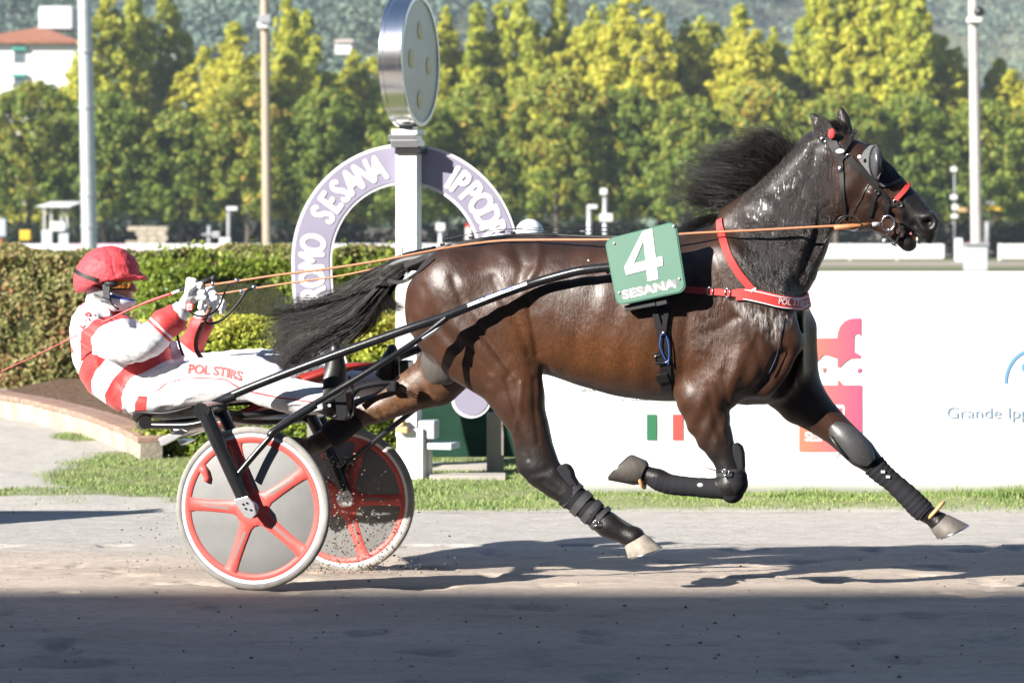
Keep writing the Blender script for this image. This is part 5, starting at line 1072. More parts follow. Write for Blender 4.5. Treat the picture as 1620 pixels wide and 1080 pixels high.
skintube([(1044,560),(1036,562),(1038,570),(1052,571),(1060,566)], .0018, 'wire_loop', M_steel, gr, .018); strap([(1046,556),(1049,575)], 20, 'keeper', M_leather, gr, .006, 4, off=.008); strap([(1046,590),(1050,602)], 18, 'keeper', M_leather, gr, .006, 4, off=.008)
# back strap and crupper
strap([(640,420),(660,412),(690,399),(720,389),(760,380),(820,374),(880,374)], 8, 'back_strap', M_leather, gr, .006, 5)
def topstrap(path, r, nm, m, par, w=0.0, lift=2): return hput(MB().tube(catmull([Q(x, y-lift, w) for x, y in path], 6), r, 10), nm, m, par, smooth=True)
topstrap([(610,432),(625,422),(650,409),(690,396),(730,386),(780,378),(840,373),(900,375),(960,377),(1040,375)], .008, 'back_strap', M_leather, gr)
topstrap([(700,385),(745,376),(800,369),(870,371),(940,372),(1010,374)], .0018, 'check_rein_wire', M_black, gr, 0, 6); topstrap([(790,372),(880,369),(950,369),(1040,372)], .0018, 'check_rein_wire', M_black, gr, .03, 9)
for x, y in ((700,391),(745,380),(795,371),(806,370),(812,372),(862,372),(902,372),(922,370)): hput(MB().box(Q(x,y-4,0), (.022,.012,.010)), 'buckle', M_steel if x in (806,922) else M_black, gr, bevel=.002)
strap([(600,438),(628,447),(650,440),(672,424),(688,410)], 6, 'crupper', M_leather, gr, .006, 5, fall=-.06)
hput(MB().box(Q(636,408,-.02), (.008,.01,.10)), 'tail_clip', M_gal, gr, bevel=.002); hput(MB().box(Q(642,432,-.03), (.022,.012,.03)), 'buckle', M_gal, gr, bevel=.002)
# breast collar
bc = hroot('breast_collar', 'bright red breast collar across the chest of the horse', 'breast collar', 1200, 465, -.2)
strap([(1084,458),(1110,460),(1150,463),(1190,466)], 10, 'strap', M_redweb, bc, .005, 5, off=.004)
strap([(1165,466),(1190,467),(1215,473),(1245,480),(1268,481),(1277,474)], 20, 'breast_plate', M_redweb, bc, .009, 6, off=.004, widths=(17,21))
strap([(1178,459),(1200,463),(1230,470),(1260,474),(1275,468)], 1.5, 'piping', M_wtrim, bc, .003, 6, off=.0135); strap([(1176,473),(1205,480),(1235,487),(1262,489),(1276,482)], 1.5, 'piping', M_wtrim, bc, .003, 6, off=.0135)
strap([(1140,348),(1140,362),(1144,382),(1152,405),(1166,430),(1180,448),(1190,460)], 11, 'neck_strap', M_redweb, bc, .005, 6, off=.006)
strap([(1190,458),(1192,461)], 9, 'white_tab', M_wtrim, bc, .004, 2, off=.013)
def frame_buckle(px, py, sx, sz, m, par, off=.014, tr=.0022, til=0):
    q, nn, ok = onskin(px, py, -1, off); u = Vector((1,0,0)); v = nn.cross(u).normalized(); u = v.cross(nn).normalized(); s = [(-1,-1),(1,-1),(1,1),(-1,1)]
    pts = [q+u*a*sx+v*b*sz for a, b in s]; mb = MB()
    for i in range(4): mb.tube([pts[i], pts[(i+1)%4]], tr, 8)
    return hput(mb, 'buckle', m, par, smooth=True)
frame_buckle(1123.5,461,.011,.016,M_steel,bc); frame_buckle(1152,463,.010,.017,M_steel,bc)
def skintext(s, cx_, cy_, size, m, par, off, tilt=0.0, width=None, bold=.02, bv=None, back=None):
    fr = lambda u, v, d: onskin(cx_+u*math.cos(tilt)+v*math.sin(tilt), cy_+u*math.sin(tilt)-v*math.cos(tilt), -1, off)[0]
    o = text_on(s, fr, size, 'lettering', m, par, bold=bold, width=width); o.location = -Vector(par['_l']); return o
skintext('POL STIRS', 1252, 479.5, 13, mat('pale_pink_thread', (.75,.62,.62), .6), bc, .0155, .12, width=44)
skintube([(1238,500),(1234,530),(1228,560),(1215,590)], .0022, 'blue_strap', mat('dark_blue_strap', (.012,.02,.05), .5), bc, .006)
# bridle
br = hroot('bridle', 'black open-cheek bridle with a grey blinker cup and fly veil', 'bridle', 1350, 280, -.1)
def bs(path, w, nm='strap', m=M_leather, th=.004, off=.004, **k): return strap(path, w, nm, m, br, th, 5, off=off, **k)
bs([(1311,216),(1318,228),(1327,243),(1335,252)], 13, 'crown_strap'); bs([(1355,205),(1345,222),(1336,236),(1331,244)], 7, 'brow_strap', off=.01, th=.006)
bs([(1330,250),(1332,280),(1333,310),(1336,338),(1336,345)], 6, 'throat_latch'); bs([(1341,252),(1358,268),(1374,284),(1388,300),(1400,315),(1403,330),(1402,342)], 8, 'cheek_strap', off=.006)
bs([(1346,251),(1362,266),(1378,281),(1390,294)], 4, 'cheek_strap', off=.012); bs([(1386,305),(1380,325),(1375,342)], 6, 'strap')
bs([(1400,322),(1412,328),(1420,322)], 3, 'strap'); bs([(1438,290),(1430,302),(1417,316)], 7, 'noseband', M_redweb, .008, .006)
bs([(1405,335),(1415,352),(1430,360)], 3, 'strap', fall=-.06); skintube([(1375,290),(1364,312),(1350,335),(1345,345)], .0018, 'cord', M_black, br, .004)
def htube(path, r, nm, m, par, w=None, n=6): return hput(MB().tube(catmull([Q(*p) for p in path], n), r, 8), nm, m, par, smooth=True)
htube([(1425,360,-.07),(1420,378,-.065),(1414,388,-.05)], .004, 'chin_strap', M_leather, br); htube([(1411,386,-.05),(1418,389,0),(1412,386,.05)], .003, 'chin_strap', M_leather, br)
htube([(1337,345,-.08),(1328,352,-.07),(1318,368,-.06),(1307,380,-.05),(1300,392,-.06)], .003, 'throat_latch', M_leather, br); htube([(1322,356,-.1),(1330,344,-.11),(1350,342,-.1),(1358,348,-.1),(1362,360,-.1),(1345,366,-.09),(1328,364,-.1),(1322,356,-.1)], .004, 'coiled_strap', M_leather, br)
htube([(1350,366,-.1),(1376,362,-.09),(1386,368,-.07),(1397,372,-.06)], .0025, 'curb_chain', M_steel, br)
ring(1405,353,10, 'bit_ring', M_steel, br, .0036, w=-.105, sc=(.95,1.15)); htube([(1406,362,-.105),(1403,372,-.09),(1403,380,-.08)], .005, 'bit_shank', M_steel, br); hput(MB().ball(Q(1398.5,380.5,-.08), .008, 12), 'chain_drop', M_white, br, smooth=True)
ring(1420,322,6, 'ring', M_steel, br, .0022, sc=(1.2,.7), tilt=-.6); ring(1303,222,4, 'ring', M_steel, br, .0018); ring(1343,249,4.5, 'ring', M_steel, br, .002); ring(1386,306,3.5, 'ring', M_black, br, .003)
hput(MB().ball(onskin(1329.5,240.5,-1,.012)[0], .02, 16, (1,.35,.55)), 'badge', M_white, br, smooth=True); hput(MB().ball(onskin(1330,268,-1,.010)[0], .012, 14, (.9,.4,1.3)), 'buckle', M_steel, br, smooth=True)
hput(MB().ball(onskin(1360,251,-1,.02)[0]+Vector((0,-.03,0)), .009, 12, (1,.5,1)), 'rivet', M_white, br, smooth=True)
# ear plug
hput(MB().ball(Q(1316,212,-.095), .017, 14, (1,.7,1.35)), 'ear_plug', mat('red_felt', (.62,.05,.05), .9), br, smooth=True)
# blinker: a plate with a hollow cup standing out beside the eye
M_blink = mat('grey_blinker_leather', (.075,.078,.082), .48, .5, bump=.0006, bscale=90, var=.2, vscale=12)
bk = [(1359,254),(1366,240),(1376,230),(1388,229),(1394,236),(1396,250),(1395,266),(1391,282),(1387,285),(1378,278),(1368,266)]
def blq(x, y, d): 
    t = (x-1359)/36; p = Q(x, y, -.092-.045*t); p.y -= d; return p
bp_ = hput(MB().prism(bk, -.004, .002, blq), 'blinker', M_blink, br, autos=.6)
mb = MB(); rows = []
for i in range(7):
    f = i/6; rr_ = [(1385.5+9.8*f*math.cos(q)+2.5*(1-f), 256+25*f*math.sin(q)) for q in [2*math.pi*k/28 for k in range(28)]]; mb.v += [tuple(blq(x, y, .012+.028*(1-f*f))) for x, y in rr_]
for i in range(6):
    for k in range(28): mb.f.append((i*28+k, i*28+(k+1)%28, (i+1)*28+(k+1)%28, (i+1)*28+k))
for k in range(28): pass
cu = hput(mb, 'blinker_cup', mat('shiny_blinker_cup', (.06,.06,.065), .3, .6, bump=.0008, bscale=70), br, smooth=True)
ring(1385.5, 256, 10, 'cup_rim', M_leather, br, .003, w=-.142, sc=(1.0,2.55))
# veil on the brow and upper face
vp = []
mb = MB(); L1 = [(1371,221),(1385,232),(1399,249),(1412,264),(1424,279),(1429,283)]; L2 = [(1384,250),(1388,262),(1391,276),(1390,287),(1393,292),(1402,294)]
vt = [onskin(x, y, -1, .007, 0.0)[0] for x, y in L1]; vb = [onskin(x, y, -1, .007)[0] for x, y in L2]; rows = []
for i in range(6):
    r = []
    for k in range(9):
        f = k/8; x = L1[i][0]*(1-f)+L2[i][0]*f; y = L1[i][1]*(1-f)+L2[i][1]*f; r.append(onskin(x-1.5*(1-f), y+1.5*(1-f), -1, .008, -.01)[0])
    rows.append(r)
for r in rows: mb.v += [tuple(p) for p in r]
for i in range(5):
    for k in range(8): mb.f.append((i*9+k, i*9+k+1, (i+1)*9+k+1, (i+1)*9+k))
hput(mb, 'face_veil', mat('navy_mesh_veil', (.006,.009,.016), .7, .3), br, smooth=True)
bs([(1426,284),(1414,290),(1400,294),(1390,292)], 4, 'veil_edge', M_blink, .003, .009)
# leg boots, wraps and rings
def legtube(name, label, pts, r, m, w, cat='leg boot', **k):
    o = hroot(name, label, cat, pts[0][0], pts[0][1], w); hput(MB().tube([Q(x, y, w) for x, y in pts], [q*PM for q in r], 20, flat=1.0), k.get('part', 'shell'), m, o, autos=.6); return o
M_wrap = mat('black_bandage', (.016,.016,.019), .85, .2, bump=.002, bscale=40); M_boot = mat('grey_leather_boot', (.055,.055,.056), .4, .5, bump=.0008, bscale=60, var=.3, vscale=12)
# far fore: knee boot and spiral bandage
kb = hroot('knee_boot', 'shiny dark leather knee boot on the outstretched front leg', 'leg boot', 1345, 700, .1)
mb = MB(); a = Vector((.62,0,-.78)); A0 = Q(1317,672,.085); A1 = Q(1379,731,.085); ax_ = (A1-A0); L_ = ax_.length; ax_.normalize(); sd_ = ax_.cross(Vector((0,1,0))).normalized()
rows = 12; cols = 14
for i in range(rows+1):
    f = i/rows; wd = .062*math.sin(math.pi*min(max(f*.94+.03,0),1))**.42
    for k in range(cols+1):
        g_ = -1+2*k/cols; mb.v.append(tuple(A0+ax_*L_*f+sd_*wd*g_+Vector((0,-.012-.048*math.sqrt(max(0,1-g_*g_))*(math.sin(math.pi*min(max(f*.9+.05,0),1))**.5),0))))
for i in range(rows):
    for k in range(cols): a0 = i*(cols+1)+k; mb.f.append((a0, a0+1, a0+cols+2, a0+cols+1))
hput(mb, 'shell', M_boot, kb, smooth=True)
hput(MB().tube([Q(1312,688,.03), Q(1325,706,.03), Q(1342,727,.03)], [.005,.007,.005], 8), 'edge_binding', M_leather, kb, smooth=True)
for q in ((1330,716,1322,726),(1352,690,1365,683)): hput(MB().tube([Q(q[0],q[1],.07), Q(q[2],q[3],.07)], [.006,.003], 8, flat=.4), 'strap_end', M_leather, kb)
fw = hroot('leg_bandage', 'black spiral bandage on the outstretched front leg below the knee boot', 'leg wrap', 1420, 765, .13)
mb = MB(); P0 = [(1382,735),(1395,748),(1412,762),(1436,784),(1452,800),(1464,811)]; R0 = [19,17,15.5,17,18,17]; pts = catmull([Q(x, y, .13) for x, y in P0], 9); rs = list(np.interp(np.linspace(0,5,len(pts)), range(6), R0))
mb.tube(pts, [r*PM*(1.0+.022*((i*3)%4-1.5)) for i, r in enumerate(rs)], 22); hput(mb, 'bandage', M_wrap, fw, autos=.9)
for (x, y) in ((1397,746),(1405,754)): hput(MB().box(Q(x, y, .13-.05), (.018,.004,.012)), 'reflective_tab', M_gal, fw, bevel=.001)
M_band = mat('orange_rubber_ring', (.62,.34,.14), .5, .4)
def bell(px, py, w, dx, dy, r, label):
    o = hroot('rubber_ring', label, 'rubber ring', px, py, w); c = Q(px, py, w); a = Vector((dx,0,-dy)).normalized(); v = Vector((0,1,0)); u = Vector((a.z,0,-a.x))
    hput(MB().tube([c+(u*math.cos(q)*r+v*math.sin(q)*r*.85)*PM for q in [2*math.pi*k/24 for k in range(25)]], .0085, 10, caps=False), 'ring', M_band, o, smooth=True)
bell(1480,808,.13,.75,.66,18,'orange rubber ring above the outstretched front hoof'); bell(1014,754,-.15,1,-.33,17,'orange rubber ring at the raised front hoof')
# near fore: black wrap and elbow strap
nw_ = hroot('leg_bandage', 'fuzzy black bandage on the folded front leg from knee to fetlock', 'leg wrap', 1090, 768, -.15)
pts = catmull([Q(x, y, -.15) for x, y in ((1158,745),(1160,766),(1140,772),(1100,770),(1062,766),(1042,759),(1028,753))], 8); rs = list(np.interp(np.linspace(0,6,len(pts)), range(7), [20,22,16,14.5,15.5,16.5,13]))
hput(MB().tube(pts, [r*PM*(1+.02*math.sin(i*2.1)) for i, r in enumerate(rs)], 22), 'bandage', M_wrap, nw_, smooth=True)
hput(MB().ball(Q(1108,767,-.19), .012, 12, (1.2,.3,.8)), 'reflective_spot', M_gal, nw_, smooth=True)
hput(MB().ball(Q(1158,772,-.15), .062, 20, (.9,.8,1.05)), 'knee_cap', M_wrap, nw_, smooth=True)
sb = hroot('knee_strap', 'grey leather strap with a steel buckle round the folded knee', 'leg boot', 1150, 745, -.2)
def loopstrap(px, py, w, axd, r, width, m, par, nm='strap', lat=.9):
    c = Q(px, py, w); a = Vector((axd[0],0,-axd[1])).normalized(); u = Vector((a.z,0,-a.x)); v = Vector((0,1,0)); mb = MB(); n = 28; wd = width*PM/2
    for k in range(n):
        q = 2*math.pi*k/n; d = u*math.cos(q)*r*PM+v*math.sin(q)*r*PM*lat; dn = d.normalized()*.0035
        mb.v += [tuple(c+d-a*wd), tuple(c+d+a*wd), tuple(c+d+dn+a*wd), tuple(c+d+dn-a*wd)]
    for k in range(n):
        a0 = 4*k; b0 = 4*((k+1)%n)
        for j in range(4): mb.f.append((a0+j, a0+(j+1)%4, b0+(j+1)%4, b0+j))
    return hput(mb, nm, m, par, autos=.7)
loopstrap(1156,746,-.15,(.1,1),21.5,10,M_boot,sb); frameq = Q(1148,747,-.225)
mb = MB(); s_ = [(-.014,-.012),(.014,-.012),(.014,.012),(-.014,.012)]
for i in range(4): a_, b_ = s_[i], s_[(i+1)%4]; mb.tube([frameq+Vector((a_[0],0,a_[1])), frameq+Vector((b_[0],0,b_[1]))], .0025, 8)
hput(mb, 'buckle', M_steel, sb, smooth=True); hput(MB().tube([Q(1141,745,-.2), Q(1125,742,-.2), Q(1112,738,-.2)], [.011,.008,.003], 8, flat=.3), 'strap_end', M_boot, sb)
hput(MB().prism([(1160,701),(1167,700),(1174,706),(1177,716),(1178,736),(1177,758),(1166,760),(1160,735)], -.032, .032, lambda x, y, d: Q(x, y, -.15)-Vector((0,d,0))), 'pad', M_wrap, sb, bevel=.008)
# near hind: shin boot and hock pad
hbp = hroot('hind_boot', 'grey strapped shin boot on the reaching hind leg', 'leg boot', 920, 800, -.165)
pts = [(898,779),(914,791),(930,805),(944,815)]; hput(MB().tube([Q(x, y, -.165) for x, y in pts], [r*PM for r in (23,20,19,20)], 20), 'shell', M_wrap, hbp, autos=.7)
for (x, y, r, wd, m) in ((904,783,22,10,M_boot),(920,796,21,12,M_boot),(936,809,20.3,10,M_boot),(950,819,21,7,M_boot)): loopstrap(x, y, -.165, (.77,.64), r, wd, m, hbp)
q_ = Q(943,827,-.235); mb = MB()
for i in range(4): a_, b_ = s_[i], s_[(i+1)%4]; mb.tube([q_+Vector((a_[0]*.8,0,a_[1]*.9)), q_+Vector((b_[0]*.8,0,b_[1]*.9))], .0022, 8)
hput(mb, 'buckle', M_steel, hbp, smooth=True); hput(MB().tube(catmull([Q(950,806,-.165), Q(968,812,-.165), Q(985,824,-.165), Q(1003,834,-.165)], 4), .018, 10, flat=.3), 'front_flap', M_boot, hbp, smooth=True)
hput(MB().prism([(882,742),(886,735),(894,733),(901,736),(906,744),(909,755),(916,766),(920,775),(908,777),(894,764)], -.035, .035, lambda x, y, d: Q(x, y, -.165)-Vector((0,d,0))), 'pad', M_wrap, hbp, bevel=.008)
# far hind hobble strap
hs_ = hroot('leg_strap', 'thick black strap round the trailing hind leg', 'leg boot', 600, 608, .16)
hput(MB().tube(catmull([Q(553,632,.05), Q(566,615,.04), Q(590,608,.03), Q(615,606,.05), Q(628,608,.08)], 5), .020, 12, flat=.6), 'strap', M_wrap, hs_, smooth=True); hput(MB().box(Q(620,611,.05), (.05,.03,.05)), 'pad', M_wrap, hs_, bevel=.01)
hput(MB().tube(catmull([Q(566,655,.16), Q(548,670,.16), Q(522,690,.16)], 5), .062, 16), 'wrap', M_wrap, hs_, smooth=True)
htube([(628,609,.06),(650,621,.07),(675,631,.09)], .002, 'cord', M_black, hs_); htube([(626,612,.06),(650,625,.07),(668,633,.09)], .002, 'cord', M_black, hs_)
# ------------------------------------------------------------------ the sulky
su = empty('sulky', HC, HA); tag(su, 'black racing sulky with red-spoked grey disc wheels and white rims', 'sulky')
M_tyre = mat('worn_tyre', (.30,.285,.26), .85, .2, var=.3, vscale=10, bump=.0008, bscale=120); M_rim = mat('white_rim', (.78,.78,.77), .35, .5, var=.08, vscale=6); M_rredw = mat('red_plastic_spoke', (.60,.095,.08), .5, .4, var=.14, vscale=6); M_disc = mat('grey_wheel_cover', (.20,.20,.195), .5, .4, var=.16, vscale=5); M_line = mat('blue_pinstripe', (.10,.14,.26), .5)
M_redp = mat('dark_red_fairing', (.30,.025,.02), .35, .5, var=.2, vscale=5); M_alu = mat('aluminium', (.72,.72,.72), .3, .5, metal=.9, bump=.0003, bscale=50)
def wheel(cpx, cpy, w, R, rot, tilt=0.0):
    c = Q(cpx, cpy, w); M0 = Matrix.Translation(c)@Matrix.Rotation(math.radians(90), 4, 'X')   # local z -> -y (towards the camera side)
    M0 = Matrix.Translation(c)@Matrix.Rotation(tilt, 4, 'X')@Matrix.Rotation(math.radians(90), 4, 'X')
    wh = MB().lathe([(0,.006),(R*.82,.006),(R*.84,.003),(R*.84,-.003),(R*.82,-.006),(0,-.006)], M0, 72).build('wheel', M_disc, su, autos=.5)
    def sub(mb, nm, m, **k): return mb.build(nm, m, wh, **k)
    tr = .017; cr = R-tr
    sub(MB().lathe([(cr+tr*math.cos(a), tr*math.sin(a)) for a in [2*math.pi*k/14 for k in range(14)]], M0, 96, closed=True), 'tyre', M_tyre, smooth=True)
    sub(MB().lathe([(R*.870,.010),(R*.885,.012),(R*.915,.0125),(R*.952,.0150),(R*.952,-.0150),(R*.915,-.0125),(R*.885,-.012),(R*.870,-.010)], M0, 96, closed=True), 'rim', M_rim, autos=.9)
    sub(MB().lathe([(R*.921,.0142),(R*.926,.0146),(R*.926,.0128),(R*.921,.0124)], M0, 96, closed=True), 'pinstripe', M_line)
    sub(MB().lathe([(R*.800,.0065),(R*.808,.0105),(R*.875,.0115),(R*.888,.0095),(R*.888,-.0095),(R*.875,-.0115),(R*.808,-.0105),(R*.800,-.0065)], M0, 96, closed=True), 'red_ring', M_rredw, smooth=True)
    sub(MB().lathe([(.02,.016),(R*.16,.0150),(R*.21,.012),(R*.23,.006),(R*.23,-.006),(R*.16,-.0150),(.02,-.02)], M0, 40), 'hub_boss', M_rredw, smooth=True)
    for k in range(5):
        a = rot+2*math.pi*k/5; ca, sa = math.cos(a), math.sin(a); mb = MB(); sec = [(R*.10,.046),(R*.19,.040),(R*.25,.0295),(R*.45,.0265),(R*.62,.0255),(R*.76,.028),(R*.82,.037)]
        for sg in (1, -1):
            b = len(mb.v)
            for r, hw in sec:
                for u, z in ((-hw,.006),(-hw*.84,.0125),(hw*.84,.0125),(hw,.006)): mb.v.append(tuple(M0@Vector((r*ca-u*sa, r*sa+u*ca, z*sg))))
            for i in range(len(sec)-1):
                for j in range(3): q = (b+i*4+j, b+i*4+j+1, b+(i+1)*4+j+1, b+(i+1)*4+j); mb.f.append(q if sg > 0 else q[::-1])
        sub(mb, 'spoke', M_rredw, smooth=True)
        mb = MB()
        if k % 2 == 0 or True:
            pts = [(R*.30,-.002),(R*.30,.012),(R*.66,.005),(R*.66,-.002)]; mb.add([M0@Vector((r*ca-u*sa, r*sa+u*ca, .0131)) for r, u in pts], [(0,1,2,3)]); sub(mb, 'decal', mat('grey_decal', (.20,.15,.14), .5) if 'grey_decal' not in bpy.data.materials else bpy.data.materials['grey_decal'])
    sub(MB().lathe([(0,.034),(R*.06,.034),(R*.085,.030),(R*.10,.024),(R*.10,.018),(.03,.018)], M0, 28), 'hub_cap', M_alu, autos=.5)
    # valve horn: a short curved red stub beside the ring
    a = rot+.52*2*math.pi/5; mb = MB(); mb.tube([M0@Vector((R*r*math.cos(a+d), R*r*math.sin(a+d), .010)) for r, d in ((.83,0),(.75,.02),(.68,.09),(.665,.15))], [.02,.018,.015,.014], 12); sub(mb, 'valve_guard', M_rredw, smooth=True)
    return wh, c, M0
WR = .353
w1, c1, M1 = wheel(400, 803.5, -.62, WR, math.radians(106)); 
w2, c2, M2 = wheel(546, 789.5, .62, WR*.985, math.radians(73))
def sq(x, y, w): return Q(x, y, w)
def stube(path, r, nm='tube', m=M_black, n=14, cm=6, **k): return MB().tube(catmull([Q(*p) for p in path], cm) if cm else [Q(*p) for p in path], r, n, **k.pop('tk', {})).build(nm, m, su, **k) if True else None
def st(path, r, nm, m=M_black, n=14, cm=6, flat=1.0):
    return MB().tube(catmull([Q(*p) for p in path], cm) if cm else [Q(*p) for p in path], r, n, flat=flat).build(nm, m, su, autos=.9)
# forks: outer and inner leg over each wheel
st([(324,652,-.69),(352,715,-.685),(388,794,-.68)], [.033]*6+[.031]*4+[.030]*3, 'fork_leg'); st([(352,652,-.55),(378,715,-.56),(404,794,-.57)], .026, 'fork_leg')
st([(318,650,-.72),(332,648,-.60),(352,650,-.52)], .036, 'fork_crown')
st([(490,655,.52),(520,715,.545),(548,782,.565)], .030, 'fork_leg'); st([(505,655,.72),(533,715,.70),(562,782,.68)], .026, 'fork_leg'); st([(486,657,.50),(505,655,.74)], .034, 'fork_crown', cm=0)
mb = MB().prism([(372,790),(392,784),(402,796),(406,812),(398,821),(388,817),(376,800)], .0, .008, lambda x, y, d: Q(x, y, -.705)-Vector((0,d,0))); mb.build('dropout_plate', M_alu, su, bevel=.002)
for x, y in ((384,797),(390,795),(388,804),(396,806)): MB().tube([Q(x,y,-.712), Q(x,y,-.720)], .0042, 10).build('bolt', M_black, su, autos=.5)
mb = MB().prism([(536,778),(552,774),(560,788),(556,800),(546,801),(538,790)], .0, .008, lambda x, y, d: Q(x, y, .535)-Vector((0,d,0))); mb.build('dropout_plate', M_alu, su, bevel=.002)
for x, y in ((543,788),(549,786),(549,794)): MB().tube([Q(x,y,.527), Q(x,y,.519)], .004, 10).build('bolt', M_black, su, autos=.5)
MB().tube([c1+Vector((0,-.09,0)), c1+Vector((0,.07,0))], .012, 14).build('axle', M_alu, su, autos=.5); MB().tube([c2+Vector((0,-.08,0)), c2+Vector((0,.08,0))], .012, 14).build('axle', M_alu, su, autos=.5)
# cross member behind and below the seat
st([(324,650,-.70),(345,655,-.45),(372,660,-.2),(400,662,0),(430,662,.2),(465,660,.42),(505,655,.74)], .030, 'cross_tube')
# shafts
st([(338,638,-.47),(400,611,-.46),(520,565,-.45),(640,522,-.425),(700,502,-.40),(760,478,-.365),(840,449,-.32),(900,432,-.325),(925,427,-.33),(962,423,-.33),(1000,421,-.33)], .0195, 'shaft')
st([(330,652,-.6),(338,640,-.50),(372,626,-.465)], .022, 'shaft_root')
st([(462,640,.47),(520,606,.46),(600,576,.45),(680,545,.45),(760,515,.44),(860,470,.42),(960,425,.41)], .0195, 'shaft')
# lower stays from the forks to the shafts
st([(378,748,-.70),(400,722,-.68),(428,690,-.66),(437,678,-.65),(470,655,-.61),(520,625,-.56),(600,577,-.51),(660,538,-.44),(706,503,-.41)], .0135, 'stay'); st([(428,690,-.662),(436,680,-.655),(500,640,-.58)], .017, 'stay_sleeve')
st([(538,745,.60),(575,712,.58),(640,660,.54),(720,600,.49),(800,545,.46)], .013, 'stay')
st([(700,510,-.41),(692,520,-.42),(668,536,-.44)], .008, 'clamp', M_alu)
# sticker on the shaft
mb = MB(); pts = catmull([Q(742,485.5,-.375), Q(790,467,-.35), Q(836,450.5,-.322)], 5)
for i, p in enumerate(pts):
    for q in (1.1, 2.0): 
        t = (pts[min(i+1,len(pts)-1)]-pts[max(i-1,0)]).normalized(); u = Vector((0,0,1)); u = (u-t*u.dot(t)).normalized(); v = Vector((0,-1,0)); mb.v.append(tuple(p+(u*math.cos(q*.78)+v*math.sin(q*.78))*.0212+Vector((0,0,.0))))
for i in range(len(pts)-1): mb.f.append((2*i, 2*i+2, 2*i+3, 2*i+1))
mb.build('sticker', M_white, su)
tilt_s = math.atan2(Q(836,450.5,-.322).z-Q(742,485.5,-.375).z, Q(836,450.5,-.322).x-Q(742,485.5,-.375).x)
def stickfr(u, v, d):
    f = (u+47)/94; p = Q(742+94*f, 485.5+(450.5-485.5)*f-.5-1.2*math.sin(f*3.14), -.375+.053*f); a = 1.20+(-v)*.155/1.0*.78; t = Vector((math.cos(tilt_s),0,math.sin(tilt_s))); up = Vector((-math.sin(tilt_s),0,math.cos(tilt_s))); return p+(up*math.cos(a)+Vector((0,-1,0))*math.sin(a))*.0222
o = text_on('ECLIPSE', stickfr, 7.5, 'lettering', mat('blue_ink', (.06,.10,.40), .5), su, bold=.02, width=58)
for x, y in ((932,414),(938,430)): MB().tube([Q(x,y,-.33), Q(x-1,y-4 if y < 420 else y+3,-.33)], [.007,.004], 10).build('quick_release_pin', M_alu, su, autos=.5)
# seat
def seatq(x, y, w): return Q(x, y, w)
mb = MB(); rows = []
prof = [(222,667,.11),(232,655,.17),(255,653,.20),(285,657,.21),(318,649,.21),(350,637,.19),(390,632,.13),(420,634,.09)]; n = 18
for (x, y, hw) in prof:
    r = []
    for k in range(n):
        q = 2*math.pi*k/n; r.append(Q(x, y, 0)+Vector((0, hw*math.cos(q)*(abs(math.cos(q))**-.3 if abs(math.cos(q)) > 1e-3 else 1), .022*math.sin(q)+.02*(math.cos(q)**2))))
    rows.append(r)
for r in rows: mb.v += [tuple(p) for p in r]
for i in range(len(rows)-1):
    for k in range(n): mb.f.append((i*n+k, i*n+(k+1)%n, (i+1)*n+(k+1)%n, (i+1)*n+k))
mb.f += [tuple(range(n)), tuple((len(rows)-1)*n+k for k in reversed(range(n)))]
so = mb.build('seat', M_leather, su, smooth=True); so.modifiers.new('sub', 'SUBSURF').render_levels = 2
st([(236,672,-.15),(300,672,-.17),(345,662,-.18),(400,656,-.16),(452,650,-.12)], .017, 'seat_tube'); st([(236,672,.15),(345,662,.18),(452,650,.12)], .017, 'seat_tube'); st([(230,668,-.18),(226,670,0),(230,668,.18)], .030, 'seat_roll', M_leather)
st([(272,683,-.06),(330,668,-.06),(400,655,-.05)], .014, 'under_rail', M_alu, flat=2.0); MB().prism([(253,694),(292,677),(295,686),(257,705)], -.02, .02, lambda x, y, d: Q(x, y, -.1)-Vector((0,d,0))).build('bracket', M_alu, su, bevel=.002); MB().prism([(296,678),(330,665),(336,676),(300,690)], -.05, .05, lambda x, y, d: Q(x, y, .02)-Vector((0,d,0))).build('bracket', M_alu, su, bevel=.002)
MB().prism([(286,694),(304,696),(292,703)], -.05, .05, lambda x, y, d: Q(x, y, 0)-Vector((0,d,0))).build('bracket', M_alu, su); st([(285,668,-.17),(288,678,-.17),(296,682,-.17)], .004, 'hook', M_alu); MB().box(Q(348,662,-.18), (.02,.02,.035)).build('clip', M_white, su, bevel=.003)
# red fairing beam under the driver's legs
mb = MB(); rows = [(345,684,664,.10),(372,676,652,.15),(400,668,640,.16),(440,650,612,.15),(480,618,590,.13),(520,600,578,.10),(555,586,573,.06),(592,576,573,.02)]; n = 16
for (x, yb, yt, hw) in rows:
    c = Q(x, (yb+yt)/2, .02); hz = (yb-yt)/2*PM
    for k in range(n): q = 2*math.pi*k/n; mb.v.append(tuple(c+Vector((0, hw*math.cos(q), hz*math.sin(q)))))
for i in range(len(rows)-1):
    for k in range(n): mb.f.append((i*n+k, i*n+(k+1)%n, (i+1)*n+(k+1)%n, (i+1)*n+k))
mb.f += [tuple(range(n)), tuple((len(rows)-1)*n+k for k in reversed(range(n)))]
mb.build('fairing', M_redp, su, smooth=True)
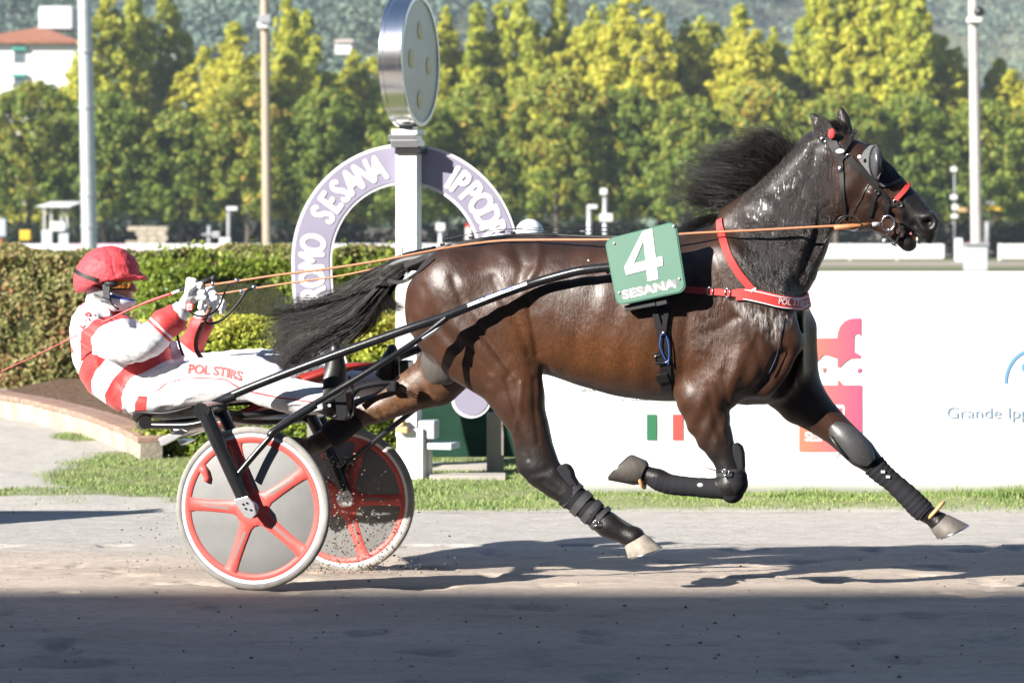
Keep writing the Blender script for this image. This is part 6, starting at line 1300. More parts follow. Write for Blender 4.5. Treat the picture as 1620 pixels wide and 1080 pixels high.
# stirrups
for (x, y, w, tl_) in ((560,655,-.30,0), (662,605,.30,0)):
    st([(x-62,y-8,w-.03),(x-30,y+6,w),(x-6,y+2,w),(x-2,y-38,w),(x-8,y-60,w)] if w < 0 else [(x-50,y-6,w),(x-10,y+4,w),(x-4,y-30,w)], .006, 'stirrup', M_black)
    MB().prism([(x-27,y-40),(x-7,y-36),(x-5,y+2),(x-10,y+8),(x-22,y+4)] if w < 0 else [(x-26,y-36),(x-12,y-34),(x-10,y+2),(x-24,y+4)], -.045, .045, lambda X, Y, d, w=w: Q(X, Y, w)-Vector((0,d,0))).build('toe_plate', M_black, su, bevel=.004)
st([(505,640,-.33),(540,622,-.42),(560,600,-.49)], .006, 'stirrup_bracket')
st([(600,590,.3),(640,560,.42),(668,548,.45)], .008, 'stirrup_bracket')
# ------------------------------------------------------------------ the driver
dv = empty('person', HC+HX*Q(230,640,0).x+Vector((0,0,Q(230,640,0).z)), HA); tag(dv, 'driver in red and white striped racing suit leaning back with both hands on the reins', 'person'); dv['_l'] = list(Q(230,640,0))
def dput(o): o.location = -Vector(dv['_l']); return o
def n4(x, y, w, r, q=1.0): return (Q(x, y, w), r*PM, q)
def body_field(Fd, infl, suit):
    Fd.chain([n4(156,522,0,44,1.15), n4(160,560,0,46,1.15), n4(178,592,0,45,1.12), n4(202,613,0,41,1.15), n4(226,627,0,30,1.6)], .03, 1, infl=infl)
    Fd.chain([n4(140,520,-.12,24), n4(150,512,0,26), n4(150,516,.14,24)], .03, 1, infl=infl)
    Fd.chain([n4(190,548,0,38,1.2), n4(228,578,0,34,1.25), n4(255,600,0,30,1.3)], .04, 1, infl=infl)
    Fd.chain([n4(196,530,.02,30,1.3), n4(245,560,.06,22,1.3)], .04, 1, infl=infl)
    # near arm
    Fd.chain([n4(146,526,-.19,26), n4(185,544,-.255,26.5), n4(220,549,-.28,24.5), n4(232,543,-.285,24), n4(256,520,-.25,22.5), n4(274,502,-.215,18)], .022, 2, infl=infl)
    if suit: Fd.chain([n4(262,505,-.24,17), n4(272,512,-.22,17)], .02, 2, infl=infl)
    # far arm
    Fd.chain([n4(165,528,.18,25), n4(235,562,.24,25), n4(296,560,.20,21), n4(306,540,.17,20), n4(319,512,.13,17)], .022, 3, infl=infl)
    # legs
    Fd.chain([n4(228,626,-.09,31), n4(280,610,-.14,35,.95), n4(345,600,-.20,37,.9), n4(400,598,-.255,35,.9), n4(418,606,-.265,33,.9), n4(462,626,-.275,26), n4(512,632,-.285,21)], .03, 4, infl=infl)
    Fd.chain([n4(235,618,.09,31), n4(300,600,.14,35,.95), n4(370,586,.20,34,.9), n4(432,582,.25,30,.9), n4(470,592,.26,27,.9), n4(530,606,.275,22), n4(602,606,.285,18)], .03, 5, infl=infl)
lo, hi = (-.62,-.44,.55), (.75,.44,1.62)
# racing suit
Fs = Field((-1.32,-.42,.50), (.62,.42,1.42), .0065); body_field(Fs, .004, True)
Fs.chain([n4(162,490,0,23,1.0), n4(152,500,0,27,1.1)], .03, 1)
V, F, g = Fs.nets(2); me = npmesh('racing_suit', V, F); nor = np.zeros(len(V)*3, np.float32); me.update(); me.vertices.foreach_get('normal', nor); nor = nor.reshape(-1,3)
px, py = unQ(V); wv = V[:,1]
def folds(sc, ax, ay, seed, amp): 
    n = vnoise(px*ax+wv*90*.5, py*ay+wv*60, sc, seed, 3); return amp*(1-np.abs(n)*5).clip(-1, 1)
ca, sa = math.cos(.55), math.sin(.55); u_ = px*ca+py*sa; v_ = -px*sa+py*ca
f1 = vnoise(u_*.010+wv*.8, v_*.045+wv*2, 1.0, 91, 3); fold_arm = (1-np.abs(f1)*7).clip(-.6,1)*.0085*(g == 2)
f2 = vnoise(px*.030+wv, py*.012+wv, 1.0, 93, 3); fold_b = (1-np.abs(f2)*7).clip(-.6,1)*.0065*np.isin(g,(1,3)); f3 = vnoise(px*.014+wv, py*.035+wv, 1.0, 95, 3); fold_l = (1-np.abs(f3)*7).clip(-.6,1)*.0055*np.isin(g,(4,5))
crease = -.008*np.exp(-((np.hypot(px-215,py-560)-30)/5)**2)*(g == 2)*0
V2 = V+nor*(fold_arm+fold_b+fold_l)[:,None]; me.vertices.foreach_set('co', V2.astype(np.float32).ravel()); me.update()
def U(*ps): return np.minimum.reduce(ps)
sA = sdpoly(px, py, [(130,524),(151,503),(171,500),(183,507),(164,512),(151,524),(145.5,537),(147,572),(127,570),(126,540)])
sB = sdpoly(px, py, [(96,533),(111,535),(113,548),(116,557),(100,566)])
sC = sdpoly(px, py, [(135,560),(173,562),(151,587),(144.6,601),(145.6,630),(122,598),(126,581)])
sD = sdpoly(px, py, [(205,575.5),(223,570),(257,546),(268,536),(290,562),(257,574),(236,585),(208.5,607),(192,629),(194,665),(169.6,660),(166,624),(179,600),(194,583)])
sE = sdpoly(px, py, [(219,625.5),(233.5,626.5),(231,664),(213,666),(214,638)]); sE2 = sdpoly(px, py, [(231,627),(235,626),(239,600),(237,600)])
sG = sdpoly(px, py, [(168,486),(208,490),(224,501),(200,505),(182,506)]); sN = sdpoly(px, py, [(118,478),(131,478),(131,485),(118,486)])
def lined(ax_, ay_, bx_, by_): l = math.hypot(bx_-ax_, by_-ay_); return ((px-ax_)*(by_-ay_)-(py-ay_)*(bx_-ax_))/l
dl = lined(236,511,262,535); dn = np.where(g == 2, dl, -9)          # >0 towards the hand
red2 = np.minimum(-np.where(dn > 8.5, 1., -1.)*np.minimum(np.abs(dn-8.5), 4), -np.where((dn > 0) & (dn < 5), 1., -1.)*np.minimum(np.abs(dn-2.5)*0+np.minimum(np.abs(dn), np.abs(dn-5)), 4))
dl3 = lined(292,543,316,562); 
red3 = -np.clip(dl3+3, -4, 4)
red = np.where(g == 1, U(sA, sB, sC, sD, sE, sE2, sG, sN), np.where(g == 2, np.minimum(red2, sA), np.where(g == 3, np.where(px < 270, sD, red3), 4.)))
pip = np.full(len(px), 9.); pl = [(245,620),(264,606),(300,597),(345,599),(357,600),(385,616),(430,627),(480,634),(505,636)]
for i in range(len(pl)-1):
    a = np.array(pl[i]); e = np.array(pl[i+1])-a; t = np.clip(((px-a[0])*e[0]+(py-a[1])*e[1])/(e@e), 0, 1); pip = np.minimum(pip, np.hypot(px-a[0]-t*e[0], py-a[1]-t*e[1])-1.3)
red = np.where((g == 4) & (wv < -.1), np.minimum(red, pip), red); red = np.where((g == 4) & (px < 250), np.minimum(red, sE), red)
fattr(me, 'red', np.clip(red, -4, 4))
def suit_mat():
    m = bpy.data.materials.new('racing_suit_cloth'); N, L, b, tc, noise, ramp, mix, mt, bump, attr = node_tools(m)
    f = N.new('ShaderNodeMapRange'); f.inputs['From Min'].default_value = -.35; f.inputs['From Max'].default_value = .35; L.new(attr('red'), f.inputs['Value'])
    L.new(mix(f.outputs[0], (.54,.045,.045), (.64,.64,.66)), b.inputs['Base Color']); b.inputs['Roughness'].default_value = .55; b.inputs['Specular IOR Level'].default_value = .35; b.inputs['Sheen Weight'].default_value = .1
    p = bump(noise(18,(1,1,1),5), .006); p = bump(noise(420), .0004, p); L.new(p, b.inputs['Normal']); return m
M_suit = suit_mat(); so = dput(link('racing_suit', me, M_suit, dv, smooth=True))
sbvh = BVHTree.FromPolygons([tuple(v) for v in V2], [tuple(int(i) for i in f) for f in F])
def onsuit(x, y, off=.002):
    q0 = Q(x, y, -.6); cam_l = Vector(((Vector((0,0,EYE))-HC).dot(HX), (Vector((0,0,EYE))-HC).dot(HYV), EYE)); h_ = sbvh.ray_cast(q0, (q0-cam_l).normalized()); return (h_[0]+Vector((0,-off,0))) if h_[0] else Q(x, y, -.28)
M_redprint = mat('red_print', (.62,.05,.05), .6)
def suittext(s, cx_, cy_, size, tilt, width, bend=0.0, bold=.02):
    fr = lambda u, v, d: onsuit(cx_+u*math.cos(tilt)+v*math.sin(tilt), cy_+u*math.sin(tilt)-v*math.cos(tilt)+bend*(u/40)**2, .0045); return dput(text_on(s, fr, size, 'lettering', M_redprint, dv, bold=bold, width=width, cut=2.2))
suittext('POL STIRS', 341, 586, 20, .13, 86, 2.5, .05); suittext('L', 129, 513, 19, -.85, 8, 0, .03); suittext('.', 136, 507, 20, -.7, 3, 0, .0); suittext('P', 142, 500, 19, -.6, 9, 0, .03); suittext('.', 151, 498, 20, -.3, 3, 0, .0)
# the body inside the suit with neck and head
Fb = Field((-1.32,-.42,.50), (.62,.42,1.62), .0085); body_field(Fb, -.012, False)
Fb.chain([n4(158,492,0,20), n4(170,462,0,19)], .03, 6); Fb.ell(Q(170,436,0), (.10,.075,.105), .02, 6); Fb.chain([n4(186,452,0,24,.85), n4(190,470,0,19,.8), n4(201,480,0,9,1.2)], .02, 6)
Fb.chain([n4(205,446,0,5,1), n4(213,459,0,4.8,1.2)], .01, 6); Fb.chain([n4(203,470,0,6,2.0), n4(205,474,0,5,1.8)], .01, 6); Fb.ell(Q(203,447,-.035), (.014,.014,.010), .006, 6, sub=True); Fb.ell(Q(205,446,.035), (.014,.014,.010), .006, 6, sub=True)
Vb, Fc, gb = Fb.nets(2); meb = npmesh('body', Vb, Fc); M_skin = mat('skin', (.52,.26,.18), .5, .4, sss=.15, var=.08, vscale=20); dput(link('body', meb, M_skin, dv, smooth=True))
# head wear
M_cap = mat('red_cap_cloth', (.60,.065,.08), .6, .3, bump=.010, bscale=22, var=.06, vscale=12); M_gait = mat('white_gaiter', (.76,.76,.79), .7); M_gblue = mat('blue_gaiter_band', (.06,.13,.45), .6)
Fh = Field(tuple(Q(165,440,0)-Vector((.24,.22,.24))), tuple(Q(165,440,0)+Vector((.28,.22,.24))), .005)
Fh.ell(Q(172,434,0), (.148,.125,.132), .02, 1); Fh.ell(Q(153,446,0), (.105,.115,.105), .03, 1); Fh.chain([n4(200,440,0,14,2.4), n4(214,438,0,7,3.2)], .015, 1)
Fh.chain([n4(206,467,0,27,3.5), n4(182,468,0,26,4), n4(152,476,0,22,4.4), n4(128,479,0,17,5)], .008, 1, sub=True)
Fh.chain([n4(192,433,0,6.5,5), n4(210,434,0,5.5,5), n4(228,440,0,3.2,4.5)], .008, 1)
Vh, Fhf, gh = Fh.nets(2); hx, hy = unQ(Vh); meh = npmesh('helmet', Vh, Fhf); nh = np.zeros(len(Vh)*3, np.float32); meh.update(); meh.vertices.foreach_get('normal', nh); nh = nh.reshape(-1,3)
def ln(pts, w):
    d = np.full(len(hx), 1e9)
    for i in range(len(pts)-1):
        a = np.array(pts[i], float); e = np.array(pts[i+1], float)-a; t = np.clip(((hx-a[0])*e[0]+(hy-a[1])*e[1])/(e@e), 0, 1); d = np.minimum(d, np.hypot(hx-a[0]-t*e[0], hy-a[1]-t*e[1]))
    return np.exp(-(d/w)**2)
dh = -.003*ln([(165,387),(176,405),(180,430),(186,442)],1.6)-.003*ln([(165,387),(140,402),(126,430)],1.6)+.0022*ln([(186,438),(198,428),(212,430)],2.2)-.002*ln([(136,446),(150,452),(168,446)],1.5)+.002*ln([(128,414),(150,410),(166,416)],2.4)+.0018*ln([(190,400),(198,415),(204,428)],2.0)-.0018*ln([(206,430),(214,436),(222,434)],1.5)
dh += .0016*(1-np.abs(vnoise(hx*.05+Vh[:,1]*8, hy*.09, 1.0, 55, 3))*8).clip(-.5,1)
Vh = Vh+nh*dh[:,None]; meh.vertices.foreach_set('co', Vh.astype(np.float32).ravel()); meh.update(); dput(link('helmet', meh, M_cap, dv, smooth=True))
hbv = BVHTree.FromPolygons([tuple(v) for v in Vh], [tuple(int(i) for i in f) for f in Fhf])
def hstrap(path, width, nm, m, off=.001, th=.003):
    global bvh
    keep = bvh; bvh = hbv
    try: o = strap(path, width, nm, m, dv, th, 6, off=off, fall=-.08)
    finally: bvh = keep
    return o
hstrap([(119,428),(128,434),(150,442),(172,447),(186,449)], 7, 'goggle_strap', M_leather)
def dt(mb, nm, m, **k): return dput(mb.build(nm, m, dv, **k))
def wrapq(x, y, R, a, dy=0.0, cy_=0.0):                   # point on a round of radius R about the head axis, a=0 faces forward
    c = Q(x, y, 0); return c+Vector((R*math.cos(a), R*.82*math.sin(a)+cy_, dy))
mb = MB()                                                # goggles
for i in range(13):
    a = -1.45+2.9*i/12
    for dz, dr_ in ((-.026,.0),(-.02,.006),(.02,.006),(.026,0)): mb.v.append(tuple(wrapq(177,448,.092+dr_+.004*math.cos(a),a,dz)))
for i in range(12):
    for j in range(3): mb.f.append((i*4+j, i*4+j+1, i*4+j+5, i*4+j+4))
dt(mb, 'goggles', mat('amber_goggle_lens', (.85,.28,.03), .12, .7, metal=.55, col2=(.25,.30,.06), var=.4, vscale=26), smooth=True)
dt(MB().tube([wrapq(177,448,.094,-1.5,-.028), wrapq(177,448,.094,-1.5,.028)], .012, 8), 'goggle_frame', M_leather, smooth=True); dt(MB().tube([wrapq(177,448,.101,-1.45+2.9*i/20,.027) for i in range(21)], .004, 6), 'goggle_frame', M_leather, smooth=True); dt(MB().tube([wrapq(177,448,.101,-1.45+2.9*i/20,-.027) for i in range(21)], .003, 6), 'goggle_frame', M_leather, smooth=True)
dt(MB().tube([Q(166,448,-.106), Q(176,449,-.100), Q(186,449,-.085)], [.010,.013,.012], 10, flat=1.0), 'goggle_outrigger', M_rubber, smooth=True)
mb = MB(); rows = [(184,456,.070,.0),(187,463,.077,0),(190,470,.083,0),(190,478,.082,0),(187,485,.068,0),(180,492,.060,0)]; n = 20
for (x, y, R_, z_) in rows:
    for k in range(n): q = 2*math.pi*k/n; f = max(0, math.cos(q)); mb.v.append(tuple(Q(x-7, y, 0)+Vector((R_*1.05*math.cos(q)+.012*f, R_*.86*math.sin(q), -.038*f*max(0, 1-(y-456)/26)))))
for i in range(len(rows)-1):
    for k in range(n): mb.f.append((i*n+k, i*n+(k+1)%n, (i+1)*n+(k+1)%n, (i+1)*n+k))
gt = dt(mb, 'gaiter', M_gait, smooth=True); gt.data.materials.append(M_gblue); gt.data.polygons.foreach_set('material_index', [1 if (i//n) in (1,) else 0 for i in range(len(gt.data.polygons))])
dt(MB().tube([Q(160,492,0)+Vector((0,0,-.02)), Q(160,480,0), Q(163,465,0), Q(166,455,0)], [.070,.073,.076,.078], 24), 'balaclava', M_gait, smooth=True)
dt(MB().tube([Q(150,466,-.10), Q(166,471,-.10), Q(172,473,-.098), Q(174,450,-.10)], [.008,.008,.006,.008], 8, flat=.5), 'ear_guard', M_boot, smooth=True)
dt(MB().prism([(146,463),(160,460),(172,462),(173,474),(162,476),(150,472)], -.002, .003, lambda x, y, d: Q(x, y, -.093)-Vector((0,d,0))), 'ear_pad', mat('grey_pad', (.16,.17,.17), .6)); dt(MB().prism([(162,446),(173,447),(174,473),(164,472)], -.002, .004, lambda x, y, d: Q(x, y, -.100)-Vector((0,d,0))), 'ear_pad', M_boot, bevel=.001)
dt(MB().tube(catmull([Q(174,470,-.085), Q(178,482,-.075), Q(188,489,-.04)], 5), .004, 6, flat=.5), 'chin_strap', M_rubber, smooth=True)
# gloves with five fingers each
M_glove = mat('white_glove', (.80,.80,.80), .55, .4, bump=.0015, bscale=60)
def glove(wrist, knuck, w, curl, thumb, nm='glove'):
    lo_ = Q(wrist[0]+20, wrist[1]-25, w)-Vector((.14,.12,.14)); Fg = Field(tuple(lo_), tuple(lo_+Vector((.28,.24,.28))), .0032)
    Wp = Q(wrist[0], wrist[1], w); ks = [Q(x, y, w+dw) for x, y, dw in knuck]; mid = sum(ks, Vector())/4
    Fg.chain([(Wp, .030, 1.0), ((Wp*2+mid)/3, .031, 1.05), ((Wp+mid*2)/3, .030, 1.1)], .012, 1)
    for k in ks: Fg.chain([((Wp+mid)/2*.5+(k)*.5, .016, 1), (k, .0135, 1)], .010, 1)
    for i, k in enumerate(ks):
        L_ = (1.0,1.08,1.02,.82)[i]; a = [k]+[k+Vector((curl[j][0]*PM*L_, curl[j][1], -curl[j][2]*PM*L_)) for j in range(3)]; Fg.chain([(a[0],.0130,1),(a[1],.0120,1),(a[2],.0112,1),(a[3],.0100,1)], .0035, 2)
    Fg.chain([(Q(*thumb[0]), .016, 1), (Q(*thumb[1]), .0145, 1), (Q(*thumb[2]), .0125, 1), (Q(*thumb[3]), .0105, 1)], .006, 2)
    Vg, Fgf, gg = Fg.nets(1); o = dput(link(nm, npmesh(nm, Vg, Fgf), M_glove, dv, smooth=True)); return o
glove((284,496), [(299,443,-.035),(307,452,-.025),(313,461,-.018),(317,470,-.010)], -.20, [(11,-.008,1),(13,.022,8),(4,.038,11)], [(293,475,-.235),(299,458,-.245),(309,450,-.240),(319,449,-.228)])
glove((322,502), [(333,463,.03),(343,468,.015),(347,477,.005),(346,486,-.005)], .12, [(9,-.018,0),(8,.002,9),(0,.022,11)], [(318,486,.07),(321,470,.055),(328,458,.065),(336,455,.085)])
dt(MB().tube([Q(277,500,-.215), Q(283,493,-.212)], [.053,.050], 24, flat=.95), 'wrist_skin', M_skin, smooth=True)
dt(MB().tube([Q(281,497,-.212), Q(290,488,-.207)], [.052,.046], 24, flat=.95), 'glove_cuff', M_glove, smooth=True); dt(MB().tube([Q(319,508,.13), Q(323,499,.125)], [.046,.042], 20), 'glove_cuff', M_glove, smooth=True)
dt(MB().lathe([(.0,.003),(.019,.003),(.021,0)], Matrix.Translation(Q(300,485,-.252))@Matrix.Rotation(math.radians(90),4,'X'), 24), 'glove_badge', mat('red_badge', (.50,.02,.03), .5), smooth=True)
mb = MB(); 
for (x0_, y0_, x1_, y1_) in ((296,481,304,482.5),(296,484.5,304,486),(296,488,304,489.5),(295.5,481,297,490)): a, b = Q(x0_,y0_,-.256), Q(x1_,y1_,-.256); mb.box((a+b)/2, (abs(b.x-a.x), .001, abs(a.z-b.z)))
dt(mb, 'badge_mark', M_white)
# boots
Fz = Field(tuple(Q(500,665,-.42)), tuple(Q(655,535,.42)), .006)
for (pts, w) in (([(507,634,24),(517,633,25),(524,608,22),(530,584,18),(531,564,13),(530,552,8)], -.285), ([(598,607,19),(606,604,18),(611,585,16),(617,566,13),(620,553,8)], .285)):
    Fz.chain([n4(x, y, w, r, 1.0 if r > 16 else 1.15) for x, y, r in pts], .02, 1)
    x0_, y0_, _ = pts[1]; Fz.chain([n4(x0_+6, y0_+12, w, 13), n4(x0_+12, y0_-10, w, 12), n4(pts[-2][0]+2, pts[-2][1], w, 8), n4(pts[-1][0]+1, pts[-1][1]-2, w, 6)], .015, 1)
Vz, Fzf, gz_ = Fz.nets(2)
for sg in (-1, 1):
    m_ = (Vz[:,1]*sg > 0); idm = np.cumsum(m_)-1; ff = Fzf[m_[Fzf].all(1)]; dput(link('boot', npmesh('boot', Vz[m_], idm[ff]), M_leather, dv, smooth=True))
for (x, y, w) in ((536,600,-.285),(625,578,.285)): dt(MB().tube([Q(x-1,y+52 if w < 0 else y+24,w), Q(x+3,y+20,w), Q(x+2,y-20,w), Q(x-4,y-50 if w < 0 else y-28,w)], [.030,.036,.034,.022], 14, flat=.28, up=(1,0,0)), 'boot_sole', M_rubber, smooth=True)
for (x, y) in ((509,639),(521,641)): dt(MB().tube([Q(x,y,-.35), Q(x,y,-.354)], .008, 12), 'eyelet', M_gal)
# ------------------------------------------------------------------ reins, whip
def top(name, label, cat, path, r, m, cm=8, flat=1.0, up=(0,0,1)):
    o0 = Q(*path[0]); o = empty(name, HC+HX*o0.x+HYV*o0.y+Vector((0,0,o0.z)), HA); tag(o, label, cat); x = MB().tube(catmull([Q(*p)-o0 for p in path], cm), r, 8, flat=flat, up=up).build('strap' if cat == 'rein' else 'shaft', m, o, smooth=True); o['_l'] = list(o0); return o
M_reinp = mat('pale_tan_webbing', (.50,.21,.11), .6, .3, var=.2, vscale=60)
wR = -.36
nr = top('rein', 'near tan driving rein running along the flank and over the neck to the bit', 'rein', [(318,452,-.22),(345,449,-.22),(376,444.5,-.22),(440,435,-.22),(520,425,-.22),(600,412.5,-.22),(660,401,-.20),(725,389,-.15),(790,381,-.14),(850,379.5,-.16),(955,379,-.20),(1020,376,-.23),(1090,369.5,-.21),(1200,364,-.19),(1300,358.5,-.155),(1393,354,-.12)], .0054, M_reinp, 8, 1.0)
def rput(mb, nm, m, par, **k): o = mb.build(nm, m, par, **k); o.location = -Vector(par['_l']); return o
nr.children[0].data.transform(Matrix.Identity(4))
rput(MB().tube([Q(1320,360.5,-.185), Q(1350,357.5,-.15), Q(1377,355.5,-.13)], .0105, 8), 'rein_keeper', M_tan, nr, smooth=True); rput(MB().tube([Q(1380,355.3,-.13), Q(1392,354.3,-.12)], .0095, 8), 'rein_ferrule', M_gal, nr, smooth=True); 
mb = MB(); c = Q(1357,357,-.155); cs = [c+Vector((a*.014,0,b*.011)) for a, b in ((-1,-1),(1,-1),(1,1),(-1,1))]
for i in range(4): mb.tube([cs[i], cs[(i+1)%4]], .0018, 6)
rput(mb, 'buckle', M_black, nr)
rput(MB().ball(Q(337,449,-.22), .011, 12, (.8,1,1.3)), 'buckle', M_steel, nr, smooth=True); rput(MB().ball(Q(375,443,-.22), .012, 12, (1.3,1,.6)), 'buckle', M_steel, nr, smooth=True)
fr_ = top('rein', 'far tan driving rein from the lower hand to the tail of the horse', 'rein', [(340,466,.10),(365,462,.10),(402,456,.08),(470,446,.06),(540,436,.04),(600,423,.02),(640,412,.05),(700,392,.12),(800,376,.2)], .0044, M_tan)
rput(MB().ball(Q(382,461,.09), .011, 12, (.9,1,1.2)), 'buckle', M_steel, fr_, smooth=True); rput(MB().ball(Q(402,454,.08), .012, 12, (1.2,1,.8)), 'buckle', M_steel, fr_, smooth=True)
rput(MB().tube(catmull([Q(402,456,.08), Q(390,460,.06), Q(380,475,.04), Q(368,490,.02), Q(352,505,.0), Q(336,512,-.02), Q(326,510,-.03), Q(325,500,-.04), Q(331,486,-.04)], 6), .0062, 8), 'loop', M_leather, fr_, smooth=True)
rput(MB().tube(catmull([Q(372,446,-.2), Q(361,452,-.16), Q(354,466,-.12), Q(348,482,-.1), Q(338,494,-.10), Q(322,500,-.1), Q(308,498,-.14), Q(300,492,-.18)], 6), .0045, 8), 'loop', M_leather, nr, smooth=True)
rt = top('rein_end', 'brown leather rein end hanging from the lower hand to the lap', 'rein end', [(333,485,-.03),(324,505,-.05),(314,525,-.07),(310,542,-.07),(312,556,-.08),(322,570,-.1)], .011, mat('brown_leather', (.20,.085,.035), .5, .4, var=.3, vscale=20), 8); 
rt2 = top('rein_end', 'thin dark rein end hanging below the upper hand', 'rein end', [(281,500,-.16),(280,525,-.13),(284,545,-.12),(290,562,-.12)], .006, M_leather, 6)
wp = top('whip', 'thin red driving whip with a black grip crossing the shoulder', 'whip', [(-60,612,-.25),(0,588,-.25),(90,546,-.25),(160,511,-.24),(220,483,-.23),(272,464,-.225)], [.0016]*9+[.002]*8+[.003]*8+[.0045]*8+[.0062]*8, mat('red_whip', (.60,.04,.05), .4), 8)
rput(MB().tube([Q(272,464,-.225), Q(286,458.5,-.222)], .0065, 10), 'white_band', M_white, wp, smooth=True); rput(MB().tube([Q(285,459,-.222), Q(302,450,-.225), Q(318,447,-.222), Q(336,441,-.22)], [.0075,.009,.011,.0135], 12), 'grip', M_rubber, wp, smooth=True); rput(MB().ball(Q(338,440.5,-.22), .0165, 14), 'grip_end', M_rubber, wp, smooth=True)
# ------------------------------------------------------------------ mane and tail
def hair_mat():
    m = bpy.data.materials.new('black_hair'); N, L, b, tc, noise, ramp, mix, mt, bump, attr = node_tools(m)
    L.new(ramp(attr('tint'), (0,(.005,.0045,.004)), (.8,(.010,.0085,.008)), (1,(.030,.022,.016))), b.inputs['Base Color']); b.inputs['Roughness'].default_value = .45; b.inputs['Specular IOR Level'].default_value = .28; return m
M_hair = hair_mat()
def bez(keys, u): k = np.array(keys, float); t = np.linspace(0, 1, len(k)); return np.stack([np.interp(u, t, k[:,i]) for i in range(k.shape[1])], -1)
def lockset(n, K, root, guide, spread, rad, seed, frizz=.01, clump=40):
    """root(n)->(n,3) start points; guide: list of key-point lists (px,py,w); strands blend between neighbouring guides"""
    rg = np.random.default_rng(seed); G_ = [np.array([list(Q(*p)) for p in g]) for g in guide]; gi = rg.random(n)*(len(G_)-1); 
    cl = rg.random((clump,))*(len(G_)-1); ci = rg.integers(0, clump, n); gi = gi*.15+cl[ci]*.85; i0 = np.floor(gi).astype(int); i1 = np.minimum(i0+1, len(G_)-1); f = (gi-i0)[:,None,None]
    A = np.array([np.array(catm(g, K)) for g in G_]); P_ = A[i0]*(1-f)+A[i1]*f
    L = .68+.36*rg.random(n)**.6; L = np.minimum(L, 1); t = np.linspace(0,1,K)[None,:]*L[:,None]; idx = t*(K-1); j = np.minimum(np.floor(idx).astype(int), K-2); fr = (idx-j)[...,None]; ar = np.arange(n)[:,None]; P_ = P_[ar,j]*(1-fr)+P_[ar,j+1]*fr
    co = rg.normal(size=(clump,3))*spread; off = (co[ci]*.95+rg.normal(size=(n,3))*spread*.36)[:,None,:]*(t[...,None]**.8); P_ = P_+off
    ph = rg.random((clump,3))*6.28; phs = rg.random((n,1,3))*.9; wv = np.sin(t[...,None]*(5+3*rg.random((clump,1,3))[ci])+ph[ci][:,None,:]+phs*.4)*frizz*(t[...,None]); P_ = P_+wv
    P_ = P_+rg.normal(size=(n,1,3))*np.array([.007,.012,.007])
    R_ = rad*(1-.85*np.linspace(0,1,K)[None,:]**1.5)*(.7+.6*rg.random((n,1))); return P_, R_
def catm(g, K):
    v = catmull([Vector(p) for p in g], 12); a = np.array([list(p) for p in v]); d = np.r_[0, np.cumsum(np.linalg.norm(np.diff(a,axis=0),axis=1))]; d /= d[-1]; u = np.linspace(0,1,K); return np.stack([np.interp(u, d, a[:,i]) for i in range(3)], -1)
# mane: guides from withers to poll
mg = [[(1148,346,0),(1140,330,0),(1120,332,.01),(1098,342,.0),(1080,352,0)],
      [(1160,338,0),(1148,318,0),(1125,318,.02),(1095,310,.03),(1064,298,.04)],
      [(1185,320,0),(1165,305,-.01),(1140,300,0),(1110,288,.02),(1078,270,.03)],
      [(1205,306,0),(1185,288,-.02),(1160,280,-.01),(1125,270,.02),(1090,268,.03)],
      [(1222,293,0),(1200,268,-.02),(1175,255,-.02),(1145,250,.0),(1112,258,.02)],
      [(1236,281,0),(1215,252,-.02),(1192,238,-.02),(1165,238,.0),(1138,252,.02)],
      [(1248,270,0),(1232,240,-.02),(1212,222,-.01),(1188,220,.0),(1165,232,.01)],
      [(1258,260,0),(1248,236,-.01),(1235,222,0),(1218,214,.0),(1195,224,.01)],
      [(1268,250,0),(1262,232,0),(1252,220,.0),(1238,214,.01),(1222,214,.02)]]
P1_, R1_ = lockset(2600, 12, None, mg, .036, .0010, 3, .016, 75)
lw = [[(1240,276,0),(1226,240,0),(1221,215,0),(1220,200,0),(1226,186,0)], [(1262,256,0),(1268,235,0),(1272,220,0),(1266,206,0),(1250,190,0)]]
P2_, R2_ = lockset(60, 12, None, lw, .006, .0009, 5, .01, 8)
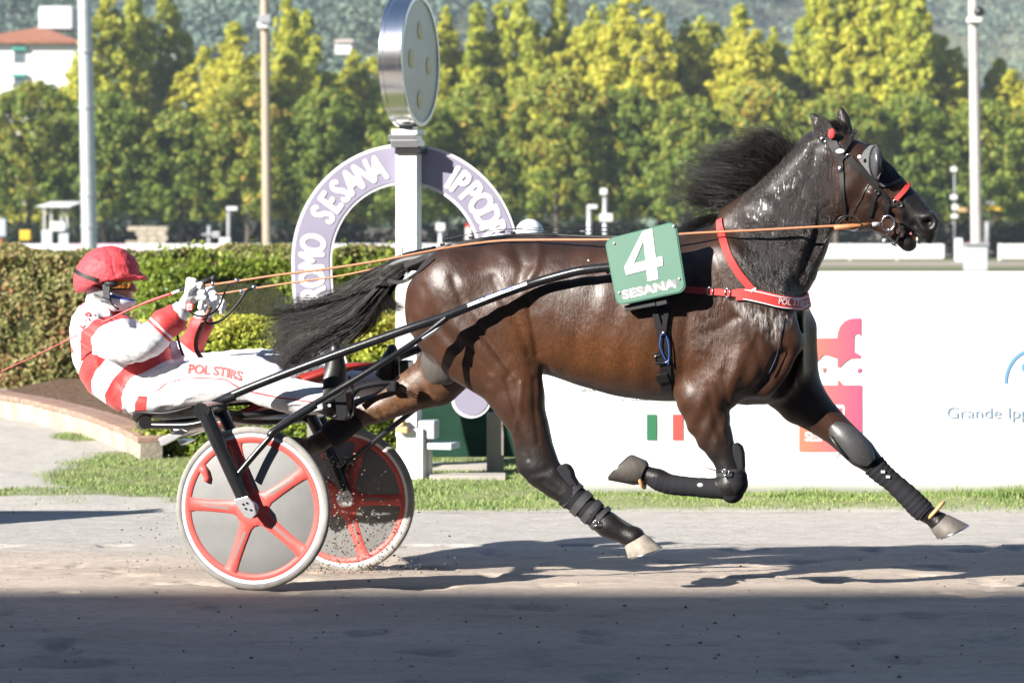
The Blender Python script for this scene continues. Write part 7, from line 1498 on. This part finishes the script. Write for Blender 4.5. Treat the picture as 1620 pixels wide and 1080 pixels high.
fl = [[(1325,212,0),(1318,203,-.01),(1308,198,-.02),(1300,197,-.02)], [(1338,206,0),(1328,196,0),(1316,192,-.01),(1306,193,-.02)], [(1345,205,0),(1350,212,-.02),(1352,222,-.03),(1350,230,-.04)]]
P3_, R3_ = lockset(350, 12, None, fl, .006, .0009, 6, .004, 20)
wm = [[(1152,350,-.02),(1130,350,-.04),(1105,360,-.06),(1080,368,-.08)], [(1140,345,-.02),(1120,343,-.04),(1095,352,-.06),(1070,364,-.08)]]
P4_, R4_ = lockset(260, 12, None, wm, .006, .0009, 8, .004, 16)
strands('mane', np.concatenate([P1_,P2_,P3_,P4_]), np.concatenate([R1_,R2_,R3_,R4_]), M_hair, horse)
# dock and tail
MB().tube(catmull([Q(690,408,0), Q(668,411,0), Q(645,414,0), Q(625,421,0), Q(606,432,0), Q(590,444,0)], 6), [.055-.0010*i for i in range(31)], 16).build('dock', M_hair, horse, smooth=True)
tgd = [[(655,408,0),(612,424,.0),(575,440,.02),(535,465,.03),(480,480,.05),(440,482,.06),(398,486,.06)],
       [(655,410,0),(610,430,.0),(575,455,.02),(540,480,.03),(495,500,.04),(450,505,.05),(425,520,.05)],
       [(655,412,0),(612,436,-.02),(580,460,-.01),(548,488,.0),(505,510,.02),(460,520,.03),(432,550,.03)],
       [(655,414,0),(615,440,-.02),(588,468,-.02),(560,496,.0),(520,518,.0),(470,535,.02),(438,585,.02)],
       [(655,414,0),(618,444,-.03),(592,475,-.02),(566,505,.0),(530,528,.0),(485,552,.01),(452,598,.02)],
       [(655,416,0),(620,446,-.03),(600,478,-.02),(575,510,.0),(540,538,.0),(500,565,.0),(474,592,.02)]]
Pt, Rt = lockset(5400, 14, None, tgd, .030, .0011, 12, .014, 100)
tg2 = [[(612,436,-.02),(612,452,-.03),(620,468,-.03),(634,478,-.03),(652,484,-.02)], [(606,440,-.02),(604,460,-.03),(608,478,-.03),(618,490,-.03),(634,496,-.02)], [(600,440,-.02),(596,470,-.03),(590,495,-.03),(576,515,-.03),(560,530,-.02)]]
Pt2, Rt2 = lockset(420, 14, None, tg2, .007, .0009, 14, .006, 16)
strands('tail', np.concatenate([Pt,Pt2]), np.concatenate([Rt,Rt2]), M_hair, horse)
